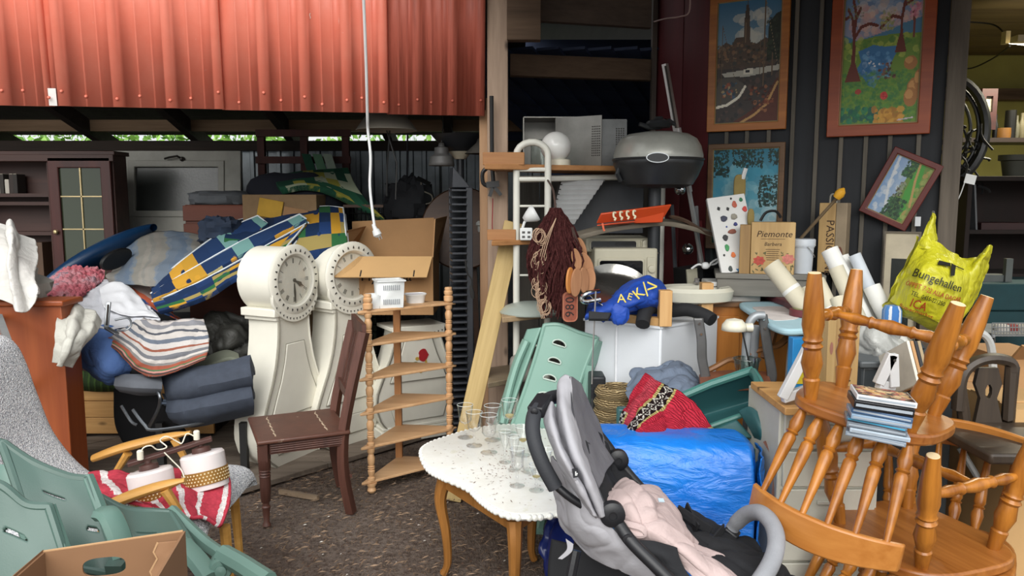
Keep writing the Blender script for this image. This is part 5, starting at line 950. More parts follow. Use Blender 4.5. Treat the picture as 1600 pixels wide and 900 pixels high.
def goblet(label, px, py, r, h, kind, dregs=False):
    p = zp(px, py); t_ = thing('wine_glass' if kind != 'tumbler' else 'tumbler', label, 'glass', T(p.x, p.y, zt+.001), 'small glasses on the white table')
    if kind == 'tumbler': pr = [(r*.8, 0), (r*.85, .004), (r, h), (r*.94, h), (r*.78, .012), (0, .01)]; mb = MB(); mb.lathe(pr, 24); mb.build('bowl', M_gl, t_)
    else:
        st = h*.42; mb = MB(); mb.lathe([(0, .001), (r*.9, 0), (r*.95, .003), (.012, .008), (.0045, .014)], 24); mb.build('foot', M_gl, t_)
        mb = MB(); mb.lathe([(.0045, .014), (.004, st*.5), (.007, st*.6), (.004, st*.7), (.006, st)], 12, cap=False); mb.build('stem', M_gl, t_)
        pr = [(.006, st), (r*.55, st+.008), (r*.8, st+h*.12), (r*.78, st+h*.2), (r*.9, st+h*.4), (r, h)] if kind == 'wine' else [(.005, st), (r*.4, st+h*.1), (r*.7, st+h*.3), (r, h)]
        pr = pr+[(a*.95, z+.001) for a, z in reversed(pr)]; mb = MB(); mb.lathe(pr, 24, cap=False); bw_ = mb.build('bowl', M_gl, t_); mb = MB(); mb.tube([(r*.985*math.cos(a), r*.985*math.sin(a), h) for a in np.linspace(0, 2*PI, 24, endpoint=False)], .0011, 5, closed=True); mb.build('rim', M_rimglint, bw_)  # opaque pale ring paints the bright glint round the glass edge
        if dregs: mb = MB(); mb.lathe([(0, st+.004), (r*.38, st+.012), (r*.55, st+h*.14), (0, st+h*.14)], 16); mb.build('dregs', M_wine, t_)
    return t_
G = [('back left wine glass on white table, at its far left', 727, 684, .028, .115, 'wine', 0), ('second wine glass from the left on the white table', 741, 697, .028, .115, 'wine', 0), ('wine glass standing third, nearest to the table centre', 764, 708, .029, .125, 'wine', 0), ('wine glass behind the third, middle back of table', 770, 688, .03, .12, 'wine', 0), ('wine glass at the far back, rim above table edge', 796, 678, .029, .12, 'wine', 1),
     ('slim cut stem glass right of the third wine glass', 789, 723, .02, .1, 'cone', 0), ('cocktail glass with yellowish dregs near the pushchair handle', 817, 712, .026, .095, 'cone', 1), ('tall narrow stem glass in the middle of the right cluster', 803, 735, .02, .105, 'cone', 0), ('small tumbler beside the cocktail glass', 835, 706, .024, .05, 'tumbler', 0), ('front stem glass, nearest to the scalloped table edge', 808, 760, .023, .11, 'wine', 0), ('small stem glass with amber dregs by the pushchair fabric', 838, 767, .022, .075, 'cone', 1), ('squat tumbler in the middle of the right cluster', 828, 738, .026, .045, 'tumbler', 0), ('stem glass half hidden by the pushchair fabric', 852, 750, .022, .09, 'cone', 0)]
for g in G: goblet(g[0], g[1], g[2], g[3]*1.4, g[4]*1.42, *g[5:])
# ================================================================ MIDDLE: white tube rack with shelves
M_tub = mat('chalky white tube', '#d3d2c8', .45, var=.06, dirt=('#8a7f70', 14, .72)); M_shf = wood('orange shelf plank', '#87582f', '#b17f4e', 'x', 10, .6); Yr = 4.32
xl, xr = P(807, 300, Yr).x, P(856, 300, Yr).x; zt_ = P(830, 222, Yr).z; rk = thing('tube_rack', 'white tubular steel rack with arched top and plank shelves', 'rack', T((xl+xr)/2, Yr, 0))
rr_ = (xr-xl)/2; arc = [V((xl, Yr, 0)), V((xl, Yr, zt_-.07))]+[V(((xl+xr)/2-(rr_)*math.cos(a), Yr, zt_-.07+.07*math.sin(a))) for a in np.linspace(.3, PI-.3, 8)]+[V((xr, Yr, zt_-.07)), V((xr, Yr, 0))]
mb = MB(); mb.tube(arc, .019, 12); mb.build('upright', M_tub, rk, w=True)
for py, r_ in ((265, .012), (280, .013), (322, .007), (430, .006), (540, .006)): mb = MB(); mb.tube([V((xl, Yr, P(830, py, Yr).z)), V((xr, Yr, P(830, py, Yr).z))], r_, 8); mb.build('crossbar', M_tub, rk, w=True)
x2 = P(1034, 300, 4.75).x; mb = MB(); mb.tube([V((x2, 4.75, 0)), V((x2, 4.75, P(1034, 280, 4.75).z))], .022, 10); mb.build('rear_upright', M_tub, rk, w=True); mb = MB(); mb.tube([V((xl, Yr+.05, P(820, 280, Yr).z)), V((x2, 4.75, P(1000, 275, 4.75).z))], .018, 8); mb.build('rear_crossbar', M_tub, rk, w=True)
def shelfboard(name, label, quad, th, m):
    t_ = [P(*q) for q in quad]; z = sum(p.z for p in t_[:2])/2; mb = MB(); pts = [V((p.x, p.y, z)) for p in t_]; mb.hexa([p-V((0, 0, th)) for p in pts]+pts); o = mb.build(name, m, None, bevel=.004); return tag(o, label, 'shelf')
shelfboard('shelf_plank', 'orange brown plank shelf through top of the white rack', [(757, 258, 4.22), (965, 257, 4.5), (965, 250, 5.2), (775, 248, 4.62)], .03, M_shf); zs1 = P(850, 258, 4.3).z
mb = MB(); mb.box((0, 0, .04), (.23, .025, .07), T(P(787, 250, 4.3).x, 4.3, zs1-.005)); tag(mb.build('wood_block', M_shf, None, bevel=.004), 'orange wood offcut standing on the left end of plank shelf', 'wood block')
shelfboard('shelf_plank', 'middle plank shelf carrying the small white desk lamp', [(768, 378, 4.2), (862, 372, 4.4), (862, 366, 4.75), (775, 366, 4.7)], .028, M_shf); zs2 = P(800, 376, 4.25).z
mb = MB(); mb.box((P(775, 365, 4.25).x+.03, 4.3, zs2+.03), (.16, .02, .06)); tag(mb.build('wood_block', M_shf, None, bevel=.003), 'short plank piece on the middle shelf behind leaning plank', 'wood block')
M_shp = wood('pale shelf plank', '#8f7556', '#b39a78', 'x', 10, .7)
shelfboard('shelf_plank', 'lower pale plank shelf carrying the big grey bowl lid', [(785, 497, 4.1), (862, 487, 4.3), (862, 478, 4.7), (782, 483, 4.5)], .03, M_shp); zs3 = P(820, 493, 4.2).z
shelfboard('shelf_plank', 'lowest grey plank shelf left of green reclining back', [(762, 592, 4.1), (830, 592, 4.3), (850, 580, 4.7), (765, 585, 4.5)], .03, wood('grey plank', '#5f5346', '#84765f', 'x'))
mb = MB(); mb.box((P(800, 640, 4.3).x, 4.34, .27), (.06, .04, .54)); tag(mb.build('wood_post', wood('grey plank', '#5f5346', '#84765f', 'x'), None), 'short grey wooden leg under the lowest plank shelf', 'post')
mb = MB(); p = P(828, 478, 4.35); mb.lathe([(.17, 0), (.172, .008), (.14, .04), (.08, .06), (.02, .066), (0, .066)], 32, T(p.x, 4.3, zs3)); tag(mb.build('lamp_bowl', mat('greenish grey glass', '#9ea79f', .3, var=.06), None), 'shallow greyish glass lamp bowl upside down on lower shelf', 'bowl')
p = P(822, 363, 4.3); t_ = thing('desk_lamp', 'small white desk lamp with socket base on middle shelf', 'lamp', T(p.x, 4.28, zs2)); mb = MB(); mb.box((0, 0, .035), (.07, .03, .07)); mb.build('base', M_wpl, t_, bevel=.006)
mb = MB(); mb.tube([(-.02, 0, .07), (-.01, 0, .1), (.005, 0, .12)], .008, 6); mb.build('arm', M_wpl, t_); mb = MB(); mb.lathe([(.012, -.03), (.03, 0), (.045, .03), (.045, .05)], 20, T(.012, 0, .13) @ ROT(0, 60, 0), cap=False); mb.build('shade', M_wpl, t_, solid=.003)
for i, (x, z) in enumerate(((-.015, .045), (.015, .045), (-.015, .02), (.015, .02))): mb = MB(); mb.box((x, -.016, z), (.016, .003, .012)); mb.build('switch', M_gsh, t_)
mb = MB(); mb.blob(P(815, 575, 4.3), (.07, .07, .08), None, amp=.1); tag(mb.build('bag', mat('pale bag', '#9a9790', .8), None), 'pale rounded bundle on the lowest plank shelf', 'bundle')
# globe lamp
p = P(871, 253, 4.45); t_ = thing('globe_lamp', 'white glass globe lamp on plank shelf behind white rack', 'lamp', T(p.x, 4.45, zs1)); gz = P(868, 231, 4.45).z-zs1; R_ = .087
mb = MB(); mb.blob((-.01, 0, gz+.005), (R_, R_, R_), None, 28, 18, 1); mb.build('globe', mat('opal glass', '#e0e0dc', .15, var=.04), t_); mb = MB(); mb.lathe([(.06, 0), (.065, .005), (.065, .035), (.05, .04)], 24, T(.01, 0, 0)); mb.build('base', mat('cream base', '#cfcab8', .5), t_)
t_ = thing('glass_jar', 'clear glass jar behind the white rack on plank shelf', 'jar', T(P(845, 250, 4.6).x, 4.6, zs1)); mb = MB(); mb.lathe([(.055, 0), (.06, .01), (.06, .14), (.05, .15), (.045, .16)], 20); mb.build('body', glassm('jar glass', '#e6ecea', .05), t_)
# metal oven like boxes
M_zinc = mat('brushed metal sheet', '#8e8c87', .42, .7, var=.2, vs=6); M_zinc2 = mat('dark metal sheet', '#5b5c5c', .4, .7, var=.25, vs=6)
def metalbox(label, px0, px1, py0, Y, dep, m, openf):
    a, b = P(px0, 252, Y), P(px1, 252, Y); h = P(px0, py0, Y).z-zs1; w_ = b.x-a.x; t_ = thing('metal_housing', label, 'metal box', T(a.x, Y, zs1), 'metal housings on the plank shelf'); mb = MB()
    for ct, sz in (((0, dep/2, h/2), (.006, dep, h)), ((w_, dep/2, h/2), (.006, dep, h)), ((w_/2, dep, h/2), (w_, .006, h)), ((w_/2, dep/2, .003), (w_, dep, .006)), ((w_/2, dep/2, h), (w_, dep, .006))): mb.box(ct, sz)
    mb.build('body', m, t_); return t_, w_, h
t_, w_, h = metalbox('wide open bright metal housing behind the globe lamp', 818, 900, 183, 4.75, .3, M_zinc, 1)
q = T(w_*.62, 0, 0) @ ROT(0, 0, -32); mb = MB(); mb.box((.15, 0, h/2), (.31, .006, h-.01), q); pn = mb.build('side_plate', M_zinc, t_); mb = MB()
for i in range(5):
    for j in range(13): mb.box((.245+i*.012, -.004, .07+j*.014), (.006, .002, .007), q)
mb.build('vent_holes', M_dot, pn)['kind'] = 'stuff'
t_, w_, h = metalbox('narrow dull metal housing with vent grid left of grill', 922, 978, 187, 4.7, .3, M_zinc2, 1)
mb = MB(); mb.box((w_/2, -.003, h/2), (w_, .006, h)); pn = mb.build('front_plate', M_zinc2, t_); mb = MB()
for i in range(4):
    for j in range(12): mb.box((w_-.06+i*.014, -.007, .09+j*.013), (.008, .002, .007))
mb.build('vent_holes', M_dot, pn)['kind'] = 'stuff'
# washboard-like ribbed tray
wb = thing('ribbed_tray', 'ribbed grey metal tray leaning right of the white rack', 'tray', P(900, 345, 4.4)); A, B, C_ = P(878, 282, 4.55), P(945, 282, 4.55), P(858, 352, 4.3); C2 = P(898, 350, 4.3)
mb = MB(); n = 18
for i in range(n+1):
    f = i/n; k = .02 if i % 2 else 0; a = A.lerp(C_, f)+V((0, -k, k*.6)); b = B.lerp(C2, f)+V((0, -k, k*.6)); mb.v += [a, b]
for i in range(n): mb.f.append((2*i, 2*i+1, 2*i+3, 2*i+2))
mb.build('plate', mat('dull ribbed metal', '#a9aaaa', .4, .4, var=.12), wb, w=True, solid=.004, flatn=True)
mb = MB(); mb.bar(A, C_, .02, .012); mb.bar(A, B, .02, .012); mb.build('frame', M_zinc2, wb, w=True)
mb = MB(); mb.box((0, .1, .15), (.45, .2, .36), T(P(950, 330, 4.7).x, 4.75, P(950, 345, 4.7).z-.05)); tag(mb.build('dark_panel', mat('slate panel', '#3c3f45', .5), None, bevel=.004), 'slate grey metal box behind the ribbed tray', 'box')
# ---- kettle grill on a pole
Yg = 4.3; p = P(1028, 255, Yg); M_lid = mat('weathered dark enamel', '#9a9b94', .3, .2, var=.25, vs=5, dirt=('#8f8f84', 5, .6), bump=.05); M_bowl = mat('charcoal enamel', '#2a2c2e', .4, .2, var=.15)
gr = thing('kettle_grill', 'dark grey round kettle grill on a single pole', 'grill', T(p.x, Yg, 0)); zr = P(1028, 249, Yg).z; Rg = P(1097, 256, Yg).x-p.x
mb = MB(); mb.lathe([(Rg, 0), (Rg*1.0, .02), (Rg*.985, .035), (Rg*.95, .07), (Rg*.85, .11), (Rg*.68, .135), (Rg*.35, .148), (0, .15)], 48, T(0, 0, zr), cap=False); ld = mb.build('lid', M_lid, gr)
mb = MB(); mb.lathe([(Rg*.99, 0), (Rg*1.01, -.012), (Rg*1.0, -.03), (Rg*.97, -.045), (Rg*.9, -.09), (Rg*.78, -.14), (Rg*.6, -.155), (0, -.16)], 48, T(0, 0, zr), cap=False); mb.build('bowl', M_bowl, gr)
mb = MB(); mb.tube([(Rg*1.005*math.cos(a), Rg*1.005*math.sin(a), zr-.002) for a in np.linspace(0, 2*PI, 48, endpoint=False)], .007, 6, closed=True); mb.build('rim', M_bowl, gr)
mb = MB(); mb.lathe([(.06, 0), (.075, .02), (.065, .035), (.03, .045), (.02, .06)], 16, T(.0, 0, zr+.172)); mb.tube([(-.11, -.02, zr+.19), (-.06, -.01, zr+.175), (0, 0, zr+.18), (.06, .0, zr+.205), (.09, 0, zr+.19)], [.012, .015, .02, .018, .01], 8); mb.build('lid_knob', M_bowl, ld)
mb = MB(); mb.blob((.035, -.01, zr+.208), (.014, .014, .014), None, 10, 8, 1); mb.build('knob_screw', mat('chrome', '#cfd1d2', .15, 1), ld)
mb = MB(); mb.prism([(.06*math.cos(a), .026*math.sin(a)) for a in np.linspace(0, 2*PI, 24, endpoint=False)], .012, XZ @ T(-.05, zr-.003, Rg*.985)); bd = mb.build('badge', M_bowl, gr, bevel=.004)
mb = MB(); mb.ring([(.06*math.cos(a), .027*math.sin(a)) for a in np.linspace(0, 2*PI, 24, endpoint=False)], [(.055*math.cos(a), .0225*math.sin(a)) for a in np.linspace(0, 2*PI, 24, endpoint=False)], .015, XZ @ T(-.05, zr-.003, Rg*.985)); mb.build('badge_rim', mat('chrome', '#cfd1d2', .15, 1), bd)
mb = MB(); mb.tube([(-Rg*.9, -.05, zr-.05), (-Rg*.95, -.06, zr-.08), (-Rg*.86, -.05, zr-.12)], .014, 8); mb.build('side_handle', M_bowl, gr)
px_ = P(1021, 400, Yg).x-p.x; mb = MB(); mb.tube([(px_, 0, 1.07), (px_, 0, zr-.15)], .035, 20); mb.build('pole', mat('charcoal pole', '#2b2e32', .45, .3), gr); mb = MB(); mb.lathe([(.036, 0), (.037, .008)], 20, T(px_, 0, P(1021, 396, Yg).z), cap=False); mb.build('pole_joint', mat('chrome', '#cfd1d2', .15, 1), gr); mb = MB(); mb.lathe([(.1, 0), (.1, .02), (.04, .04)], 28, T(px_, 0, 1.062)); mb.build('foot', M_bowl, gr)
# aluminium stand behind the grill (long bars), ski pole like
M_alu = mat('satin aluminium', '#b9b6b4', .35, .8); t_ = thing('telescopic_stand', 'satin aluminium telescopic stand behind grill with clamp knobs', 'stand', P(1060, 480, 4.62)); mb = MB(); mb.tube([P(1039, 100, 4.62), P(1058, 210, 4.62)], .02, 4); mb.build('upper_rail', M_alu, t_, w=True); mb = MB(); mb.tube([P(1039.5, 103, 4.60), P(1056, 200, 4.60)], .006, 4); mb.build('rail_groove', M_dot, t_, w=True)
mb = MB(); mb.tube([P(1075, 290, 4.6), P(1098, 420, 4.6)], .015, 6); mb.build('leg', M_alu, t_, w=True); mb = MB(); mb.tube([P(1060, 200, 4.62), P(1078, 300, 4.62)], .016, 6); mb.build('mid_rail', M_alu, t_, w=True)
mb = MB(); mb.tube([P(1098, 420, 4.6), Zp(1120, 690, 0)], .015, 6); mb.build('lower_leg', M_alu, t_, w=True)
for px, py in ((1062, 296), (1074, 389)): mb = MB(); q = P(px, py, 4.52); mb.lathe([(.03, 0), (.034, .01), (.024, .035), (.012, .045), (0, .046)], 14, T(*q) @ ROT(90)); mb.build('clamp_knob', mat('chrome', '#cfd1d2', .15, 1), t_, w=True)
# bent wooden board (old ski seat) with orange coat rack on it
M_grw = wood('grey bent wood', '#5e574c', '#857c6c', 'x', 9, .75); cv = [(903, 372, 4.15), (950, 360, 4.18), (1000, 353, 4.22), (1040, 350, 4.28), (1080, 357, 4.34), (1130, 372, 4.4)]
t_ = thing('bent_board', 'grey bent wooden board arching under the orange coat rack', 'board', P(1010, 355, 4.25)); up_ = [P(*q) for q in cv]; mb = MB(); mb.net([[p+V((0, .15, .015)) for p in up_], [p+V((0, .07, .01)) for p in up_], up_], 40, 8); mb.build('board', M_grw, t_, w=True, solid=.026, bevel=.004)
M_wk = wood('dark brown strip', '#3f2f24', '#5d483a', 'x', 9); mb = MB(); mb.tube(smooth([P(1046, 338, 4.3), P(1070, 345, 4.34), P(1100, 362, 4.38), P(1130, 370, 4.38)], 12), [.01, .02, .022]+[.02]*8+[.01], 6, flat=.6); mb.build('strip', M_wk, t_, w=True)
M_ora = mat('bright orange', '#c4451a', .35, var=.06); oc = thing('coat_rack', 'bright orange coat rack with four cream hooks on bent board', 'coat rack', P(975, 350, 4.2))
mb = MB(); A, B = P(932, 343, 4.12), P(1046, 332, 4.2); q = axes(A, B-A, V((0, -.6, 1))); L_ = (B-A).length
mb.prism([(0, -.02), (.02, .04), (L_, .055), (L_-.03, -.02)], .012, q); mb.build('back_plate', M_ora, oc, w=True, bevel=.004); mb = MB(); mb.prism([(.0, 0), (.11, .012), (L_*.52, .012), (L_*.47, -.06), (.03, -.035)], .008, q @ T(0, -.025, .012) @ ROT(50)); mb.build('tray', M_ora, oc, w=True, bevel=.003)
mb = MB(); a_ = q @ V((L_*.5, -.035, .02)); mb.hexa([a_, a_+V((.16, .02, .005)), a_+V((.16, .1, .005)), a_+V((.02, .1, 0)), a_+V((.015, -.01, .07)), a_+V((.17, .015, .075)), a_+V((.17, .09, .08)), a_+V((.03, .09, .075))]); mb.build('box_end', M_ora, oc, w=True, bevel=.004)
for i in range(4): mb = MB(); o_ = q @ V((.09+i*.037, .02, .02)); mb.tube(smooth([o_+V((.008, 0, .02)), o_+V((-.004, -.01, .022)), o_+V((-.004, -.015, .0)), o_+V((.006, -.02, -.008)), o_+V((-.002, -.025, -.02))], 12), .0055, 6); mb.build('hook', mat('cream hook', '#ded3b4', .5), oc, w=True)
mb = MB(); mb.tube([A+V((.03, -.02, -.02)), A+V((.035, -.03, -.05)), A+V((.04, -.03, -.06))], .006, 6); mb.build('peg', mat('salmon plastic', '#d9694a', .4), oc, w=True)
# ---- brown net with cork floats on the rack
s = NT('brown net twine'); nn = s.noise(s.co(scale=(1, 1, .08)), 160, 4, .8); n2 = s.noise(s.co(), 50, 4, .8); cc = s.ramp(nn, [(.35, '#35191a'), (.55, '#5c3130'), (.72, '#865954')]); s.bump(s.math('ADD', nn, n2), 1, .02); M_net = s.fin(cc, .95, spec=.1)
Yn_ = 3.95; nt = thing('fishing_net', 'bundle of dark brown fishing net with float string', 'net', P(868, 500, Yn_)); top_ = P(868, 325, Yn_); zb_ = P(868, 500, Yn_).z
mb = MB()
for i in range(260):
    a = rng.uniform(0, 2*PI); k = rng.uniform(.55, 1)**.5; w_ = lambda t: .014+.138*math.sin(min(1, t*1.15)*PI*.62)**1.0*(1-.45*max(0, t-.65)/.35); L = rng.uniform(.46, .57)*(1 if abs(math.cos(a)) < .75 else .85)
    pts = []
    for j in range(9):
        t = j/8; pts.append(top_+V((w_(t)*k*math.cos(a+.25*math.sin(6*t+i))+.006*rng.normal(), .7*w_(t)*k*math.sin(a)+.004*rng.normal(), -L*t)))
    mb.tube(pts, [.0035+.003*math.sin(PI*t/8) for t in range(9)], 5)
o = mb.build('twine', M_net, nt, w=True); o['kind'] = 'stuff'
mb = MB(); mb.blob(top_-V((0, 0, .27)), (.09, .065, .22), None, 20, 14, .9, .2, 12); mb.build('core', M_net, nt, w=True)
mb = MB()
for i in range(26):
    a = rng.uniform(PI*.75, PI*1.45); x0 = -.07-.035*rng.uniform(); z0 = -rng.uniform(.1, .54); c0 = top_+V((x0+.03*(z0 < -.45), -.08, z0)); mb.tube([c0+V((.025*math.cos(b), .008*math.sin(2*b), .035*math.sin(b))) for b in np.linspace(0, 2*PI, 10, endpoint=False)], .0022, 4, closed=True)
for k_ in range(3): mb.tube(smooth([top_+V((.0, -.06, -.05)), top_+V((-.05-.01*k_, -.085, -.2)), top_+V((-.09-.006*k_, -.085, -.4)), top_+V((-.055-.008*k_, -.08, -.56))], 14), .0022, 4)
o = mb.build('pale_twine', mat('pale twine', '#a98c74', .9), nt, w=True); o['kind'] = 'stuff'
mb = MB(); mb.tube(smooth([P(856, 282, 4.29), P(864, 296, 4.1), P(867, 315, 3.98), top_], 12), .006, 6); mb.build('hanging_cord', mat('brown cord', '#4b3a33', .8), nt, w=True)
M_crk = wood('cork float', '#8a5c3c', '#b58560', 'z', 9, .8, bump=.25)
for i, (px, py, dy, tilt, rl, m_) in enumerate(((908, 392, .02, 12, 1, 0), (917, 414, -.01, 22, 1, 0), (921, 440, -.03, -6, 1, 0), (911, 438, -.06, 4, .95, 0), (899, 441, -.09, -4, 1.05, 0), (889, 438, -.1, -2, .95, 1), (900, 405, -.04, 14, .8, 0))):
    c0 = P(px, py, Yn_-.03+dy); q = T(*c0) @ ROT(0, -tilt, 0) @ ROT(0, 0, (-25, -15, -10, 35, 30, 50, 20)[i]); mb = MB(); mb.prism([(.032*rl*math.cos(a), .078*rl*math.sin(a)*.9) for a in np.linspace(0, 2*PI, 22, endpoint=False)], .011, q @ XZ)
    t_ = tag(mb.build('cork_float', M_crk if not m_ else wood('orange float', '#b06a30', '#d1904e', 'z'), None, bevel=.003), ('oval cork float highest at the back of the net bundle', 'oval cork float tilted right, upper right of float bunch', 'oval cork float lowest at the right of the bunch', 'brownish oval cork float second from right in front row', 'oval cork float in the middle of the front row', 'orange cork float seen edge on at the left of bunch', 'small oval cork float hanging upper left of the bunch')[i], 'float', 'cork floats on the net')
mb = MB()
for dx in (0, .012, .024): mb.tube([P(893+dx*100, 355, Yn_-.05), P(900+dx*200, 385, Yn_-.05), P(902+dx*300, 400, Yn_-.06)], .0025, 4)
mb.build('float_cord', mat('brown cord', '#4b3a33', .8), nt, w=True)
# house number plaque
pq = thing('number_plaque', 'small terracotta plaque with dark numerals hanging under the net', 'plaque', P(890, 478, Yn_-.08)); c0 = P(890, 479, Yn_-.08); q = T(*c0) @ ROT(0, 0, 8) @ XZ
mb = MB(); mb.prism(rrect(.075, .15, .025, 5), .014, q); mb.build('plate', mat('terracotta', '#8c4a35', .6, var=.25, vs=40), pq, w=True, bevel=.004); mb = MB(); mb.ring(rrect(.077, .152, .025, 5), rrect(.065, .14, .022, 5), .018, q); mb.build('rim', mat('terracotta rim', '#a5654c', .6), pq, w=True)
text('980', .066, q @ T(0, 0, .016) @ ROT(0, 0, 90), mat('plaque ink', '#22120e', .6), pq, space=1.1)
# cream microwave ovens
M_crm = mat('yellowed cream enamel', '#b5b09c', .4, var=.06); M_blkg = mat('dark oven glass', '#0c0d0f', .12, var=.1)
def oven(label, px0, px1, py0, py1, Y, dep, rz=0):
    a, b = P(px0, py1, Y), P(px1, py1, Y); h = P(px0, py0, Y).z-a.z; w_ = b.x-a.x; t_ = thing('microwave_oven', label, 'microwave', T(a.x, Y, a.z) @ ROT(0, 0, rz)); mb = MB(); mb.box((w_/2, dep/2, h/2), (w_, dep, h)); mb.build('body', M_crm, t_, bevel=.012)
    mb = MB(); mb.prism(rrect(w_*.74, h*.72, .02), .012, XZ @ T(w_*.42, h*.48, 0)); dr = mb.build('door', M_crm, t_, bevel=.005); mb = MB(); mb.prism(rrect(w_*.68, h*.62, .012), .016, XZ @ T(w_*.42, h*.48, 0)); mb.build('window', M_blkg, dr)
    mb = MB(); mb.box((w_*.9, -.006, h*.5), (w_*.14, .012, h*.7)); pn = mb.build('control_panel', M_crm, t_, bevel=.003)
    for k in (.35, .65): mb = MB(); mb.lathe([(.022, 0), (.02, .016), (0, .018)], 16, T(w_*.9, -.012, h*k) @ ROT(90)); mb.build('dial', M_crm, pn)
    return t_
oven('upper cream microwave oven, dim under the bent board', 915, 1018, 372, 394, 4.38, .35); oven('lower cream microwave oven with black window behind pan', 928, 1026, 388, 478, 4.25, .36)
# dark things on the shelf to the right of the grill pole
mb = MB(); q = P(1125, 420, 4.5); 
t_ = thing('radio', 'dim cream and black cassette radio under the white cord', 'radio', P(1120, 455, 4.45)); A, B = P(1074, 424, 4.4), P(1138, 414, 4.5); q = axes(P(1074, 450, 4.4), B-A, V((-.2, 1, 0))); L_ = (B-A).length; mb = MB(); mb.box((L_/2, .07, .05), (L_, .14, .12), q); mb.build('body', mat('black case', '#17181a', .45), t_, w=True, bevel=.004); mb = MB(); mb.box((.035, -.002, .05), (.07, .01, .115), q); mb.build('front_strip', mat('dull cream panel', '#9a9785', .6), t_, w=True); mb = MB(); mb.box((L_*.65, -.004, .05), (L_*.5, .01, .08), q); mb.build('window', M_blkg, t_, w=True)
mb = MB(); mb.tube(smooth([P(1080, 420, 4.36), P(1092, 413, 4.36), P(1105, 418, 4.36), P(1112, 410, 4.38), P(1124, 404, 4.4), P(1118, 412, 4.4), P(1108, 414, 4.38)], 30), .006, 6); mb.blob(P(1102, 415, 4.35), (.022, .02, .02), None, 10, 8); tag(mb.build('coiled_cable', mat('white cable', '#d6d8d8', .5), None), 'white coiled cord with plug lying on the radio', 'cord')
for i, (px, py0, py1, col, lab) in enumerate(((1050, 320, 440, '#33363b', 'dark grey umbrella'), (1088, 322, 430, '#7a7a7c', 'grey rod'), (1094, 345, 430, '#6d1f24', 'dim red rod'), (1108, 310, 420, '#1d2b2c', 'dark green rod'))):
    mb = MB(); mb.tube([P(px, py0, 4.75), P(px+6, py1, 4.7), Zp(px+14, 640, .0)], [.012, .014, .012], 6); tag(mb.build('rod', mat('rod %d' % i, col, .6), None), lab+' standing upright in the dark behind the kettle grill', 'rod')
# ---- white appliance carton (white cabinet) in the middle
M_wcab = mat('white enamel', '#d4d8dd', .45, var=.04, vs=3); zc_ = P(1033, 512, 3.75).z; c0 = P(1033, 512, 3.75); l0 = P(913, 492, 4.02); r0_ = P(1122, 498, 4.1); l0.z = r0_.z = c0.z
wc = thing('white_cabinet', 'white cabinet standing cornerwise under pan and blue bag', 'cabinet', T(c0.x, c0.y, 0)); el = (l0-c0); er = (r0_-c0); mb = MB(); pts = [V((0, 0, 0)), er, er+el, el]; mb.hexa([V((p.x, p.y, 0)) for p in pts]+[V((p.x, p.y, zc_)) for p in pts]); mb.build('body', M_wcab, wc, bevel=.008)
n_ = V((el.y, -el.x, 0)).normalized(); n_ = -n_ if n_.y > 0 else n_; mb = MB(); mb.bar(el*.56+n_*.003+V((0, 0, .02)), el*.56+n_*.003+V((0, 0, zc_-.02)), .012, .01); mb.build('seam', mat('pale seam', '#e4e6ea', .4), wc)
mb = MB(); a = V((0, 0, zc_-.0)); mb.bar(a+n_*.004, a+el+n_*.004, .012, .012); mb.bar(a, a+er, .012, .012); mb.build('top_edge', M_wcab, wc)
# timber U frame on top
M_bir = wood('birch frame', '#b98a52', '#d8b07a', 'z', 11, .5, bump=.05); tf = thing('birch_frame', 'pale birch frame with two upright posts on the white cabinet', 'frame', T(c0.x, c0.y, zc_))
pA, pB = P(1040, 508, 3.74), P(1105, 488, 4.0)
for px, p_, t0 in ((1040, pA, 455), (1105, pB, 443)): mb = MB(); mb.box((p_.x, p_.y+.03, (P(px, t0, p_.y).z+zc_)/2+.004), (.062, .062, P(px, t0, p_.y).z-zc_-.004)); mb.build('post', M_bir, tf, w=True, bevel=.003)
mb = MB(); mb.bar(V((pA.x, pA.y+.03, zc_+.022)), P(955, 492, 3.98)*1.0+V((0, 0, zc_+.022-P(955, 492, 3.98).z)), .045, .045); mb.build('rail', wood('birch rail', '#b98a52', '#d8b07a', 'x', 11, .5), tf, w=True)
# black foam handles, pan, blue bag
M_foam = mat('black foam', '#1b1c1f', .8, bump=.2, bs=120)
t_ = thing('foam_handlebar', 'black foam padded handlebar lying across the white cabinet', 'handlebar', P(1050, 500, 3.85)); mb = MB(); mb.tube(smooth([P(1050, 486, 3.9), P(1075, 484, 3.86), P(1100, 492, 3.8), P(1113, 500, 3.76)], 14), .034, 12); mb.tube(smooth([P(1018, 478, 3.85), P(1008, 488, 3.78), P(1004, 507, 3.72)], 10), .036, 12); mb.tube([P(1018, 480, 3.85), P(1050, 486, 3.9)], .03, 10); mb.build('foam_grip', M_foam, t_, w=True)
pn = thing('frying_pan', 'shiny steel pan with loop handle tilted on the blue bag', 'pan', P(960, 460, 3.9)); pc = P(965, 452, 3.92); q = axes(pc, P(1000, 432, 4.0)-P(925, 470, 3.8), V((-.1, .75, .55)))
mb = MB(); mb.lathe([(0, -.03), (.13, -.03), (.15, -.015), (.175, .015), (.18, .018), (.178, .02), (.15, -.008), (.12, -.022), (0, -.024)], 36, q); mb.build('bowl', mat('polished steel', '#9c9a94', .2, .95, var=.2, vs=9), pn, w=True)
a_ = P(932, 466, 3.8); mb = MB(); mb.tube(smooth([P(936, 455, 3.78), P(918, 458, 3.74), P(909, 465, 3.74), P(914, 472, 3.74), P(938, 468, 3.76)], 18), .011, 8); mb.build('handle', mat('chrome', '#cfd1d2', .15, 1), pn, w=True)
s = NT('ikat blue'); M_blu = mat('bright blue woven bag', '#1b48a8', .6, var=.12, vs=5, wr=.5)
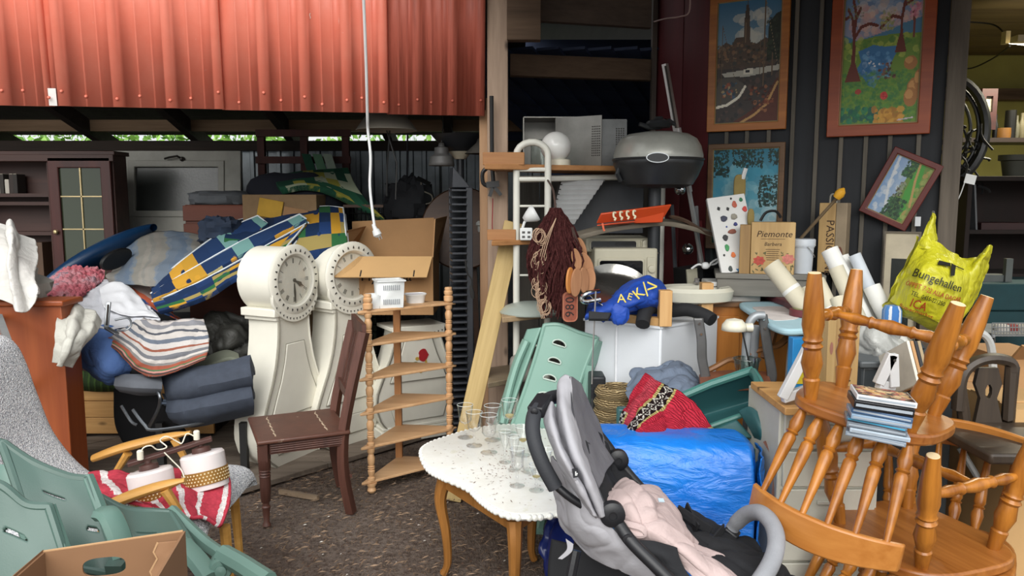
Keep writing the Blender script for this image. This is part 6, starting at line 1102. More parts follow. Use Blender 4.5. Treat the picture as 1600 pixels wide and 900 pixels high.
bb = thing('blue_bag', 'crumpled bright blue woven bag with yellow letters on white cabinet', 'bag', P(985, 490, 3.8)); rows = [[P(*q) for q in r] for r in [[(948, 466, 3.95), (985, 440, 3.98), (1012, 432, 3.98), (1030, 440, 3.98), (1040, 452, 3.98)], [(934, 480, 3.84), (968, 462, 3.8), (1002, 446, 3.8), (1026, 448, 3.82), (1037, 462, 3.86)], [(916, 492, 3.78), (955, 482, 3.72), (990, 472, 3.7), (1018, 468, 3.74), (1034, 474, 3.8)], [(914, 500, 3.8), (960, 494, 3.76), (990, 485, 3.78), (1015, 482, 3.8), (1030, 484, 3.85)]]]
mb = MB(); mb.net(rows, 60, 44, .009, 11, 4, .5); mb.build('fabric', M_blu, bb, w=True, solid=.012, ang=80)
mb = MB(); mb.blob(P(980, 482, 3.98), (.2, .1, .08), None, amp=.3); mb.build('bulk', M_blu, bb, w=True)
mb = MB(); mb.blob(P(968, 490, 3.72), (.045, .03, .055), None, amp=.2); mb.build('bundle', M_blu, bb, w=True)
mb = MB(); mb.net([[P(*q) for q in r] for r in [[(920, 488, 3.7), (955, 490, 3.68)], [(920, 500, 3.68), (950, 500, 3.67)]]], 12, 6, .01); mb.build('dark_strap', M_foam, bb, w=True, solid=.03)
M_yel = mat('yellow print', '#d9bf4a', .6)
def letter(t, px, py, sz, rz, Yl=3.68): text(t, sz, axes(P(px, py, Yl), V((1, .05, .1)), V((.05, .5, .86))) @ ROT(0, 0, rz), M_yel, bb, ext=.002)
letter('>', 1019, 449, .10, -10, 3.73); letter('|', 1008, 450, .085, 5, 3.71); letter('K', 998, 459, .075, 30, 3.68); letter('E', 984, 464, .05, -25, 3.67); letter('A', 971, 467, .065, -5, 3.66)
# thin metal rod in front of the cabinet
mb = MB(); mb.tube([P(931, 455, 3.7), P(926, 560, 3.7), P(925, 600, 3.7)], .004, 6); tag(mb.build('thin_rod', M_alu, None), 'thin metal rod standing in front of white cabinet', 'rod')
# toilet-like oval ring seat
t_ = thing('enamel_ring', 'cream enamel oval ring basin on cabinet behind birch posts', 'basin', P(1075, 468, 4.12)); pc = P(1085, 462, 4.12); mb = MB(); mb.lathe([(.15, .04), (.19, .05), (.21, .03), (.2, -.02), (.17, -.03), (.15, 0), (.15, .04)], 40, T(*pc) @ MX.Diagonal((1, .75, 1, 1)), cap=False); mb.build('ring', mat('cream enamel', '#cfcdbd', .2, var=.04), t_, w=True)
mb = MB(); mb.lathe([(.012, 0), (.02, .01), (.012, .02), (.015, .03), (0, .034)], 12, T(*(pc+V((.04, .12, .05))))); mb.build('hinge', M_alu, t_, w=True)
# orange brown cabinet to the right
M_oc = wood('orange cabinet wood', '#9a5a22', '#bf7d38', 'z', 6, .45, bump=.05); a = P(1090, 500, 4.15); b = P(1245, 500, 4.15); zt = P(1150, 478, 4.15).z
t_ = thing('orange_cabinet', 'orange brown wooden cabinet behind the ironing board', 'cabinet', T(a.x, 4.15, 0)); w_ = b.x-a.x; mb = MB(); mb.box((w_/2, .12, zt/2), (w_, .24, zt)); mb.build('body', M_oc, t_, bevel=.004); mb = MB(); mb.box((w_/2, .12, zt+.008), (w_+.02, .28, .02)); mb.build('top', wood('brown cabinet top', '#6d4b30', '#8f6a48', 'x', 6, .5), t_)
mb = MB(); mb.box((w_*.22, -.008, zt*.5), (w_*.4, .016, zt*.9)); mb.build('door', M_oc, t_, bevel=.004)
# toolbox
A = P(1122, 468, 4.05); t_ = thing('white_case', 'white case with metal latch on orange cabinet', 'case', T(A.x, 4.18, zt+.018)); mb = MB(); mb.box((.13, .1, .055), (.28, .2, .11)); mb.build('body', mat('white painted case', '#d0d0cc', .5), t_, bevel=.006); mb = MB(); mb.box((.195, -.006, .075), (.022, .012, .04)); mb.build('latch', M_st, t_); mb = MB(); mb.box((.13, -.003, .085), (.28, .006, .004)); mb.build('lid_seam', M_dot, t_)
# ---- green reclining back with half moon slots, centre
gc = thing('garden_recliner', 'pale green plastic reclining back with five half moon slots', 'chair', Zp(850, 720, 0))
M_gm = mat('pale sage plastic', '#7b9f92', .4, var=.05, vs=3, bump=.06)
rows = [[P(*q) for q in r] for r in [[(851, 508, 3.930), (875, 508, 3.928), (905, 520, 3.925), (933, 528, 3.928)], [(838, 555, 3.909), (862, 560, 3.903), (888, 568, 3.900), (914, 574, 3.906)], [(820, 610, 3.887), (845, 618, 3.879), (872, 624, 3.877), (896, 630, 3.884)], [(800, 665, 3.864), (825, 672, 3.855), (852, 680, 3.855), (878, 684, 3.861)]]]
panel(gc, rows, M_gm, [(.40-.0*i, .2+.155*i, .125, .034) for i in range(5)], .016, 'backrest', 50, 90, .012)
# slot rims
def at(rows, u, v): return crom([crom(r, u) for r in rows], v)
for i in range(5):
    mb = MB(); b_ = .2+.155*i; pts = []
    for a in np.linspace(-.35, PI+.35, 16): pts.append(at(rows, .40+.125*math.cos(a), b_-.034*math.sin(a))+V((0, -.012, .004)))
    mb.tube(pts, .004, 6, closed=True); mb.build('slot_rim', mat('worn slot rim', '#b9c9bf', .5), gc, w=True)
for sgn, pts in ((0, [(846, 512, 3.928), (828, 560, 3.909), (810, 610, 3.887), (792, 665, 3.864)]), (1, [(934, 532, 3.928), (912, 580, 3.906), (892, 640, 3.880), (874, 690, 3.858)])):
    mb = MB(); sp = smooth([P(*q) for q in pts], 16); mb.net([[p, p+V((-.07 if sgn == 0 else .05, .06, -.02))] for p in sp], 6, 30); mb.build('side_flange', M_gm, gc, w=True, solid=.014)
for i, pts in enumerate(([(822, 532, 3.938), (806, 570, 3.922), (792, 620, 3.898), (784, 660, 3.874)], )):
    mb = MB(); sp = smooth([P(*q) for q in pts], 16); mb.tube(sp, .034, 8, flat=.6); mb.build('armrest', M_gm, gc, w=True)
for pts in ([(918, 570, 3.916), (912, 620, 3.900), (906, 660, 3.884)], [(905, 610, 3.906), (915, 650, 3.890), (905, 700, 3.874)]):
    mb = MB(); mb.tube(smooth([P(*q) for q in pts], 12), .035, 8, flat=.6); mb.build('frame_rail', M_gm, gc, w=True)
mb = MB(); mb.tube([P(850, 790, 3.826), Zp(842, 832, 0)], .03, 8); mb.tube([P(830, 690, 3.866), P(850, 790, 3.826)], .03, 8); mb.build('leg', M_gm, gc, w=True)
# black speaker, wicker basket
t_ = thing('speaker', 'black slim speaker standing before the white cabinet', 'speaker', Zp(934, 690, 0)); p = Zp(934, 690, 0); Ys = 3.72; x_ = P(934, 640, Ys).x; zt = P(934, 588, Ys).z; mb = MB(); mb.box((x_, Ys+.06, zt/2), (.075, .14, zt)); mb.build('body', mat('black speaker case', '#1e2124', .5), t_, w=True, bevel=.01)
for i in range(9): mb = MB(); mb.box((x_, Ys-.012, zt-.015-i*.011), (.07, .006, .005)); mb.build('grille_slat', M_bm, t_, w=True)
s = NT('wicker'); w1 = s.n('ShaderNodeTexWave', bands_direction='Z'); w1.inputs['Scale'].default_value = 36; w1.inputs['Distortion'].default_value = 5; w1.inputs['Detail'].default_value = 2; s.l(s.co(), w1.inputs[0]); cc = s.ramp(w1.outputs['Fac'], [(.1, '#5f4a2a'), (.5, '#a58a58'), (.9, '#c9b184')]); s.bump(w1.outputs['Fac'], 1, .015); M_wick = s.fin(cc, .8)
pc = P(965, 650, 3.65); t_ = thing('wicker_basket', 'straw wicker basket between black speaker and red rug', 'basket', T(pc.x, 3.66, 0)); zt = P(965, 613, 3.65).z; mb = MB(); n = 14
for j in range(n+1):
    z = zt*j/n; r_ = .085+.02*math.sin(PI*j/n)
    mb.tube([(r_*math.cos(a), r_*math.sin(a), z) for a in np.linspace(0, 2*PI, 22, endpoint=False)], .5*zt/n+.004, 6, closed=True)
mb.build('weave', M_wick, t_); mb = MB(); mb.lathe([(.075, .0), (.09, zt*.5), (.075, zt)], 20, cap=False); mb.build('lining', M_wick, t_); mb = MB(); mb.tube([(.085*math.cos(a), .085*math.sin(a), zt) for a in np.linspace(0, 2*PI, 22, endpoint=False)], .016, 8, closed=True); mb.build('rim', M_wick, t_)
# denim cloth, teal crates, leather-seat chair remains
cloth('cloth', 'blue grey crumpled cloth heaped below the white cabinet', 'cloth', [[(982, 600, 3.6), (988, 578, 3.68), (1020, 574, 3.7), (1060, 568, 3.72), (1098, 592, 3.7)], [(980, 614, 3.52), (1000, 588, 3.55), (1035, 584, 3.55), (1070, 580, 3.56), (1100, 602, 3.58)], [(985, 628, 3.46), (1005, 610, 3.42), (1040, 606, 3.4), (1075, 602, 3.42), (1096, 612, 3.48)], [(990, 645, 3.42), (1010, 640, 3.36), (1045, 632, 3.36), (1075, 622, 3.38), (1090, 622, 3.42)]], mat('blue grey cotton', '#667284', .9, var=.1, vs=5, wr=.6), 64, 50, .014, 9, 41, ridge=.7)
M_teal = mat('teal plastic', '#2e5a5c', .4, var=.06, vs=3); M_tealr = mat('teal rim', '#44766f', .35, var=.04)
tc = thing('teal_planter', 'teal green plastic trough lying tilted beside red rug', 'trough', P(1140, 640, 3.2)); rows = [[P(*q) for q in r] for r in [[(1058, 622, 3.22), (1110, 600, 3.24), (1176, 578, 3.26)], [(1080, 655, 3.3), (1130, 640, 3.34), (1182, 625, 3.36)], [(1105, 668, 3.16), (1150, 652, 3.16), (1190, 638, 3.16)]]]
mb = MB(); mb.net(rows, 24, 14); mb.build('bed', M_teal, tc, w=True, solid=.012, bevel=.003)
mb = MB(); mb.tube([rows[0][0], rows[0][1], rows[0][2]], .018, 8); mb.tube([rows[2][0], rows[2][1], rows[2][2]], .012, 8); mb.build('rim', M_tealr, tc, w=True)
mb = MB(); mb.net([[P(*q) for q in r] for r in [[(1170, 584, 3.26), (1178, 575, 3.2), (1188, 590, 3.1)], [(1184, 605, 3.2), (1182, 610, 3.1), (1202, 618, 3.02)], [(1176, 634, 3.2), (1186, 634, 3.12), (1206, 632, 3.02)]]], 18, 18); mb.build('end_wall', M_tealr, tc, w=True, solid=.012)
mb = MB(); mb.tube([P(1120, 690, 3.25), V((P(1120, 690, 3.25).x, 3.25, 0))], .05, 6); mb.build('foot', M_teal, tc, w=True)
tc = thing('teal_planter', 'lower teal plastic trough with pointed corner under the tilted one', 'trough', P(1170, 690, 3.05)); mb = MB(); mb.net([[P(*q) for q in r] for r in [[(1155, 642, 3.12), (1172, 636, 3.08), (1190, 646, 3.02), (1210, 645, 2.98)], [(1172, 668, 3.08), (1184, 664, 3.0), (1196, 668, 2.98), (1204, 666, 2.95)], [(1186, 694, 3.05), (1192, 692, 2.98), (1197, 690, 2.96), (1200, 686, 2.94)]]], 26, 22, 0); mb.build('end_wall', M_teal, tc, w=True, solid=.012)
mb = MB(); mb.net([[P(*q) for q in r] for r in [[(1112, 672, 3.14), (1150, 655, 3.16)], [(1125, 686, 3.1), (1175, 684, 3.1)]]], 10, 6); mb.build('bed', M_teal, tc, w=True, solid=.01); mb = MB(); mb.bar(P(1160, 690, 3.14), V((P(1160, 690, 3.14).x, 3.14, 0)), .2, .06); mb.build('foot', M_teal, tc, w=True)
mb = MB(); mb.box((P(975, 672, 3.3).x, 3.36, .36), (.05, .05, .72)); tag(mb.build('planter_edge', M_teal, None, bevel=.01), 'small dark teal corner left of the red rug', 'trough')
# red rug with patterned bands
cv = Canvas(120, 100, '#d2364a', '#da3a50')
s = NT('red rag rug'); o_ = s.co('UV'); nn = s.noise(o_, 70, 3, .8); w1 = s.n('ShaderNodeTexWave', bands_direction='Y'); w1.inputs['Scale'].default_value = 11; w1.inputs['Distortion'].default_value = 6; w1.inputs['Detail'].default_value = 2; s.l(o_, w1.inputs[0])
a_ = s.n('ShaderNodeAttribute', attribute_name='Col'); cc = s.mix(s.math('MULTIPLY', s.math('MULTIPLY', nn, w1.outputs['Fac']), .45), a_.outputs['Color'], '#5a0f1a'); s.bump(s.math('ADD', w1.outputs['Fac'], nn), .9, .012); M_rug = s.fin(cc, .95, spec=.1)
rows = [[P(*q) for q in r] for r in [[(1010, 588, 3.3), (1035, 602, 3.2), (1062, 612, 3.16), (1090, 640, 3.1), (1118, 672, 3.02)], [(996, 605, 3.24), (1020, 622, 3.1), (1045, 640, 3.05), (1070, 660, 3.02), (1098, 678, 2.98)], [(982, 628, 3.18), (1002, 640, 3.04), (1020, 655, 3.0), (1040, 668, 2.98), (1065, 679, 2.95)], [(968, 660, 3.12), (985, 664, 3.0), (1000, 670, 2.97), (1015, 676, 2.95), (1030, 680, 2.93)], [(964, 684, 3.1), (978, 684, 3.0), (990, 684, 2.97), (1002, 684, 2.95), (1015, 684, 2.93)]]]
mb = MB(); mb.net(rows, 120, 100, .012, 10, 5, .5); rg = mb.build('red_rug', M_rug, None, solid=.012, ang=80); tag(rg, 'red woven rag rug with black and white patterned bands', 'rug')
def band(u0, u1):
    cv.put((cv.x > u0) & (cv.x < u1), '#cfc07c'); m_ = (cv.x > u0+.035) & (cv.x < u1-.035); fx = (cv.x-u0-.035)/(u1-u0-.07); fy = (cv.y*9) % 1; d = np.abs(fx-.5)+np.abs(fy-.5)
    cv.put(m_, '#1b1a1c'); cv.put(m_ & (np.abs(d-.45) < .1), '#e0dcd2'); cv.put(m_ & (d < .18), '#e0dcd2'); cv.put(m_ & (np.abs(fx-.5) < .05), '#1b1a1c')
band(.24, .46)
cv.put((cv.x > .10) & (cv.x < .22) & (cv.y > .0), '#d65a68', .6); 
for x0, x1, y0, y1 in ((-.02, .13, .62, 1.0), (.93, 1.02, .0, .45)):
    m_ = (cv.x > x0) & (cv.x < x1) & (cv.y > y0) & (cv.y < y1); cv.put(m_, '#cfc07c'); m_ &= (cv.x > x0+.03) & (cv.x < x1-.025); f_ = ((cv.x*14).astype(int)+(cv.y*26).astype(int)) % 2; cv.put(m_, '#1b1a1c'); cv.put(m_ & (f_ == 1), '#e0dcd2')

at_ = rg.data.color_attributes.new('Col', 'FLOAT_COLOR', 'CORNER'); q = np.ones((cv.h*cv.w, 4, 4), np.float32); q[:, :, :3] = cv.a.reshape(-1, 1, 3); at_.data.foreach_set('color', q.ravel())
mb = MB()
for i in range(90):
    v = i/89; p = at(rows, 1, v); d = V((rng.normal()*.01, -.02, -.012-.01*rng.uniform())); mb.tube([p, p+d, p+d*1.6+V((rng.normal()*.01, 0, -.006))], .0025, 4)
o = mb.build('fringe', mat('off white fringe', '#d5cbb8', .9), rg, w=False); o['kind'] = 'stuff'; o.matrix_parent_inverse = MX.Identity(4); o.location = -rg.location
# ---- blue plastic wrapped bundle
s = NT('blue plastic film'); o_ = s.co(scale=(1, 1, 3.2)); n1 = s.noise(o_, 6, 5, .6, 1.2); s.bump(n1, .5, .03); cc = s.ramp(s.noise(s.co(), 3, 3), [(.3, '#0b62c2'), (.7, '#2280dc')]); M_film = s.fin(cc, .28, spec=.5)
bp = thing('wrapped_mattress', 'big bundle wrapped in shiny bright blue plastic film', 'bundle', Zp(1080, 960, 0)); Y0 = 2.85
a, b = P(928, 680, Y0), P(1196, 684, Y0-.12); zt = .735
def f(u, v):
    A_, B_ = V((a.x-.03, Y0, 0)), V((b.x+.0, Y0-.1, 0)); x = A_.lerp(B_, u)
    # v: bottom front -> top front -> top back
    prof_ = [(-.03, 0.02), (-.05, .2), (-.045, .45), (-.03, .62), (-.0, .70), (.05, .73), (.14, .735), (.24, .73), (.28, .68), (.29, .4), (.28, .02)]
    pr = crom([V((q[0], q[1], 0)) for q in prof_], v); e = min(u, 1-u); sh = min(1, e/.06)**.5; p = V((x.x, x.y+.12+(pr.x-.12)*sh, pr.y*(.95+.05*sh)))
    n1 = NZ.noise(V((p.x*9, p.y*6, p.z*22)))+.6*NZ.noise(V((p.x*30+p.z*20, p.y*9, p.z*50))); return p+V((0, -.004*n1, .004*n1))
mb = MB(); mb.grid(f, 120, 110); mb.build('film', M_film, bp, w=True, ang=80)
e = [V((b.x+.005, Y0-.1+.12, 0))]
mb = MB(); mb.net([[V((b.x-.01, Y0-.12, z)) if k == 0 else V((b.x+.06*k, Y0-.08+.26*k, z*(1-.05*k))) for k in (0, .5, 1)] for z in (.02, .3, .55, .70)], 16, 30, .012, 9, 3, .6); mb.build('film_fold', M_film, bp, w=True, solid=.004)
mb = MB(); mb.box((0, 0, .34), (1.0*(b.x-a.x)-.05, .2, .66), T((a.x+b.x)/2, Y0+.08, 0)); mb.build('mattress', M_sheet, bp, w=True)
mb = MB(); mb.net([[P(*q) for q in r] for r in [[(918, 900, 2.7), (990, 862, 2.75)], [(918, 960, 2.6), (990, 940, 2.65)]]], 14, 12, .015, 9, 8, .4); mb.build('film_tail', M_film, bp, w=True, solid=.004)
mb = MB(); mb.net([[P(*q) for q in r] for r in [[(858, 800, 2.95), (890, 790, 2.9), (930, 800, 2.85)], [(850, 850, 2.9), (890, 850, 2.8), (930, 860, 2.78)], [(852, 930, 2.8), (890, 930, 2.7), (930, 930, 2.7)]]], 20, 20, .03, 9, 3, .4); tag(mb.build('bag', mat('dark blue plastic bag', '#12225e', .35, var=.2), None, solid=.01, ang=80), 'dark blue plastic bag on the ground behind the table', 'bag')
mb = MB(); a, b = P(1212, 668, 2.95), P(1172, 690, 2.95); mb.tube(smooth([P(1196, 690, 2.92), P(1210, 715, 2.86), P(1212, 750, 2.82), P(1208, 790, 2.8)], 14), .012, 6, flat=.4); tag(mb.build('leather_strap', mat('brown leather', '#6b4438', .6), None), 'brown leather strap hanging beside the blue wrapped bundle', 'strap')
t_ = thing('picture_frame', 'black thin picture frame corner behind the teal trough', 'frame', P(1215, 680, 3.0)); mb = MB(); mb.bar(P(1208, 656, 3.0), P(1226, 690, 2.95), .012, .02); mb.bar(P(1226, 690, 2.95), P(1200, 704, 2.95), .012, .02); mb.build('frame', M_cord, t_, w=True); mb = MB(); mb.tube([P(1207, 656, 2.99), P(1224, 688, 2.94)], .004, 4); mb.build('slip', mat('white slip', '#d8d8d6', .5), t_, w=True)
# ================================================================ RIGHT: pictures on the black wall
M_fr1 = wood('amber frame', '#8a4d1e', '#b5712f', 'x', 9, .4, bump=.06); M_fr2 = wood('red brown frame', '#7a3012', '#9c4a22', 'x', 9, .35, bump=.05); M_fr3 = wood('wine frame', '#4a1714', '#6b2a22', 'x', 9, .4, bump=.05)
def picture(name, label, cv, blp, w_, h_, fw, m, off=.012, rz=0, M=None, dp=.022):
    q = M if M is not None else axes(WP(*blp, off), wx, Zu)
    t_ = thing(name, label, 'picture', q); mb = MB(); mb.ring([(0, 0), (w_, 0), (w_, h_), (0, h_)], [(fw, fw), (w_-fw, fw), (w_-fw, h_-fw), (fw, h_-fw)], dp); mb.build('frame', m, t_, bevel=.004)
    mb = MB(); i_ = fw*.85; mb.ring([(i_, i_), (w_-i_, i_), (w_-i_, h_-i_), (i_, h_-i_)], [(fw*1.12, fw*1.12), (w_-fw*1.12, fw*1.12), (w_-fw*1.12, h_-fw*1.12), (fw*1.12, h_-fw*1.12)], dp*.6); mb.build('slip', mat('dull gilt slip', '#8f7a4d', .5), t_)
    cv.a *= .95; cv.mesh('painting', w_-fw*1.8, h_-fw*1.8, T(w_/2, h_/2, dp*.35), t_); return t_
def wlen(a, b): return (WP(*a)-WP(*b)).length
# harbour with church tower
cv = Canvas(96, 150, '#2f5f7e', '#8fa3a8'); cv.poly([(0, .45), (1, .40), (1, 1), (0, 1)], '#3a3431')
for _ in range(14): cv.ell(rng.uniform(.25, .8), rng.uniform(.1, .35), rng.uniform(.06, .14), rng.uniform(.03, .06), '#b9b8ac', .5)
cv.poly([(0, .4), (.15, .33), (.25, .36), (.3, .3), (.42, .3), (.5, .34), (.62, .36), (.75, .32), (1, .36), (1, .55), (0, .55)], '#4a3d33'); cv.dabs((0, .34, 1, .52), 160, .03, ['#2d2620', '#5b4534', '#6e5a45', '#383b36', '#7b5b41'])
cv.poly([(.43, .16), (.51, .16), (.53, .37), (.42, .37)], '#4e3f33'); cv.poly([(.45, .05), (.49, .05), (.51, .16), (.43, .16)], '#40352d'); cv.line([(.47, .0), (.47, .06)], .006, '#40352d'); cv.line([(.455, .19), (.455, .34)], .006, '#7a6650')
cv.poly([(.8, .2), (.9, .14), (1, .12), (1, .5), (.78, .5)], '#23281f'); cv.dabs((.78, .17, 1, .5), 60, .03, ['#1b2119', '#313a2a', '#2b3024'])
cv.dabs((0, .54, 1, 1), 120, .04, ['#2b2725', '#3d3430', '#4b3a31', '#25272a', '#54423a'], .7)
cv.poly([(.1, .58), (1, .54), (1, .58), (.5, .62), (.15, .61)], '#b5b2a5', .8); cv.poly([(.44, .56), (.58, .55), (.58, .6), (.44, .6)], '#c9c4b4', .9); cv.poly([(.47, .565), (.53, .565), (.53, .59), (.47, .59)], '#25272a')
cv.poly([(0, .72), (.1, .62), (.3, .62), (.46, .68), (.44, .74), (.2, .84), (0, .86)], '#4b4741'); cv.line([(0, .86), (.2, .84), (.38, .78), (.47, .7)], .018, '#cfc9b8'); cv.dabs((.08, .66, .36, .78), 40, .03, ['#31556b', '#8a4a35', '#a08b65', '#2b3a44'])
cv.poly([(.3, .98), (.5, .92), (.75, .82), (.92, .66), (1, .62), (1, 1), (.3, 1)], '#54281c', .8); cv.line([(.42, .99), (.62, .93), (.8, .85), (.95, .68)], .016, '#a88352'); cv.dabs((.55, .7, .9, .9), 40, .03, ['#6d3524', '#3a1d17', '#8a5a3b'])
for x0, y0, y1 in ((.1, .2, .82), (.735, .0, .7), (.68, .34, .6), (.86, .45, .62)): cv.line([(x0, y0), (x0, y1)], .011 if x0 > .7 else .007, '#5b4a38')
cv.line([(.735, .0), (.95, .55)], .003, '#7b6b52'); cv.line([(.1, .2), (.3, .62)], .003, '#5b4a38')
h_ = wlen((1105, 207), (1106, -4)); w_ = wlen((1105, 205), (1228, 205)); cv.a *= 1.35; picture('framed_painting', 'amber framed harbour painting with sailing boats and church tower', cv, (1105, 207), w_, h_, .045, M_fr1)
# fantasy landscape with two trees and pond
cv = Canvas(120, 160, '#5f86ad', '#d8b8b0'); cv.dabs((.2, 0, .7, .25), 60, .07, ['#a9b3c4', '#d9c9bf', '#8fa6c2', '#c4ad9f'], .5); cv.dabs((.1, .12, 1, .34), 70, .05, ['#d9a79c', '#e0b9a6', '#c79a98'], .5)
cv.poly([(0, .3), (.2, .36), (.6, .3), (.75, .26), (1, .22), (1, .4), (0, .44)], '#4f7f9d'); cv.poly([(0, .38), (.4, .34), (.7, .33), (1, .34), (1, 1), (0, 1)], '#6f8f3a'); cv.dabs((0, .36, 1, .5), 80, .05, ['#8fa544', '#a9b552', '#5f8a3a', '#4c7a3a'], .7)
cv.poly([(.22, .44), (.4, .4), (.55, .42), (.72, .42), (.66, .5), (.6, .58), (.48, .66), (.44, .72), (.36, .7), (.28, .62), (.2, .58), (.26, .52)], '#3f77a8'); cv.dabs((.26, .45, .62, .66), 60, .035, ['#5d95c4', '#2f6796', '#6ea5cc', '#86a6c4'], .6); cv.dabs((.34, .52, .5, .57), 8, .016, ['#e3e3e0'], .9)
cv.dabs((0, .6, 1, .98), 700, .03, ['#3c7a3a', '#4f8a3c', '#6d9a40', '#356f40', '#34754a'], .45); cv.dabs((.0, .86, .5, .98), 60, .04, ['#1f6b4a', '#2d7f5a', '#1c5b52'], .8); cv.dabs((.45, .88, .8, 1), 50, .05, ['#c08a35', '#d19c42', '#a87430'], .8)
def tree(x, y0, y1, w0, br):
    cv.poly([(x-w0*1.9, y0), (x-w0*.5, y0-.14), (x-w0*.3, y1), (x+w0*.3, y1), (x+w0*.5, y0-.14), (x+w0*2.1, y0)], '#6b3226')
    for b in br: cv.line(b, .016, '#6b3226')
tree(.16, .66, .3, .05, [[(.16, .34), (.24, .26), (.34, .24), (.44, .26)], [(.15, .32), (.13, .2), (.07, .12)], [(.16, .3), (.17, .16), (.13, .06)], [(.17, .2), (.22, .12)], [(.1, .17), (.04, .19)]])
tree(.73, .47, .2, .035, [[(.72, .22), (.62, .2), (.55, .23), (.48, .28)], [(.73, .22), (.75, .12), (.81, .04)], [(.76, .13), (.84, .1)]]); cv.line([(.88, .36), (.88, .26), (.86, .18)], .014, '#7a4038')
cv.dabs((.48, .16, .64, .3), 60, .02, ['#9aa05a', '#b5a96a', '#8a9250'], .6); cv.dabs((.02, .02, .26, .2), 60, .014, ['#6f7f5a', '#8a8f6a', '#54634a'], .6); cv.dabs((.82, .12, .94, .22), 40, .02, ['#d98a9c', '#c96f86', '#e0a5ac'], .7); cv.dabs((.78, .04, .9, .14), 30, .018, ['#a3a86a'], .6)
for x, y, rx, ry in ((.86, .55, .08, .05), (.92, .74, .09, .08), (.88, .8, .08, .07), (.97, .68, .06, .08)): cv.ell(x, y, rx, ry, '#a97442'); cv.ell(x-.02, y-.02, rx*.6, ry*.5, '#c9955a')
cv.ell(.56, .78, .045, .03, '#c23b3a'); cv.dabs((.52, .75, .6, .8), 8, .014, ['#d9524a', '#a82f33']); cv.ell(.24, .74, .04, .02, '#a8453a'); cv.dabs((.48, .54, .72, .66), 22, .022, ['#6b4638', '#7d5a48', '#54382f'], .9); cv.line([(.74, .965), (.92, .95)], .006, '#c9b9c4')
h_ = wlen((1292, 215), (1303, -22)); w_ = wlen((1292, 211), (1452, 211)); picture('framed_painting', 'red brown framed fantasy landscape with two bending trees and pond', cv, (1292, 215), w_, h_, .06, M_fr2, dp=.03)
# turquoise sky print behind the boards
cv = Canvas(90, 100, '#1f6d85', '#7fb0bd'); cv.dabs((0, .2, 1, .6), 50, .12, ['#2f89a5', '#4c9cb3', '#8fbcc6'], .4); cv.dabs((0, .55, 1, .8), 60, .1, ['#9cbcc4', '#aebfc2', '#6da0af'], .5)
for b, n in (((0, 0, .25, .3), 160), ((.3, 0, .75, .2), 160), ((.82, 0, 1, .18), 70), ((.7, .28, 1, .6), 190)): cv.dabs(b, n, .022, ['#0f2a22', '#16382a', '#0c211d'], .9)
cv.poly([(0, .72), (.1, .6), (.16, .72), (.24, .62), (.3, .75), (.3, 1), (0, 1)], '#16423a'); cv.dabs((0, .65, .3, 1), 60, .05, ['#0d3a32', '#1d5646'])
h_ = .62; w_ = wlen((1107, 228), (1225, 226)); b0 = WP(1108, 226, .07); q = axes(b0-V((0, 0, h_)), wx, Zu); tq = picture('framed_print', 'turquoise sky print with dark leaves standing behind white board', cv, None, w_, h_, .03, wood('thin brown frame', '#4a3420', '#6b4d30', 'x'), M=q)
t_ = thing('paint_brush', 'wide tan paint brush with white handle before turquoise print', 'brush', P(1155, 290, 4.45)); mb = MB(); a, b = P(1149, 278, 4.45), P(1162, 308, 4.45); mb.blob(a.lerp(b, .5), (.035, .01, .075), None, 16, 10, .6); M_br = mat('tan bristle', '#8d7a45', .8); o = mb.build('bristle', M_br, t_, w=True); mb = MB(); mb.tube([P(1160, 280, 4.45), P(1165, 263, 4.45)], .013, 6); mb.build('handle', M_wpl, t_, w=True)
# grey plank under the small things
A = P(1118, 427, 4.15); B = P(1292, 418, 4.02); zsh = A.z; B = V((B.x, B.y, zsh)); M_gpl = wood('grey board', '#5c5a54', '#85827a', 'x', 8, .75)
dx_ = (B-A).normalized(); dy_ = V((-dx_.y, dx_.x, 0)); gpk = thing('side_table', 'grey board table under the wine boxes and bucket', 'table', T(A.x, A.y, 0) @ ROT(0, 0, math.degrees(math.atan2(dx_.y, dx_.x)))); L_ = (B-A).length
mb = MB(); mb.box((L_/2, .18, zsh-.014), (L_, .36, .028)); mb.build('top', M_gpl, gpk, bevel=.003); mb = MB(); mb.box((L_/2, .02, zsh-.075), (L_-.02, .02, .095)); mb.build('apron', M_gpl, gpk, bevel=.003)
for x in (.03, L_-.03): mb = MB(); mb.box((x, .18, (zsh-.03)/2), (.04, .3, zsh-.03)); mb.build('leg', M_gpl, gpk)
def SH(px, py): return Zp(px, py, zsh)
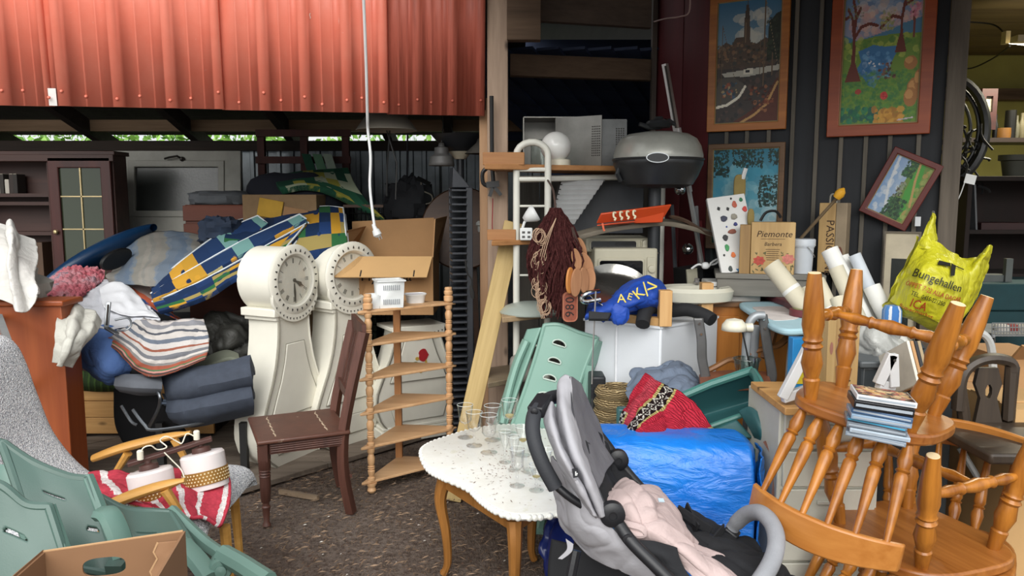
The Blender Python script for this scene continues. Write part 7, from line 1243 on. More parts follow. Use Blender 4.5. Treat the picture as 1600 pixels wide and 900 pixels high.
# white magnet board
bl, tl, tr = P(1128, 428, 4.18), P(1113, 309, 4.34), P(1172, 301, 4.34); wb_ = thing('magnet_board', 'white upright board covered with small coloured magnets', 'board', axes(bl, tr-tl, tl-bl)); w_ = (tr-tl).length; h_ = (tl-bl).length
mb = MB(); mb.box((w_/2, h_/2, -.015), (w_, h_, .03)); mb.build('board', mat('white laminate', '#d3d3d0', .5, var=.04), wb_, bevel=.003)
for i, (x, y, rx, ry, col, k) in enumerate(((.62, .95, .03, .028, '#17191a', 4), (.87, .92, .045, .045, '#1f6b45', 8), (.68, .87, .06, .075, '#b5573f', 12), (.92, .79, .06, .06, '#c03a34', 14), (.25, .84, .045, .045, '#17191a', 4), (.48, .82, .045, .045, '#17191a', 4), (.33, .70, .09, .065, '#2b2f45', 9), (.60, .71, .09, .065, '#8c8779', 7), (.6, .61, .05, .04, '#232a6b', 12), (.48, .52, .11, .05, '#8a4a35', 10), (.36, .59, .02, .02, '#2b4a9c', 6), (.27, .45, .07, .07, '#1b1d22', 7), (.26, .32, .055, .075, '#2f8a4a', 9), (.15, .23, .03, .03, '#17191a', 4), (.38, .22, .06, .06, '#d9702f', 8), (.24, .05, .05, .06, '#22302c', 10), (.44, .02, .09, .045, '#2f6f9c', 3))):
    pts = [(w_*(x+rx*(1+.18*math.cos(3*a+i))*math.cos(a)), h_*(y)+w_*ry*math.sin(a)*1.3) for a in np.linspace(.3, 2*PI+.3, k, endpoint=False)]; mb = MB(); mb.prism(pts, .007); mb.build('magnet', mat('magnet '+col, col, .5, var=.3, vs=40), wb_, bevel=.0015)
mb = MB(); mb.tube(smooth([P(1188, 345, 4.3), P(1197, 332, 4.3), P(1212, 330, 4.3), P(1220, 340, 4.3)], 12), .008, 6); tag(mb.build('black_hose', M_cord, None), 'short black hose arching behind the wine box', 'hose')
mb = MB(); a, b = P(1168, 332, 4.28), P(1178, 348, 4.24); mb.blob(a.lerp(b, .5), (.02, .012, .05), None, 12, 8, .8); tag(mb.build('brush_head', M_br, None), 'tan brush tip poking up behind the wine box', 'brush')
# wine boxes
M_wbx = wood('wine box pine', '#9a7a4a', '#c0a06c', 'z', 8, .6, bump=.06); M_wbd = wood('wine box dark pine', '#80623c', '#a5834f', 'z', 8, .6, bump=.06); M_wink = mat('burnt print', '#3a271b', .8)
bl = P(1172, 420, 4.12); br = P(1241, 415, 4.06); bl.z = br.z = zsh; tl = P(1171, 347, 4.12); w_ = (br-bl).length; h_ = tl.z-zsh; q = axes(bl, br-bl, V((-(br-bl).y, (br-bl).x, 0))); t_ = thing('wine_box', 'wooden wine box printed with script title and red flowers', 'box', q)
mb = MB(); mb.box((w_/2, .05, h_/2), (w_, .1, h_)); mb.build('body', M_wbx, t_, bevel=.003); mb = MB(); mb.box((-.03, .05, h_/2-.01), (.055, .09, h_-.01)); mb.build('lid_side', M_wbd, t_, bevel=.002)
Fq = XZ @ T(0, 0, .0008)
text('Piemonte', h_*.17, Fq @ T(w_*.52, h_*.77, 0), M_wink, t_, w=False, shear=.25); text('Barbera', h_*.1, Fq @ T(w_*.5, h_*.58, 0), M_wink, t_, w=False, shear=.2)
mb = MB(); mb.box((w_*.5, -.001, h_*.68), (w_*.55, .0012, .0015))
for i in range(6): mb.box((w_*.5, -.001, h_*(.48-.04*i)), (w_*(.32-.03*(i % 3)), .0012, .0025))
mb.build('fine_print', M_wink, t_)['kind'] = 'stuff'
for x, y, r_, col in ((.2, .26, .13, '#b0483a'), (.86, .3, .14, '#c4776a')):
    mb = MB()
    for k in range(3): mb.prism([(w_*x+w_*r_*(1-.28*k)*(1+.15*math.cos(7*a+k))*math.cos(a), h_*y+w_*r_*(1-.28*k)*.8*(1+.15*math.cos(7*a+k))*math.sin(a)) for a in np.linspace(0, 2*PI, 28, endpoint=False)], .0006+.0006*k, Fq)
    mb.build('printed_flower', mat('print '+col, col, .7, var=.35, vs=60), t_)
mb = MB()
for _ in range(34):
    x, y = (rng.uniform(.03, .35) if rng.uniform() < .6 else rng.uniform(.65, .97)), rng.uniform(.02, .42); a = rng.uniform(0, PI); r_ = rng.uniform(.02, .05); mb.prism([(w_*x+w_*r_*(math.cos(b)*math.cos(a)-.35*math.sin(b)*math.sin(a)), h_*y+w_*r_*(math.cos(b)*math.sin(a)+.35*math.sin(b)*math.cos(a))) for b in np.linspace(0, 2*PI, 9, endpoint=False)], .0005, Fq)
mb.build('printed_leaves', mat('print olive', '#5c5a3a', .7), t_)['kind'] = 'stuff'
p0_ = P(1277, 400, 4.22); p1_ = P(1320, 396, 4.14); p0_.z = p1_.z = zsh; h_ = P(1277, 317, 4.22).z-zsh; w_ = (p1_-p0_).length; q = axes(p0_, p1_-p0_, V((-(p1_-p0_).y, (p1_-p0_).x, 0))); t_ = thing('wine_box', 'tall narrow wine box with vertical dark lettering and loop handle', 'box', q)
mb = MB(); mb.box((w_*.3, .05, h_/2), (w_*.6, .1, h_)); mb.build('body', M_wbx, t_, bevel=.003); mb = MB(); mb.box((w_*.81, .05, h_/2), (w_*.4, .098, h_)); mb.build('lid', mat('greyish label', '#8d7d66', .7), t_, bevel=.003)
text('PASSICONE', h_*.155, Fq @ T(w_*.42, h_*.36, 0) @ ROT(0, 0, -90), M_wink, t_, w=False); mb = MB(); mb.prism([(w_*.81+w_*.12*math.cos(a), h_*.22+h_*.16*math.sin(a)) for a in np.linspace(0, PI, 14)]+[(w_*.69, h_*.05), (w_*.93, h_*.05)], .0012, Fq); mb.build('printed_arch', mat('print brown', '#6b3f2f', .7), t_)
mb = MB(); mb.tube(smooth([(w_*.3, .05, h_), (w_*.32, .05, h_+.04), (w_*.45, .05, h_+.045), (w_*.55, .05, h_)], 12), .005, 6); mb.build('handle', mat('rope grey', '#8d8a80', .8), t_)
# bucket with lid, leaning rod
p = P(1259, 416, 4.12); t_ = thing('bucket', 'small white plastic bucket with lid beside the wine box', 'bucket', T(p.x, p.y+.05, zsh)); h_ = P(1258, 373, p.y+.05).z-zsh; mb = MB(); mb.lathe([(.05, 0), (.056, h_*.75), (.06, h_*.76), (.06, h_*.8)], 28); mb.build('body', mat('bluish white plastic', '#c3cad2', .4, var=.05), t_); mb = MB(); mb.lathe([(.058, h_*.8), (.064, h_*.8), (.064, h_*.97), (.06, h_), (0, h_)], 28); mb.build('lid', mat('bluish white plastic', '#c3cad2', .4), t_); mb = MB(); mb.tube([(.06*math.cos(a), .06*math.sin(a)-.004, h_*.78-.06*max(0, math.cos(a))**1) for a in np.linspace(-PI/2, PI/2, 14)], .002, 5); mb.build('bail', M_alu, t_)
t_ = thing('yellow_tipped_rod', 'thin wooden rod with yellow tip leaning before the tall wine box', 'rod', P(1285, 340, 4.08)); mb = MB(); mb.tube([P(1248, 376, 4.2), P(1311, 306, 4.04)], .009, 8); mb.build('rod', wood('dull rod', '#5b4c38', '#7d6a50', 'x'), t_, w=True); mb = MB(); mb.tube([P(1307, 309, 4.04), P(1312, 303, 4.03), P(1316, 298, 4.02), P(1319, 294, 4.02)], [.02, .026, .02, .004], 10); mb.build('tip', mat('yellow tip', '#d9a02a', .5), t_, w=True)
# tilted landscape
cv = Canvas(110, 74, '#6f8fb5', '#a9b5bf'); cv.dabs((0, .05, 1, .45), 60, .06, ['#c4c9cc', '#8fa5bf', '#aab5c0'], .5); cv.line([(.1, .42), (.5, .2), (1, .1)], .02, '#c9cbc9', .7); cv.poly([(0, .5), (.4, .48), (.7, .5), (1, .42), (1, 1), (0, 1)], '#5d7a35'); cv.poly([(.1, .75), (.5, .62), (1, .6), (1, .75), (.4, .95), (0, 1)], '#3f8a35'); cv.dabs((0, .85, 1, 1), 60, .05, ['#7d8a4a', '#a3864f', '#6d7f3a', '#8f9a55'], .7)
cv.dabs((0, .38, .36, .8), 240, .03, ['#1d3a25', '#2b5030', '#16301f', '#3a6038'], .9); cv.dabs((.36, .42, .62, .58), 80, .025, ['#4a4035', '#2f4a30', '#7d8a72', '#8f8a7a'], .8); cv.dabs((.72, .35, 1, .6), 130, .03, ['#24482c', '#356338', '#1d3a25'], .9); cv.line([(.3, .92), (.7, .72), (1, .62)], .018, '#b5895a', .8)
L_, B_, Tp = WP(1350, 317, .05), WP(1414, 362, .05), WP(1408, 216, .05); xx = (Tp-L_); Rt = WP(1478, 250, .05); yy = L_-B_
q = axes(B_, xx, yy); picture('framed_painting', 'wine red framed field landscape hanging tilted on black wall', cv, None, xx.length, yy.length, .03, M_fr3, M=q)
# small matted print below
cv = Canvas(40, 50, '#141a18', '#1c2422'); cv.line([(.2, .6), (.45, .75), (.6, .4), (.8, .2)], .03, '#5b645e'); cv.ell(.72, .3, .12, .1, '#48524c'); cv.ell(.72, .3, .07, .06, '#171d1b'); cv.dabs((0, .4, 1, 1), 20, .06, ['#2b3a36', '#33403c'], .6)
q = axes(WP(1376, 600, .1), wx, Zu); zt = WP(1376, 361, .1).z; zb = WP(1376, 480, .1).z; q = axes(V((WP(1376, 480, .1).x, WP(1376, 480, .1).y, zb-.35)), wx, Zu); w_ = wlen((1376, 420), (1432, 420)); h_ = zt-zb+.35; t_ = thing('matted_print', 'cream matted dark print in thin frame below the tilted landscape', 'picture', q)
mb = MB(); mb.ring([(0, 0), (w_, 0), (w_, h_), (0, h_)], [(.008, .008), (w_-.008, .008), (w_-.008, h_-.008), (.008, h_-.008)], .02); mb.build('frame', wood('thin grey frame', '#4d463c', '#6e6556', 'x'), t_); mb = MB(); mb.box((w_/2, h_/2, .006), (w_-.016, h_-.016, .006)); mb.build('mat', mat('cream mat', '#bdb39c', .8), t_); cv.mesh('print', w_*.54, h_*.72, T(w_*.5, h_*.45, .0105), t_)
mb = MB(); mb.tube([WP(1395, 330, .06), WP(1397, 345, .06)], .003, 4); mb = MB(); mb.box(tuple(WP(1434, 346, .06)), (.03, .004, .05), None); tag(mb.build('paper_tag', mat('white tag', '#cfd3d6', .6), None), 'small white paper tag by the lower corner of tilted landscape', 'tag')
# ---- brown timber door post hook for bag
mb = MB(); mb.tube([P(1458, 336, 3.42), P(1458, 331, 3.5), P(1459, 332, 4.0)], .006, 6); tag(mb.build('hook', M_st, None), 'steel hook holding the yellow carrier bag', 'hook')
s = NT('yellow film'); o_ = s.co(); n1 = s.noise(s.co(scale=(1, 1, .3)), 22, 4, .6, .8); s.bump(n1, .5, .02); cc = s.ramp(n1, [(.3, '#a8a41e'), (.6, '#bdb92a'), (.8, '#ccc845')]); M_yf_ = s.fin(cc, .35, spec=.5)
yb = thing('carrier_bag', 'yellow plastic carrier bag with black and red print, hanging tilted', 'bag', P(1460, 440, 3.3)); Yb_ = 3.35
rows = [[P(*q) for q in r] for r in [[(1440, 370, 3.38), (1463, 378, 3.36), (1488, 394, 3.36), (1513, 406, 3.38), (1531, 402, 3.42)], [(1423, 404, 3.36), (1449, 412, 3.26), (1478, 424, 3.24), (1506, 434, 3.28), (1527, 430, 3.4)], [(1404, 442, 3.36), (1431, 450, 3.22), (1462, 461, 3.2), (1493, 470, 3.24), (1516, 462, 3.4)], [(1390, 470, 3.36), (1415, 483, 3.26), (1448, 494, 3.24), (1480, 509, 3.26), (1502, 494, 3.4)]]]
mb = MB(); mb.net(rows, 70, 60, .006, 13, 7, .4); mb.build('front_sheet', M_yf_, yb, w=True, ang=80)
back = [[p+V((0, .16, 0)) if 0 < i < 4 else p+V((0, .02, 0)) for i, p in enumerate(r)] for r in rows]; mb = MB(); mb.net(back, 40, 36, .01, 9, 3, .3); mb.build('back_sheet', M_yf_, yb, w=True, ang=80)
mb = MB(); mb.net([[p for p in rows[-1]], [p+V((0, .08, -.035)) for p in rows[-1]], [p for p in back[-1]]], 40, 10, .012, 14, 4); mb.build('bottom_fold', M_yf_, yb, w=True, ang=80)
mb = MB(); mb.net([[P(*q) for q in r] for r in [[(1455, 334, 3.42), (1458, 332, 3.4), (1461, 334, 3.42)], [(1449, 350, 3.4), (1456, 352, 3.38), (1463, 356, 3.42)], [(1440, 370, 3.38), (1452, 373, 3.36), (1466, 380, 3.38)], [(1432, 386, 3.37), (1450, 390, 3.33), (1474, 392, 3.36)]]], 24, 30, .006, 18, 5, .4); mb.build('handle', M_yf_, yb, w=True, ang=80)
mb = MB(); mb.net([[P(*q) for q in r] for r in [[(1543, 384, 3.44), (1547, 382, 3.42), (1551, 384, 3.45)], [(1536, 394, 3.42), (1542, 394, 3.38), (1550, 396, 3.46)], [(1517, 408, 3.38), (1530, 412, 3.34), (1545, 410, 3.46)], [(1510, 432, 3.32), (1528, 432, 3.34), (1540, 430, 3.46)], [(1506, 470, 3.3), (1518, 470, 3.36), (1528, 462, 3.46)], [(1484, 508, 3.28), (1500, 502, 3.34), (1508, 492, 3.44)]]], 24, 50, .006, 16, 6, .5); mb.build('handle', M_yf_, yb, w=True, ang=80)
inv_ = ORG[yb.name].inverted()
def onbag(u0, v0, ku, kv):
    def f(co):
        u, v = min(max(u0+co.x*ku, 0), 1), min(max(v0-co.y*kv, 0), 1); p = at(rows, u, v); du = at(rows, min(u+.02, 1), v)-at(rows, max(u-.02, 0), v); dv = at(rows, u, min(v+.02, 1))-at(rows, u, max(v-.02, 0)); n = du.cross(dv).normalized(); n = -n if n.y > 0 else n
        return p+n*(.012+co.z)
    return f
M_bk_ = mat('bag black print', '#1b1a14', .5); M_rd_ = mat('bag red print', '#9c2a1c', .5)
text('Bungehallen', 1, T(), M_bk_, yb, ext=.0005, bend=onbag(.45, .50, .118, .145)); text('ÖPPET 7-22 ALLA DAGAR', 1, T(), M_rd_, yb, ext=.0005, bend=onbag(.46, .645, .055, .085)); text('TEL. 0455-221250', 1, T(), M_bk_, yb, ext=.0005, bend=onbag(.43, .735, .05, .07)); text('ICA', 1, T(), M_rd_, yb, ext=.0005, bend=onbag(.36, .845, .105, .16)); text('Supermarket', 1, T(), M_rd_, yb, ext=.0005, bend=onbag(.37, .945, .07, .09))
bf = onbag(.48, .27, 1, 1)
for pts in ([(-.12, .0), (.02, .03), (.03, -.01), (-.12, -.05)], [(.03, .035), (.09, .03), (.11, -.1), (.07, -.12), (.045, -.02)], [(.08, .03), (.2, .03), (.2, .022), (.08, .022)]):
    vs = [bf(V((x, y, 0))) for x, y in pts]; vs2 = [bf(V((x, y, .002))) for x, y in pts]; mb = MB(); n = len(pts); mb.add(vs+vs2, [tuple(range(n)), tuple(range(2*n-1, n-1, -1))]+[(i, (i+1) % n, n+(i+1) % n, n+i) for i in range(n)]); mb.build('printed_emblem', M_bk_, yb, w=True)
# ---- poster tubes
M_tb = mat('cream card tube', '#c4bda8', .75, var=.08, vs=5); M_tw = mat('white paper roll', '#d8d8d4', .7, var=.05)
TB = [('cream card tube, thickest, lying farthest left behind chair leg', 1205, 414, 1266, 490, .046, 3.75, M_tb), ('white paper roll with open top beside the tall wine box', 1296, 390, 1350, 500, .04, 3.62, M_tw), ('white paper roll second from right of the tall ones', 1312, 402, 1366, 520, .042, 3.66, M_tw), ('cream paper roll leaning just right of the rear chair leg', 1306, 418, 1356, 530, .034, 3.54, M_tb), ('short cream roll beside the left upturned chair leg', 1277, 438, 1318, 525, .034, 3.58, M_tb), ('stubby cream roll low between the upturned chair legs', 1308, 466, 1336, 540, .034, 3.5, M_tb), ('grey white roll with wide open end farthest right', 1362, 448, 1410, 545, .038, 3.5, M_tw), ('long bluish white roll leaning under the wide open roll', 1335, 398, 1400, 540, .028, 3.56, mat('bluish roll', '#b9c0c8', .6)), ('thin cream roll lying low at the left of the rolls', 1262, 448, 1292, 540, .03, 3.66, M_tb)]
for lab, x0, y0, x1, y1, r_, Y_, m_ in TB:
    a, b = P(x0, y0, Y_), P(x1, y1, Y_-.12); L_ = (b-a).length; q = frame(b, a); t_ = thing('paper_tube', lab, 'tube', q, 'paper rolls and tubes by the upturned chairs'); mb = MB(); mb.lathe([(r_, 0), (r_, L_), (r_*.86, L_), (r_*.86, L_-.12), (0, L_-.121)], 22); mb.build('tube', m_, t_); mb = MB(); mb.lathe([(r_*1.01, L_*.45), (r_*1.02, L_*.46), (r_*1.02, L_*.5), (r_*1.01, L_*.51)], 22, cap=False); mb.build('band', M_tw, t_)
t_ = thing('bin', 'grey plastic bin that the paper rolls stand in', 'bin', Zp(1340, 760, 0)); Yb2_ = 3.45; p = P(1335, 560, Yb2_); mb = MB(); mb.lathe([(.2, 0), (.25, p.z+.06), (.255, p.z+.06), (.23, p.z+.03), (.18, .02)], 26, T(p.x, Yb2_+.1, 0), cap=False); mb.build('body', mat('grey bin', '#6b6e70', .6), t_, w=True); mb = MB(); mb.lathe([(.255, p.z+.05), (.265, p.z+.06), (.255, p.z+.07)], 26, T(p.x, Yb2_+.1, 0), cap=False); mb.build('rim', mat('grey bin', '#6b6e70', .6), t_, w=True)
cloth('plastic_bag', 'milky plastic bag bulging behind the rear upturned chair leg', 'bag', [[(1340, 505, 3.35), (1375, 500, 3.3), (1412, 520, 3.35)], [(1338, 540, 3.3), (1375, 545, 3.18), (1415, 560, 3.28)], [(1340, 590, 3.3), (1378, 592, 3.22), (1412, 596, 3.3)]], mat('milky film', '#a9aaa6', .35, var=.1, wr=.6), 44, 44, .014, 9, 17, ridge=.7)
mb = MB(); mb.lathe([(.032, 0), (.04, .05), (.04, .1), (.03, .12)], 18, T(*P(1392, 520, 3.3))); o = mb.build('can', stripes('blue white can', [(0, '#4f86c4'), (.25, '#d9dde2'), (.35, '#3f76b8'), (.6, '#d9dde2'), (.7, '#5f92c9')], 'u', 2), None); tag(o, 'blue and white striped can among the paper rolls', 'can')
o.data.uv_layers.new(name='UVMap'); ul = o.data.uv_layers[0]
for lp in o.data.loops: v = o.data.vertices[lp.vertex_index].co; ul.data[lp.index].uv = (math.atan2(v.y, v.x)/(2*PI)+.5, v.z*6)
# ---- ironing board top with barometer
M_ib = checks('pale blue cover', ['#a9c9d3', '#b5d0d6', '#d6d4d0', '#9cc0cc', '#c6d6d8'], 6, 3); zi = P(1215, 495, 3.62).z
ib = thing('ironing_board', 'ironing board with pale blue cover standing on grey legs', 'ironing board', T(*Zp(1215, 495, zi).to_2d().to_3d())); ol = [Zp(x, y, zi) for x, y in ((1155, 473), (1178, 471), (1215, 470), (1262, 474), (1296, 492), (1292, 508), (1262, 513), (1228, 514), (1205, 507), (1184, 494), (1168, 483))]
mb = MB(); n = len(ol); ol = [crom([ol[(i//4-1) % n], ol[i//4], ol[(i//4+1) % n], ol[(i//4+2) % n]], 1/3+(i % 4)/12) for i in range(4*n)]; cen = sum(ol, V())/len(ol); o2 = [(p.x, p.y) for p in ol]; mb.prism(o2, zi, None, zi-.03); ibt = mb.build('cover', mat('pale blue cloth', '#a5c6d0', .8, var=.1, vs=5), ib, w=True, bevel=.01)
mb = MB(); mb.prism([(cen.x+(x-cen.x)*.55-.03, cen.y+(y-cen.y)*.5) for x, y in o2], zi+.002, None, zi); mb.build('printed_panel', mat('faded print', '#cfc9c6', .8, var=.2, vs=14), ibt, w=True)
for px, py in ((1241, 516), (1180, 500)): mb = MB(); a = P(px, py, 3.55); mb.tube([V((a.x, a.y, zi-.03)), V((a.x-.04, a.y, 0))], .024, 12); mb.build('leg', mat('grey tube', '#9a9fa3', .4, .3), ib, w=True)
M_bar = mat('mauve brown wood', '#6b3338', .45, var=.15); bm_ = thing('barometer', 'mauve brown banjo barometer lying on the ironing board', 'barometer', T(*Zp(1240, 490, zi))); q = T(*Zp(1262, 494, zi)) ; d_ = (Zp(1196, 462, zi)-Zp(1262, 494, zi)); q = axes(Zp(1262, 494, zi), d_, V((-d_.y, d_.x, 0))); L_ = d_.length
pts = [(.085*math.cos(a), .085*math.sin(a)) for a in np.linspace(.45, 2*PI-.45, 24)]; pts = [(L_*.45, .022), (.076, .037)]+pts[1:-1]+[(.076, -.037), (L_*.45, -.022), (L_*.75, -.05), (L_*1.0, -.045), (L_*1.0, .045), (L_*.75, .05)]
mb = MB(); mb.prism(pts, .035, q); mb.build('body', M_bar, bm_, w=True, bevel=.006); mb = MB(); mb.lathe([(0, .036), (.058, .036), (.06, .04), (.068, .042), (.07, .036)], 26, q); dl_ = mb.build('dial', mat('green gold dial', '#8a8a62', .4, var=.4, vs=40), bm_, w=True); mb = MB(); mb.box((0, 0, .043), (.09, .004, .003), q @ ROT(0, 0, 30)); mb.build('needle', M_cord, dl_, w=True)
mb = MB(); mb.ring([(L_*.78, -.035), (L_*.97, -.03), (L_*.97, .03), (L_*.78, .035)], [(L_*.81, -.022), (L_*.94, -.02), (L_*.94, .02), (L_*.81, .022)], .05, q); mb.build('head_frame', M_bar, bm_, w=True); mb = MB(); q2 = q @ T(-.1, 0, .02); mb.lathe([(.02, 0), (.03, .01), (.02, .03), (0, .035)], 12, q2); mb.build('end_knob', M_bar, bm_, w=True)
# ---- small cream lamp, tube bow, steel brackets, leather chair, glass jar
t_ = thing('reading_lamp', 'small cream dome reading lamp on a bowed grey tube', 'lamp', P(1148, 512, 3.4)); p = P(1147, 516, 3.4); mb = MB(); mb.lathe([(.055, 0), (.052, .025), (.035, .046), (.0, .054)], 24, T(*p), cap=False); mb.tube([p+V((.04, 0, .012)), p+V((.08, 0, .012))], [.018, .02], 10); mb.build('shade', mat('cream lamp', '#d9d5c2', .4), t_, w=True, solid=.003); mb = MB(); mb.tube(smooth([P(1164, 590, 3.42), P(1166, 540, 3.42), P(1170, 508, 3.42), P(1180, 494, 3.42), P(1194, 493, 3.42)], 20), .019, 10); mb.build('tube', mat('grey tube', '#9a9fa3', .4, .3), t_, w=True); mb = MB(); mb.tube(smooth([P(1160, 518, 3.38), P(1166, 545, 3.38), P(1172, 575, 3.38)], 10), .004, 5); mb.build('wire', M_cord, t_, w=True)
M_stl = mat('tarnished steel', '#6a6a6a', .45, .6, var=.2)
for lab, pts in (('left tarnished steel bracket strip before white cabinet', [(1091, 497), (1096, 530), (1097, 560), (1102, 590), (1096, 606)]), ('right tarnished steel bracket strip beside cream reading lamp', [(1191, 491), (1196, 520), (1200, 548), (1206, 585), (1202, 606)])):
    t_ = thing('steel_bracket', lab, 'bracket', P(pts[-1][0], pts[-1][1], 3.45), 'steel bracket strips'); sp = [P(x, y, 3.45) for x, y in pts]; mb = MB()
    for a, b in zip(sp, sp[1:]): mb.bar(a, b, .012, .05, V((0, -1, 0)))
    sp2 = [[p+V((-.022, 0, 0)), p+V((.022, 0, 0))] for p in sp]; mb = MB(); mb.net(sp2, 4, 24); mb.build('strip', M_stl, t_, w=True, solid=.008)
    for k in (0, 1): mb = MB(); mb.lathe([(.006, 0), (.006, .003)], 8, T(*(sp[0].lerp(sp[1], .25+.5*k)+V((0, -.008, 0)))) @ ROT(90)); mb.build('bolt_hole', mat('chrome', '#cfd1d2', .15, 1), t_, w=True)
M_lbr = wood('carved brown arm', '#6b4526', '#8f6238', 'x', 9, .5); lc_ = thing('leather_chair', 'carved brown armchair with worn leather seat behind teal trough', 'chair', Zp(1150, 720, 0)); mb = MB(); mb.net([[P(*q) for q in r] for r in [[(1092, 590, 3.5), (1130, 586, 3.55), (1200, 586, 3.55)], [(1095, 612, 3.3), (1140, 605, 3.3), (1205, 602, 3.34)]]], 20, 10, .006); mb.build('seat', mat('worn brown leather', '#7d4a32', .5, var=.2), lc_, w=True, solid=.04, bevel=.01)
for pts in ([(1100, 582, 3.55), (1120, 572, 3.55), (1140, 562, 3.55), (1158, 564, 3.55), (1172, 552, 3.55), (1190, 546, 3.55), (1215, 540, 3.6), (1232, 526, 3.62)],): mb = MB(); mb.tube(smooth([P(*q) for q in pts], 30), .02, 8, flat=.7); mb.build('arm', M_lbr, lc_, w=True)
mb = MB(); mb.bar(P(1196, 560, 3.6), P(1212, 500, 3.66), .04, .03); mb.build('back_stile', M_lbr, lc_, w=True)
for px in (1100, 1205): mb = MB(); p = P(px, 605, 3.4); mb.bar(p, V((p.x, p.y, 0)), .04, .04); mb.build('leg', M_lbr, lc_, w=True)
p = P(1166, 590, 3.35); t_ = thing('glass_bowl', 'clear glass bowl with metal clip beneath cream reading lamp', 'bowl', T(*p)); mb = MB(); mb.lathe([(.03, 0), (.045, .02), (.055, .07), (.058, .085), (.054, .085), (.042, .02), (0, .006)], 26); mb.build('bowl', glassm('jar glass', '#e6ecea', .05), t_); mb = MB(); mb.tube([(.058*math.cos(a), .058*math.sin(a), .085) for a in np.linspace(0, 2*PI, 26, endpoint=False)], .004, 6, closed=True); mb.build('rim', glassm('jar rim', '#cfd8d4', .1, a=1), t_); mb = MB(); mb.tube([(.01, -.05, .02), (.015, -.058, .1), (.03, -.055, .1), (.03, -.05, .02)], .005, 6); mb.build('clip', mat('chrome', '#cfd1d2', .15, 1), t_)
# ---- white shelf brackets, blue box, pine wine crate, off white drawers
M_wpt = mat('white painted wood', '#d5d6d6', .5, var=.05)
def sbracket(label, pv, pb, pd, Y_):
    t_ = thing('shelf_bracket', label, 'bracket', P(*pb, Y_), 'white shelf brackets'); 
    for nm, a, b in (('upright', pv, pd), ('base', pb, pd), ('brace', pb, pv)): mb = MB(); mb.bar(P(*a, Y_), P(*b, Y_+(.0 if nm != 'base' else .02)), .035, .03, V((0, 1, 0))); mb.build(nm, M_wpt, t_, w=True, bevel=.003)
    mb = MB(); mb.lathe([(.006, 0), (.004, .004)], 8, T(*(P(*pv, Y_)+V((0, -.022, -.02)))) @ ROT(90)); mb.build('screw_hole', M_dot, t_, w=True)
zc2 = P(1255, 626, 2.72).z
sbracket('white triangular shelf bracket on off white drawer cabinet, left', (1262, 545), (1222, 622), (1272, 606), 2.72); sbracket('white triangular shelf bracket behind the disc cases, right', (1394, 553), (1372, 600), (1396, 604), 2.75)
t_ = thing('drawer_cabinet', 'off white drawer cabinet behind the upturned orange chairs', 'cabinet', T(P(1212, 800, 2.78).x, 2.78, 0)); w_ = P(1372, 640, 2.78).x-P(1212, 640, 2.78).x; mb = MB(); M_ow = mat('off white enamel', '#c3c1b4', .5, var=.06); mb.box((w_/2, .19, (zc2-.05)/2), (w_, .38, zc2-.05)); mb.build('body', M_ow, t_, bevel=.006)
zz = zc2-.06; i = 0
while zz > .1: mb = MB(); mb.box((w_/2, -.008, zz-.07), (w_-.03, .016, .135)); dr_ = mb.build('drawer', M_ow, t_, bevel=.004); mb = MB(); mb.box((w_*.5, -.02, zz-.05), (.09, .02, .015)); mb.build('handle', M_ow, dr_, bevel=.003); zz -= .145
mb = MB(); mb.box((w_*.33, .1, zc2-.03), (w_*.75, .4, .028)); mb.build('top_board', M_yp, t_, bevel=.003)
p = P(1250, 600, 2.95); mb = MB(); mb.box((p.x, 2.98, zc2+.07), (.07, .06, .17)); t_ = thing('carton', 'blue and yellow carton behind the left white bracket', 'carton', T(p.x, 2.98, zc2-.015)); mb = MB(); mb.box((0, 0, .1), (.065, .05, .2)); mb.build('body', mat('sky blue carton', '#1e86c9', .5), t_, bevel=.002); mb = MB(); mb.box((.005, -.026, .05), (.05, .002, .06)); mb.build('yellow_label', mat('yellow label', '#d9c93a', .5), t_)
a = P(1290, 604, 2.80); b = P(1346, 602, 2.78); h_ = P(1290, 486, 2.80).z-zc2; w_ = b.x-a.x; t_ = thing('wine_crate', 'tall pale pine wine crate with vertical lettering between chair legs', 'crate', T(a.x, 2.80, zc2-.013)); M_pcr = wood('pale crate pine', '#b5925a', '#d9bd86', 'z', 8, .6, bump=.06); mb = MB(); mb.box((w_*.12, .06, h_/2), (w_*.24, .12, h_)); mb.build('side', M_pcr, t_, bevel=.002); mb = MB(); mb.box((w_*.62, .07, h_/2-.002), (w_*.76, .11, h_)); mb.build('front', wood('crate front', '#a88655', '#c9aa74', 'z', 8, .6), t_, bevel=.002)
text('VEDI', h_*.17, XZ @ T(w_*.62, h_*.36, -.014) @ ROT(0, 0, -90), M_wink, t_, w=False); mb = MB()
for r_ in (.018, .011): mb.ring([(w_*.5+r_*math.cos(a), h_*.68+r_*1.3*math.sin(a)) for a in np.linspace(0, 2*PI, 16, endpoint=False)], [(w_*.5+(r_-.004)*math.cos(a), h_*.68+(r_-.004)*1.3*math.sin(a)) for a in np.linspace(0, 2*PI, 16, endpoint=False)], .001, XZ @ T(0, 0, -.0145))
mb.build('seal', mat('seal red', '#8a2a2e', .6), t_)['kind'] = 'stuff'; mb = MB(); mb.prism([(w_*.12+.006*math.cos(a), h_*.6+.024*math.sin(a)) for a in np.linspace(0, 2*PI, 12, endpoint=False)], .001, XZ @ T(0, 0, .0003)); mb.build('stamp', mat('stamp', '#b07a6a', .7), t_)
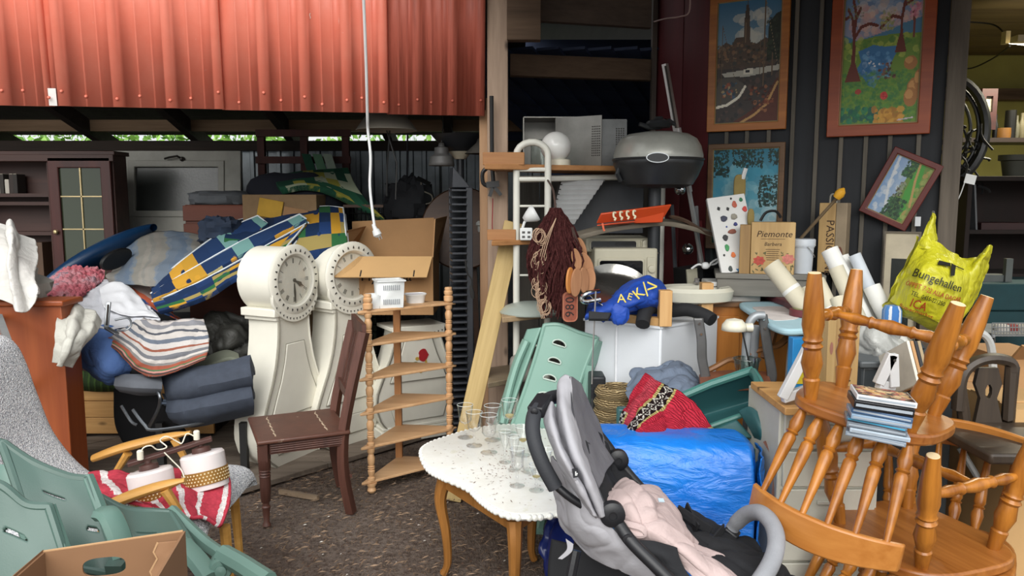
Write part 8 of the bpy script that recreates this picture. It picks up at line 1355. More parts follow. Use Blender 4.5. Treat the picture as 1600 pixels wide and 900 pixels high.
# dark storage boxes, papers, dark chairs and cartons at the right
M_smk = mat('smoky plastic', '#3c4144', .25, var=.1); 
for lab, x0, x1, y0, y1, Y_ in (('smoky grey storage box behind the disc cases', 1345, 1415, 562, 620, 3.1), ('large smoky storage box right of the disc cases', 1408, 1490, 566, 640, 3.2)):
    a, b = P(x0, y1, Y_), P(x1, y1, Y_); zt = P(x0, y0, Y_).z; t_ = thing('storage_box', lab, 'box', T(a.x, Y_, 0), 'smoky storage boxes'); w_ = b.x-a.x; mb = MB(); mb.box((w_/2, .2, zt/2-.015), (w_, .4, zt-.03)); mb.build('body', M_smk, t_, bevel=.01); mb = MB(); mb.box((w_/2, .2, zt-.02), (w_+.03, .43, .03)); mb.build('lid', mat('grey lid', '#575c5f', .4), t_, bevel=.008)
for i, (x0, col, lab) in enumerate(((1396, '#d9d4c6', 'white'), (1402, '#b58a5c', 'tan'), (1408, '#2b2b2e', 'black'), (1413, '#a08d6d', 'beige'))):
    a, b = P(x0, 545, 2.98), P(x0+16, 610, 2.9); mb = MB(); mb.bar(a, b, .012, .2); tag(mb.build('record', mat('sleeve '+lab, col, .7), None), lab+' edged thin sleeve leaning in the row by the smoky boxes', 'sleeve', 'thin sleeves leaning by the boxes')
mb = MB(); mb.bar(P(1420, 552, 3.1), P(1440, 538, 3.1), .03, .02); mb.bar(P(1424, 562, 3.1), P(1446, 546, 3.1), .03, .02); tag(mb.build('gadget', M_smk, None), 'grey rectangular gadget lying behind the smoky box', 'gadget')
M_dch = wood('dark chair wood', '#2b231c', '#463a2e', 'z', 9, .5); dc = thing('splat_chair', 'dark wooden chair with pierced splat back at the right edge', 'chair', Zp(1540, 760, 0)); Y_ = 2.95
mb = MB(); mb.tube(smooth([P(1496, 640, Y_), P(1502, 590, Y_), P(1520, 568, Y_), P(1550, 560, Y_), P(1578, 566, Y_), P(1582, 580, Y_)], 24), .028, 8, flat=.8); mb.build('top_rail', M_dch, dc, w=True); mb = MB(); mb.tube([P(1582, 572, Y_), P(1575, 650, Y_), Zp(1568, 790, 0)], [.026, .024, .02], 8); mb.tube([P(1500, 600, Y_), P(1506, 650, Y_), Zp(1510, 790, 0)], [.022, .024, .02], 8); mb.build('stile', M_dch, dc, w=True)
pa = [(1530, 575), (1560, 575), (1566, 600), (1558, 622), (1566, 660), (1524, 660), (1532, 622), (1524, 600)]; c_ = (1545, 612); mb = MB(); o1 = [P(x, y, Y_) for x, y in pa]; mb.ring([(p.x, p.z) for p in o1], [(P(c_[0], c_[1], Y_).x+.014*math.cos(a), P(c_[0], c_[1], Y_).z+.03*math.sin(a)) for a in [PI*(.66-.25*k) for k in range(8)]], .02, MX(((1, 0, 0, 0), (0, 0, 1, Y_), (0, 1, 0, 0), (0, 0, 0, 1)))); mb.build('splat', M_dch, dc, w=True)
mb = MB(); a = P(1538, 660, Y_); mb.box((a.x, Y_-.18, a.z-.02), (.42, .4, .04)); mb.build('seat', M_dch, dc, w=True, bevel=.01)
wcx = thing('metal_chair', 'white tubular chair frame behind the dark splat chair', 'chair', Zp(1520, 760, 0)); mb = MB(); mb.tube(smooth([P(1484, 640, 3.4), P(1486, 560, 3.4), P(1502, 532, 3.4), P(1530, 520, 3.4), P(1548, 540, 3.4), P(1552, 600, 3.4)], 26), .018, 8); mb.tube([P(1484, 640, 3.4), Zp(1480, 700, 0)], .016, 8); mb.build('back_hoop', mat('white tube', '#a8aaa9', .4), wcx, w=True)
for x, y, x2_, y2_ in ((1600, 690, 1540, 790), (1560, 790, 1640, 840), (1500, 700, 1560, 800)): mb = MB(); mb.tube([P(x, y, 3.2), P(x2_, y2_, 3.1)], .014, 8); mb.build('leg', mat('white tube', '#a8aaa9', .4), wcx, w=True)
for lab, x0, x1, y0, y1, Y_, m_ in (('tan carton behind the splat chair at the right edge', 1500, 1570, 605, 690, 3.3, M_card), ('brown carton with open flap at the right picture edge', 1574, 1660, 562, 640, 3.38, M_card), ('cardboard box low at the right edge below the carton', 1580, 1680, 640, 740, 2.95, M_card2)):
    a, b = P(x0, y1, Y_), P(x1, y1, Y_); zt = P(x0, y0, Y_).z; t_ = thing('carton', lab, 'carton', T(a.x, Y_, 0), 'cartons at the right'); w_ = b.x-a.x; mb = MB(); mb.box((w_/2, .2, zt/2), (w_, .4, zt)); mb.build('body', m_, t_); mb = MB(); mb.hexa([V(p) for p in ((0, 0, zt), (w_, 0, zt), (w_, .01, zt+.005), (0, .01, zt+.005), (-.02, -.1, zt+.08), (w_*.9, -.1, zt+.09), (w_*.9, -.09, zt+.095), (-.02, -.09, zt+.085))]) if 'flap' in lab else mb.box((w_/2, .2, zt+.004), (w_+.004, .2, .006)); mb.build('flap', m_, t_)
# ================================================================ LIT ROOM
t_ = thing('strip_light', 'fluorescent strip light glowing under the room ceiling', 'lamp', P(1590, 70, 5.2)); a, b = P(1574, 64, 5.2), P(1760, 84, 5.0); mb = MB(); mb.tube([a, b], .016, 10); mb.build('tube', emit('strip glow', '#fff6e0', 14), t_, w=True); mb = MB(); mb.box(tuple(a+V((-.012, 0, .02))), (.03, .05, .08)); mb.box(tuple(a.lerp(b, .5)+V((0, 0, .05))), ((b-a).length, .08, .04)); mb.build('holder', mat('ivory holder', '#cfc3a0', .5), t_, w=True)
L = D.objects.new('strip_light_glow', D.lights.new('strip_light_glow', 'AREA')); COL.objects.link(L); L.data.shape = 'RECTANGLE'; L.data.size = 1.0; L.data.size_y = .04; L.data.energy = 30; L.data.color = (1, .93, .72); L.location = a.lerp(b, .5)+V((0, 0, -.03))
for lab, pts in (('black wire sagging along the upper room wall', [(1484, 33, 5.6), (1550, 38, 5.6), (1572, 57, 5.3)]), ('black wire looping low across yellow green wall', [(1484, 102, 6.5), (1515, 107, 6.5), (1550, 92, 6.2), (1578, 72, 5.3)])): mb = MB(); mb.tube(smooth([P(*q) for q in pts], 20), .006, 5); tag(mb.build('wire', M_cord, None), lab, 'wire')
ht = thing('hose_coil', 'big black rubber hose coil hanging inside the doorway', 'hose', P(1490, 180, 5.0))
for i, (r_, w_, dx) in enumerate(((.34, .03, 0), (.29, .012, .01), (.26, .012, .0), (.32, .014, .03))):
    c0 = P(1474, 205, 5.0); mb = MB(); mb.tube([c0+V((dx+r_*math.cos(a)*.8, .03*i, r_*math.sin(a))) for a in np.linspace(0, 2*PI, 36, endpoint=False)], w_, 8, closed=True); mb.build('hose', mat('black rubber', '#15171a', .35), ht, w=True)
mb = MB()
for i in range(40):
    p = P(rng.uniform(1482, 1540), rng.uniform(190, 300), rng.uniform(4.9, 5.2)); q_ = p+V((rng.uniform(-.1, .1), 0, rng.uniform(-.2, .1))); mb.tube(smooth([p, p.lerp(q_, .5)+V((rng.uniform(-.06, .06), 0, 0)), q_], 6), .008, 4)
tag(mb.build('tangled_cables', mat('dark cables', '#17181a', .6), None), 'tangle of dark cables hanging below the hose coil', 'cables', None, 'stuff')
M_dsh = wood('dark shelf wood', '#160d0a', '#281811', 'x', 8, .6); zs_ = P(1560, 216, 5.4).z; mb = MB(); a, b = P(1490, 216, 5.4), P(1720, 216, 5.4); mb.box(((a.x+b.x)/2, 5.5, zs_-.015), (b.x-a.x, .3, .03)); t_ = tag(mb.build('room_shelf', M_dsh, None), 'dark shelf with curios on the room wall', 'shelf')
t_ = thing('small_picture', 'small dark red framed sketch standing on the room shelf', 'picture', P(1541, 214, 5.42)); A, B = P(1530, 180, 5.42), P(1553, 140, 5.45); w_ = B.x-A.x; h_ = B.z-A.z; mb = MB(); mb.ring([(0, -.1), (w_, -.1), (w_, h_), (0, h_)], [(.03, .02), (w_-.03, .02), (w_-.03, h_-.05), (.03, h_-.05)], .02, T(*A) @ XZ); mb.build('frame', wood('dark wine frame', '#25090a', '#3a1412', 'x'), t_, w=True); mb = MB(); mb.box((w_/2, .004, h_/2), (w_-.05, .004, h_-.05), T(*A)); mb.build('sketch', mat('grey sketch', '#b5b09a', .7, var=.3, vs=40), t_, w=True)
for i, (px, py0, r_, col, lab, kd) in enumerate(((1533, 196, .022, '#a58a2a', 'small yellow tin on the room shelf left of brass dish', 'tin'), (1546, 188, .018, '#8a6a4a', 'tall tan vase below the dark red framed sketch', 'vase'), (1557, 178, .018, '#15161a', 'black bottle leaning on the room shelf', 'bottle'), (1569, 200, .05, '#b07a3a', 'low brass dish on the room shelf', 'dish'), (1580, 172, .035, '#1c1a17', 'square black case on the room shelf', 'case'), (1590, 180, .02, '#8a8570', 'pale glass bottle at right of the room shelf', 'bottle'), (1598, 176, .022, '#9a9070', 'second pale bottle at the far right of room shelf', 'bottle'))):
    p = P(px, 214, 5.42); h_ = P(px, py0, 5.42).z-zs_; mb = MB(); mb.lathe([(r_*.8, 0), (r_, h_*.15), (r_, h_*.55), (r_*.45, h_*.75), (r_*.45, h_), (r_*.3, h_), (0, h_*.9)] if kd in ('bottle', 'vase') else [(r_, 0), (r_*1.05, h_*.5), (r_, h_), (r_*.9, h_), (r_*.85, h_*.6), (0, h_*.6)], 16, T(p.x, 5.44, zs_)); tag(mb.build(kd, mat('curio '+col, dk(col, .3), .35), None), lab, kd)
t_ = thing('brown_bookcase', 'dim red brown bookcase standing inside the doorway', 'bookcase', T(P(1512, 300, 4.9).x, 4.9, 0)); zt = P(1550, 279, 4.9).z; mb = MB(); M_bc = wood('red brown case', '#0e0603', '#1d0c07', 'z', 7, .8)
for x in (.015, .95): mb.box((x, .2, zt/2), (.03, .4, zt))
mb.box((.48, .39, zt/2), (.96, .02, zt)); mb.box((.48, .2, zt), (1.0, .42, .03)); mb.build('body', M_bc, t_, bevel=.003)
for py in (362, 430, 500): mb = MB(); mb.box((.48, .2, P(1550, py, 4.95).z), (.93, .38, .025)); mb.build('shelf', M_bc, t_)
zz = P(1550, 362, 4.95).z+.0125
for i, (dx, hh, tl, lab) in enumerate(((.06, .3, 8, 'grey edged thin book leaning at left in the dim bookcase'), (.11, .29, 6, 'second thin grey book leaning in the dim bookcase'))): o = thing('book', lab, 'book', T(P(1512, 300, 4.9).x+dx, 4.95, zz) @ ROT(0, -tl, 0), 'books in the dim bookcase'); mb = MB(); mb.box((0, .1, hh/2), (.012, .18, hh)); mb.build('cover', mat('dim grey cover', '#5d5f62', .6), o, bevel=.001); mb = MB(); mb.box((0, .1, hh+.0005), (.008, .17, .002)); mb.build('pages', mat('page', '#c9c1ae', .9), o)
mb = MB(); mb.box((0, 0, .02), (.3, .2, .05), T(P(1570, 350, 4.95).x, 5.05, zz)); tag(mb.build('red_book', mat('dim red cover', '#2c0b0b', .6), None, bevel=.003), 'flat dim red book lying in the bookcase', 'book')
mb = MB(); p = P(1590, 266, 4.95); mb.lathe([(.07, 0), (.085, .1), (.1, .105), (.1, .14), (.08, .14)], 20, T(p.x+.06, 5.05, zt+.015) @ MX.Diagonal((1.2, .8, 1, 1))); tag(mb.build('tub', mat('khaki tub', '#35362a', .6), None), 'khaki rimmed tub on top of the dim bookcase', 'tub')
p = P(1516, 280, 4.2); t_ = thing('price_tag', 'white square tag on a string inside the doorway', 'tag', T(*p)); mb = MB(); mb.box((0, 0, 0), (.06, .003, .05), ROT(0, 12, 0)); mb.build('card', M_wpl, t_); mb = MB(); mb.tube(smooth([p+V((-.03, 0, -.02)), P(1500, 305, 4.2), P(1490, 322, 4.2), P(1474, 328, 4.1)], 14), .003, 5); mb.build('string', mat('white cable', '#d6d8d8', .5), t_, w=True)
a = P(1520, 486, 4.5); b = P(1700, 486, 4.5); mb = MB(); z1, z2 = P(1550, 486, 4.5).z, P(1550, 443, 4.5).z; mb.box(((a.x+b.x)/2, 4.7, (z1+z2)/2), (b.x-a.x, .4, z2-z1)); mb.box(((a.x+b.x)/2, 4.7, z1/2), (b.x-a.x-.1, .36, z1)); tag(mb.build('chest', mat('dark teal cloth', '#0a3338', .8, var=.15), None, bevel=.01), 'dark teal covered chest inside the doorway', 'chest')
mb = MB(); mb.box((P(1592, 420, 4.5).x, 4.6, z2+.07), (.04, .03, .14)); mb.box((P(1568, 420, 4.5).x, 4.65, z2+.02), (.2, .1, .04)); tag(mb.build('upright_block', mat('dim grey block', '#4d5250', .6), None), 'dim grey upright block on the teal chest', 'block')
t_ = thing('wire_tray', 'white wire tray with mixed items below teal chest', 'tray', P(1570, 545, 4.0)); wires(t_, P(1550, 525, 4.0), P(1660, 525, 4.0), P(1550, 505, 4.0), 24, 3, .003, mat('dim white wire', '#77797a', .5), 'front_grid'); mb = MB(); mb.box((P(1600, 525, 4.1).x, 4.2, P(1600, 525, 4.0).z), (.42, .36, .01)); mb.tube([P(1552, 525, 4.0), Zp(1552, 640, .0)], .01, 6); mb.build('base', mat('dim white wire', '#77797a', .5), t_, w=True)
for i, (px, col) in enumerate(((1565, '#b5b0a8'), (1580, '#7a2420'), (1592, '#8f8a80'))): mb = MB(); mb.blob(P(px, 514, 4.15), (.04, .04, .03), None, 14, 10); tag(mb.build('bundle', mat('bundle '+col, col, .8), None), ('pale', 'dark red', 'grey')[i]+' small bundle in the white wire tray', 'bundle')
mb = MB(); mb.box((P(1470, 420, 3.95).x, 4.05, .55), (.09, .03, 1.1)); tag(mb.build('plank', wood('door side plank', '#4a4036', '#6b5e50', 'z'), None), 'short brown plank upright behind the yellow carrier bag', 'plank')

mb = MB(); mb.tube(smooth([P(1078, -20, 4.80), P(1077, 18, 4.80), P(1062, 26, 4.86), P(1040, 29, 4.95), P(1022, 34, 5.04)], 20), .005, 5); tag(mb.build('wire', mat('dusty pink wire', '#b59a94', .6), None), 'thin pale wire looping over the dark red boards', 'wire')
# ================================================================ STACK OF ORANGE PINE CHAIRS
M_ch = wood('orange pine varnish', '#68340b', '#b9772c', 'z', 11, .28, bump=.04); M_chx = wood('orange pine seat', '#70390f', '#b8783a', 'x', 7, .32, knots=True, bump=.05); M_chl = wood('pale orange crest', '#9c5d22', '#c08342', 'x', 9, .3, bump=.04); M_end = mat('sawn pale end', '#dfc9a0', .8)
LEG = [(0, .019), (.1, .024), (.17, .027), (.185, .022), (.3, .034), (.41, .026), (.435, .033), (.46, .025), (.485, .032), (.51, .027), (.6, .035), (.8, .030), (.975, .0215), (1, .020)]
STR = [(0, .010), (.12, .015), (.2, .020), (.3, .015), (.33, .021), (.36, .016), (.5, .024), (.64, .016), (.67, .021), (.7, .015), (.8, .020), (.88, .015), (1, .010)]
SPN = [(0, .011), (.1, .017), (.2, .022), (.27, .016), (.29, .021), (.31, .015), (.34, .020), (.45, .019), (.75, .013), (1, .009)]
def pine_chair(name, label, M, sc=1.0, legs=True, notch=True, crest_h=.35):
    t_ = thing(name, label, 'chair', M, 'orange pine chairs in the stack'); sz = .44; w_ = .225*sc; d_ = .215*sc
    ol = []
    for i in range(40):
        a = 2*PI*i/40; cx, sx = math.cos(a), math.sin(a); x = w_*math.copysign(abs(cx)**.62, cx); y = d_*math.copysign(abs(sx)**.62, sx)
        if notch and y > d_*.8 and abs(abs(x)-w_*.62) < w_*.22: y -= .018*(1-abs(abs(x)-w_*.62)/(w_*.22))
        ol.append((x*(1+.06*y/d_), y))
    mb = MB(); mb.prism(ol, sz, None, sz-.036); st = mb.build('seat', M_chx, t_, bevel=.008)
    feet = []
    for sx, sy in ((1, -1), (-1, -1), (-1, 1), (1, 1)):
        top = V((sx*w_*.66, sy*d_*.66, sz-.03)); ft = V((sx*w_*.9, sy*d_*.92, 0)); feet.append((top, ft))
        mb = MB(); mb.turned(top, ft, LEG, 16); lg = mb.build('leg', M_ch, t_); e = (ft-top).normalized(); mb = MB(); mb.lathe([(.0195, 0), (.0185, .0015), (0, .0016)], 14, frame(ft, ft+e)); mb.build('end_grain', M_end, lg)
    k = .66; m = [a.lerp(b, k) for a, b in feet]
    mb = MB(); mb.turned(m[0], m[3], STR, 12); mb.build('stretcher', M_ch, t_); mb = MB(); mb.turned(m[1], m[2], STR, 12); mb.build('stretcher', M_ch, t_); mb = MB(); mb.turned(m[0].lerp(m[3], .5), m[1].lerp(m[2], .5), STR, 12); mb.build('cross_stretcher', M_ch, t_)
    def cr(u, z, dy=0): x = (u-.5)*2*w_*1.03; return V((x, -d_*.95-.13-.0*z+.10*(2*(u-.5))**2+dy, z))
    z0, z1 = sz+crest_h-.085, sz+crest_h
    mb = MB(); n = 22
    for i in range(n+1):
        u = i/n; h_ = .012*math.sin(PI*u); mb.v += [cr(u, z0-h_*.6), cr(u, z0-h_*.6, -.026), cr(u, z1+h_, -.026), cr(u, z1+h_)]
    for i in range(n):
        for j in range(4): a, b = i*4+j, i*4+(j+1) % 4; mb.f.append((a, b, b+4, a+4))
    mb.f += [(3, 2, 1, 0), (4*n, 4*n+1, 4*n+2, 4*n+3)]; mb.build('crest_rail', M_chl, t_, bevel=.006, ang=50)
    for i in range(6):
        u = .09+.82*i/5; b = V(((u-.5)*2*w_*.86, -d_*.86+.045*(2*(u-.5))**2, sz-.005)); tp = cr(u, z0+.012, -.013); mb = MB(); mb.turned(b, tp, SPN, 12); mb.build('spindle', M_ch, t_)
    return t_
def inv(o, y, x=None, tilt=0): y = V(y); x = V(x) if x else y.cross(V((0, 0, -1))); return axes(V(o), x, y)
pine_chair('pine_chair', 'topmost orange pine chair, upturned, its four legs pointing to the sky', inv((1.225, 2.40, 1.38), (.69, .72, -.05), (-.74, .67, .15)))
pine_chair('pine_chair', 'middle orange pine chair, upturned, its seat underside showing below disc cases', inv((1.40, 2.55, .888), (.93, .37, .02), (-.37, .93, .03)), 1.15, notch=False)
pine_chair('pine_chair', 'lowest orange pine chair, standing upright, its curved crest behind', axes(V((1.49, 2.60, .0)), V((-.8, .6, 0)), V((-.6, -.8, 0))), 1.12)
# disc cases on the top chair
zs_ = .955; base = V((1.07, 2.20, 0)); qd = axes(V((base.x, base.y, zs_)), V((.93, -.36, -.10)), V((.36, .93, .0)))
cs_ = [('#7d8894', .012, 'grey blue clear disc case, lowest of the stack on the chair'), ('#a9b7c4', .012, 'pale clear disc case second from the bottom'), ('#6f7780', .014, 'grey disc case third from the bottom'), ('#56687a', .010, 'slate disc case with turquoise label in the stack'), ('#8199b0', .014, 'light blue disc case above the turquoise labelled one'), ('#3f5a7c', .014, 'navy blue disc case under the black one'), ('#15161a', .022, 'thick black disc case second from the top'), ('#d5d6d8', .015, 'white edged disc case on top with colourful cover')]
z = .0
for i, (col, th, lab) in enumerate(cs_):
    th *= 1.08
    q = qd @ T(rng.uniform(-.006, .006), rng.uniform(-.006, .006), z) @ ROT(0, 0, rng.uniform(-5, 5) if i < 6 else 6); t_ = thing('disc_case', lab, 'disc case', q, 'disc cases on the upturned chair'); mb = MB(); mb.box((0, 0, th/2), (.16, .125, th)); mb.build('case', mat('case '+col, col, .25, var=.1), t_, bevel=.002); mb = MB(); mb.box((0, -.063, th/2), (.15, .001, th*.35)); mb.build('spine_label', mat('turquoise label', '#3f9fc4', .4) if i == 3 else mat('spine grey', '#9aa3ac', .4), t_)
    if i == 7:
        cv = Canvas(40, 30, '#3a2f2c', '#4a3a34'); cv.dabs((.05, .05, .95, .95), 160, .08, ['#a8574f', '#c49a5a', '#2b2422', '#d1b58a', '#7a3a3a', '#8a7a60'], .8); cv.mesh('cover_print', .152, .117, T(0, 0, th+.0006), t_)
    z += th+.001
# ================================================================ PUSHCHAIR
M_gf = mat('light grey fabric', '#a3a2a7', .85, var=.05, vs=5, wr=.22); M_gfd = mat('grey lining fabric', '#6a696e', .85, var=.08, wr=.35); M_bf = mat('black fabric', '#15161a', .85, var=.2, wr=.4); M_bmx = mat('black frame tube', '#191a1e', .45)
ps = thing('pushchair', 'grey and black folded canopy pushchair with pale pink blanket, facing right', 'pushchair', Zp(1000, 1060, 0))
def pnet(name, rows, m, nu=30, nv=30, amp=.005, fs=10, seed=1, th=.006, ridge=.0, parent=ps): mb = MB(); mb.net([[P(*q) for q in r] for r in rows], nu, nv, amp, fs, seed, ridge); return mb.build(name, m, parent, w=True, solid=th, ang=80)
mb = MB(); mb.tube(smooth([P(868, 762, 2.12), P(848, 725, 2.13), P(834, 685, 2.16), P(833, 655, 2.2), P(842, 635, 2.27), P(860, 622, 2.4), P(884, 618, 2.52)], 30), .0225, 12); mb.build('handle_grip', mat('grip foam', '#2c2e33', .7, bump=.2, bs=150), ps, w=True)
mb = MB(); mb.bar(P(836, 645, 2.22), P(852, 622, 2.3), .05, .035); mb.lathe([(.012, 0), (.012, .01), (0, .012)], 10, T(*P(835, 642, 2.2)) @ ROT(90)); mb.build('handle_joint', M_bmx, ps, w=True, bevel=.006)
mb = MB(); mb.tube(smooth([P(866, 756, 2.12), P(892, 778, 2.11), P(930, 800, 2.11), P(956, 806, 2.10), P(985, 845, 2.05), P(1030, 890, 2.0), P(1090, 950, 1.94)], 30), [.012]*10+[.019]*20, 10); mb.build('side_frame', M_bmx, ps, w=True)
mb = MB(); mb.tube(smooth([P(905, 640, 2.6), P(948, 694, 2.59), P(968, 722, 2.58), P(1010, 770, 2.55), P(1060, 812, 2.52), P(1130, 850, 2.48), P(1200, 890, 2.4)], 30), .016, 10); mb.build('side_frame', M_bmx, ps, w=True)
for px, py, Y_ in ((956, 801, 2.09), (965, 717, 2.56)):
    mb = MB(); p = P(px, py, Y_); mb.lathe([(.03, 0), (.036, .006), (.036, .03), (.028, .036), (.012, .037), (.012, .033), (0, .033)], 24, T(*p) @ ROT(90) @ T(0, 0, -.01)); mb.build('hub', M_bmx, ps, w=True)
mb = MB(); p = P(980, 838, 2.06); mb.lathe([(.014, 0), (.014, .02), (0, .022)], 14, T(*p) @ ROT(90)); mb.build('rivet', M_bmx, ps, w=True)
cn = pnet('canopy', [[(856, 640, 2.3), (862, 628, 2.27), (870, 640, 2.3), (873, 600, 2.34), (882, 587, 2.36), (892, 590, 2.35)], [(852, 656, 2.22), (862, 655, 2.16), (872, 668, 2.22), (878, 640, 2.19), (888, 640, 2.2), (896, 648, 2.22)], [(864, 700, 2.14), (876, 704, 2.07), (886, 708, 2.14), (894, 702, 2.09), (904, 704, 2.1), (914, 712, 2.16)], [(886, 745, 2.1), (900, 750, 2.03), (910, 756, 2.1), (917, 754, 2.05), (926, 757, 2.06), (934, 766, 2.12)], [(922, 800, 2.1), (929, 806, 2.05), (935, 810, 2.09), (940, 808, 2.06), (945, 806, 2.07), (949, 800, 2.1)]], M_gf, 60, 60, .004, 16, 3, .008)
pnet('canopy_lining', [[(882, 590, 2.37), (894, 590, 2.45), (906, 602, 2.53)], [(893, 648, 2.24), (912, 646, 2.42), (928, 643, 2.59)], [(912, 712, 2.18), (930, 690, 2.42), (946, 690, 2.59)], [(934, 766, 2.14), (948, 735, 2.34), (962, 716, 2.585)]], M_gfd, 30, 40, .008, 9, 5, .006)
mb = MB(); mb.tube(smooth([P(890, 590, 2.35), P(895, 648, 2.21), P(914, 714, 2.15), P(936, 768, 2.11), P(950, 802, 2.1)], 30), .004, 6); mb.build('seam_piping', mat('dark piping', '#34353a', .7), cn, w=True)
mb = MB(); a, b, c0, d0 = P(893, 730, 2.045), P(902, 729, 2.04), P(904, 741, 2.035), P(895, 743, 2.04); o_ = V((0, -.012, 0)); mb.hexa([a+o_, b+o_, c0+o_, d0+o_, a+o_*1.6, b+o_*1.6, c0+o_*1.6, d0+o_*1.6]); lb = mb.build('woven_label', mat('black label', '#12131a', .6), cn, w=True)
mb = MB(); m_ = (a+b+c0+d0)/4+V((0, -.021, 0)); mb.box(tuple(m_), (.003, .001, .012)); mb.box(tuple(m_+V((.003, 0, .0))), (.005, .001, .003)); mb.box(tuple(m_+V((.003, 0, -.004))), (.005, .001, .003)); mb.build('label_mark', M_wpl, lb, w=True)
pnet('backrest', [[(898, 655, 2.32), (925, 672, 2.5), (948, 696, 2.58)], [(914, 705, 2.26), (945, 732, 2.44), (972, 735, 2.57)], [(930, 755, 2.2), (968, 772, 2.4), (1008, 774, 2.53)], [(948, 800, 2.15), (1000, 815, 2.34), (1052, 815, 2.51)]], M_bf, 36, 36, .014, 9, 6, .01, .4)
pnet('side_pouch', [[(864, 712, 2.24), (882, 742, 2.15), (910, 778, 2.1), (938, 806, 2.09)], [(862, 755, 2.28), (886, 790, 2.15), (925, 822, 2.09), (962, 830, 2.085)], [(868, 800, 2.3), (900, 832, 2.16), (950, 856, 2.1), (1000, 872, 2.06)], [(884, 832, 2.28), (925, 868, 2.18), (985, 893, 2.12), (1050, 925, 2.04)]], M_gf, 60, 60, .010, 7, 8, .008, .5)
pnet('strap', [[(884, 842, 2.2), (896, 850, 2.19)], [(886, 858, 2.18), (893, 862, 2.18)], [(872, 873, 2.17), (878, 874, 2.17)]], M_gf, 8, 16, .004, 12, 2)
pnet('seat', [[(1032, 785, 2.53), (1085, 806, 2.52), (1135, 832, 2.48), (1180, 850, 2.4)], [(1050, 825, 2.38), (1100, 838, 2.38), (1150, 850, 2.36), (1205, 868, 2.32)], [(1080, 868, 2.22), (1140, 876, 2.22), (1190, 880, 2.22), (1235, 890, 2.2)], [(1120, 930, 2.08), (1180, 935, 2.08), (1230, 930, 2.08), (1260, 925, 2.06)]], M_bf, 40, 40, .02, 8, 9, .012, .5)
pnet('seat_flap', [[(990, 845, 2.07), (1020, 846, 2.07), (1056, 858, 2.07)], [(1005, 862, 2.05), (1035, 866, 2.04), (1060, 872, 2.05)], [(1022, 880, 2.04), (1052, 888, 2.03), (1078, 900, 2.03)], [(1050, 930, 2.0), (1090, 935, 2.0), (1120, 940, 2.0)]], M_bf, 24, 24, .008, 10, 4, .008)
for a, b in ((P(1056, 800, 2.47), P(1108, 835, 2.4)), (P(1128, 830, 2.45), P(1095, 870, 2.3)), (P(1070, 795, 2.5), P(1088, 830, 2.42))): mb = MB(); mb.bar(a+V((0, -.02, .02)), b+V((0, -.02, .02)), .006, .03); mb.build('harness_strap', M_bf, ps, w=True)
bb_ = mb = MB(); mb.tube(smooth([P(1138, 838, 2.46), P(1148, 820, 2.45), P(1168, 803, 2.4), P(1190, 802, 2.32), P(1208, 822, 2.24), P(1213, 850, 2.17), P(1204, 882, 2.1), P(1180, 920, 2.04)], 36), [.022]*6+[.026]*30, 12); mb.build('bumper_bar', mat('grey padded sleeve', '#8f9196', .9, bump=.25, bs=220), ps, w=True, ang=80)
mb = MB(); mb.bar(P(1136, 842, 2.46), P(1146, 828, 2.45), .05, .05); mb.build('bar_joint', M_bmx, ps, w=True, bevel=.006)
mb = MB(); mb.tube([P(900, 860, 2.2), P(880, 960, 2.15), Zp(870, 1120, .07)], .016, 8); mb.build('rear_frame', M_bmx, ps, w=True); mb = MB(); mb.tube([P(905, 830, 2.56), P(900, 900, 2.56), Zp(900, 990, .07)], .016, 8); mb.build('rear_frame', M_bmx, ps, w=True)
mb = MB(); mb.tube([P(1090, 950, 2.0), Zp(1240, 1150, .07)], .016, 8); mb.build('front_frame', M_bmx, ps, w=True); mb = MB(); mb.tube([P(1200, 890, 2.4), Zp(1260, 1020, .07)], .016, 8); mb.build('front_frame', M_bmx, ps, w=True)
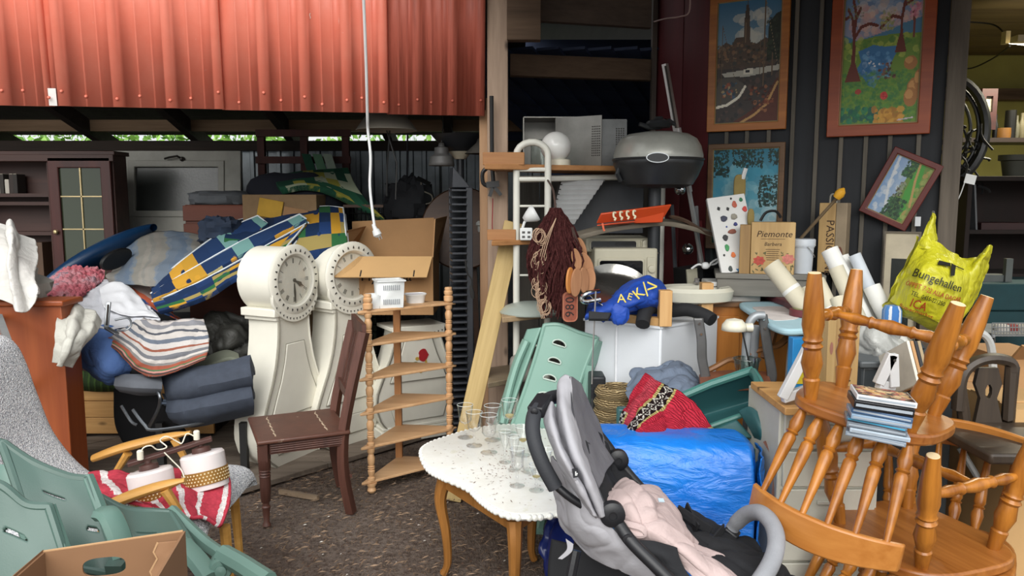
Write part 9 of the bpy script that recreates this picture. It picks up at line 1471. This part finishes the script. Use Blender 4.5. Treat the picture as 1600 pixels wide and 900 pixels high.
for q in (Zp(870, 1120, .075), Zp(900, 990, .075), Zp(1240, 1150, .075), Zp(1260, 1020, .075)):
    mb = MB(); mb.lathe([(.02, -.02), (.06, -.018), (.075, -.012), (.075, .012), (.06, .018), (.02, .02)], 24, T(*q) @ ROT(90)); mb.build('wheel', M_bmx, ps, w=True)
pnet('basket', [[(862, 842, 2.45), (920, 860, 2.4), (985, 900, 2.3)], [(856, 900, 2.4), (920, 910, 2.35), (985, 940, 2.25)], [(860, 1000, 2.3), (920, 1000, 2.3), (985, 1000, 2.2)]], mat('black mesh', '#0d0e12', .8), 16, 16, .02, 8, 3)
M_pk = mat('pale pink fleece', '#bba7a4', .95, var=.05, vs=5, wr=.45)
mb = MB(); mb.net([[P(*q) for q in r] for r in [[(942, 792, 2.22), (960, 768, 2.3), (985, 764, 2.36), (1015, 770, 2.42), (1040, 788, 2.46)], [(966, 808, 2.13), (985, 790, 2.14), (1010, 786, 2.2), (1040, 794, 2.3), (1062, 812, 2.4)], [(985, 842, 2.1), (1008, 830, 2.05), (1035, 828, 2.1), (1058, 830, 2.2), (1078, 845, 2.32)], [(1036, 872, 2.06), (1058, 862, 2.03), (1078, 864, 2.1), (1096, 868, 2.2), (1112, 872, 2.28)], [(1080, 905, 2.02), (1102, 900, 2.0), (1124, 898, 2.06), (1145, 896, 2.14), (1160, 892, 2.2)], [(1120, 950, 1.98), (1150, 945, 1.98), (1170, 940, 2.02), (1190, 930, 2.1), (1205, 920, 2.14)]]], 80, 90, .012, 7, 15, .5, (2.3, .8))
bl_ = tag(mb.build('baby_blanket', M_pk, None, solid=.014, ang=80), 'pale pink fleece blanket crumpled on the pushchair seat', 'blanket'); bl_.location.y += .05
mb = MB(); mb.tube(smooth([P(962, 826, 2.07), P(985, 832, 2.05), P(1006, 838, 2.04), P(1010, 846, 2.04), P(992, 846, 2.04), P(972, 836, 2.05)], 20), .012, 8); mb.build('fold', M_pk, bl_, w=True); mb = MB(); a = P(1040, 806, 2.2); mb.box((0, 0, 0), (.02, .002, .013), T(*(a+V((0, .02, .02)))) @ ROT(-50, 10, 20)); mb.build('care_label', mat('pale label', '#a9bcc6', .6), bl_, w=True)
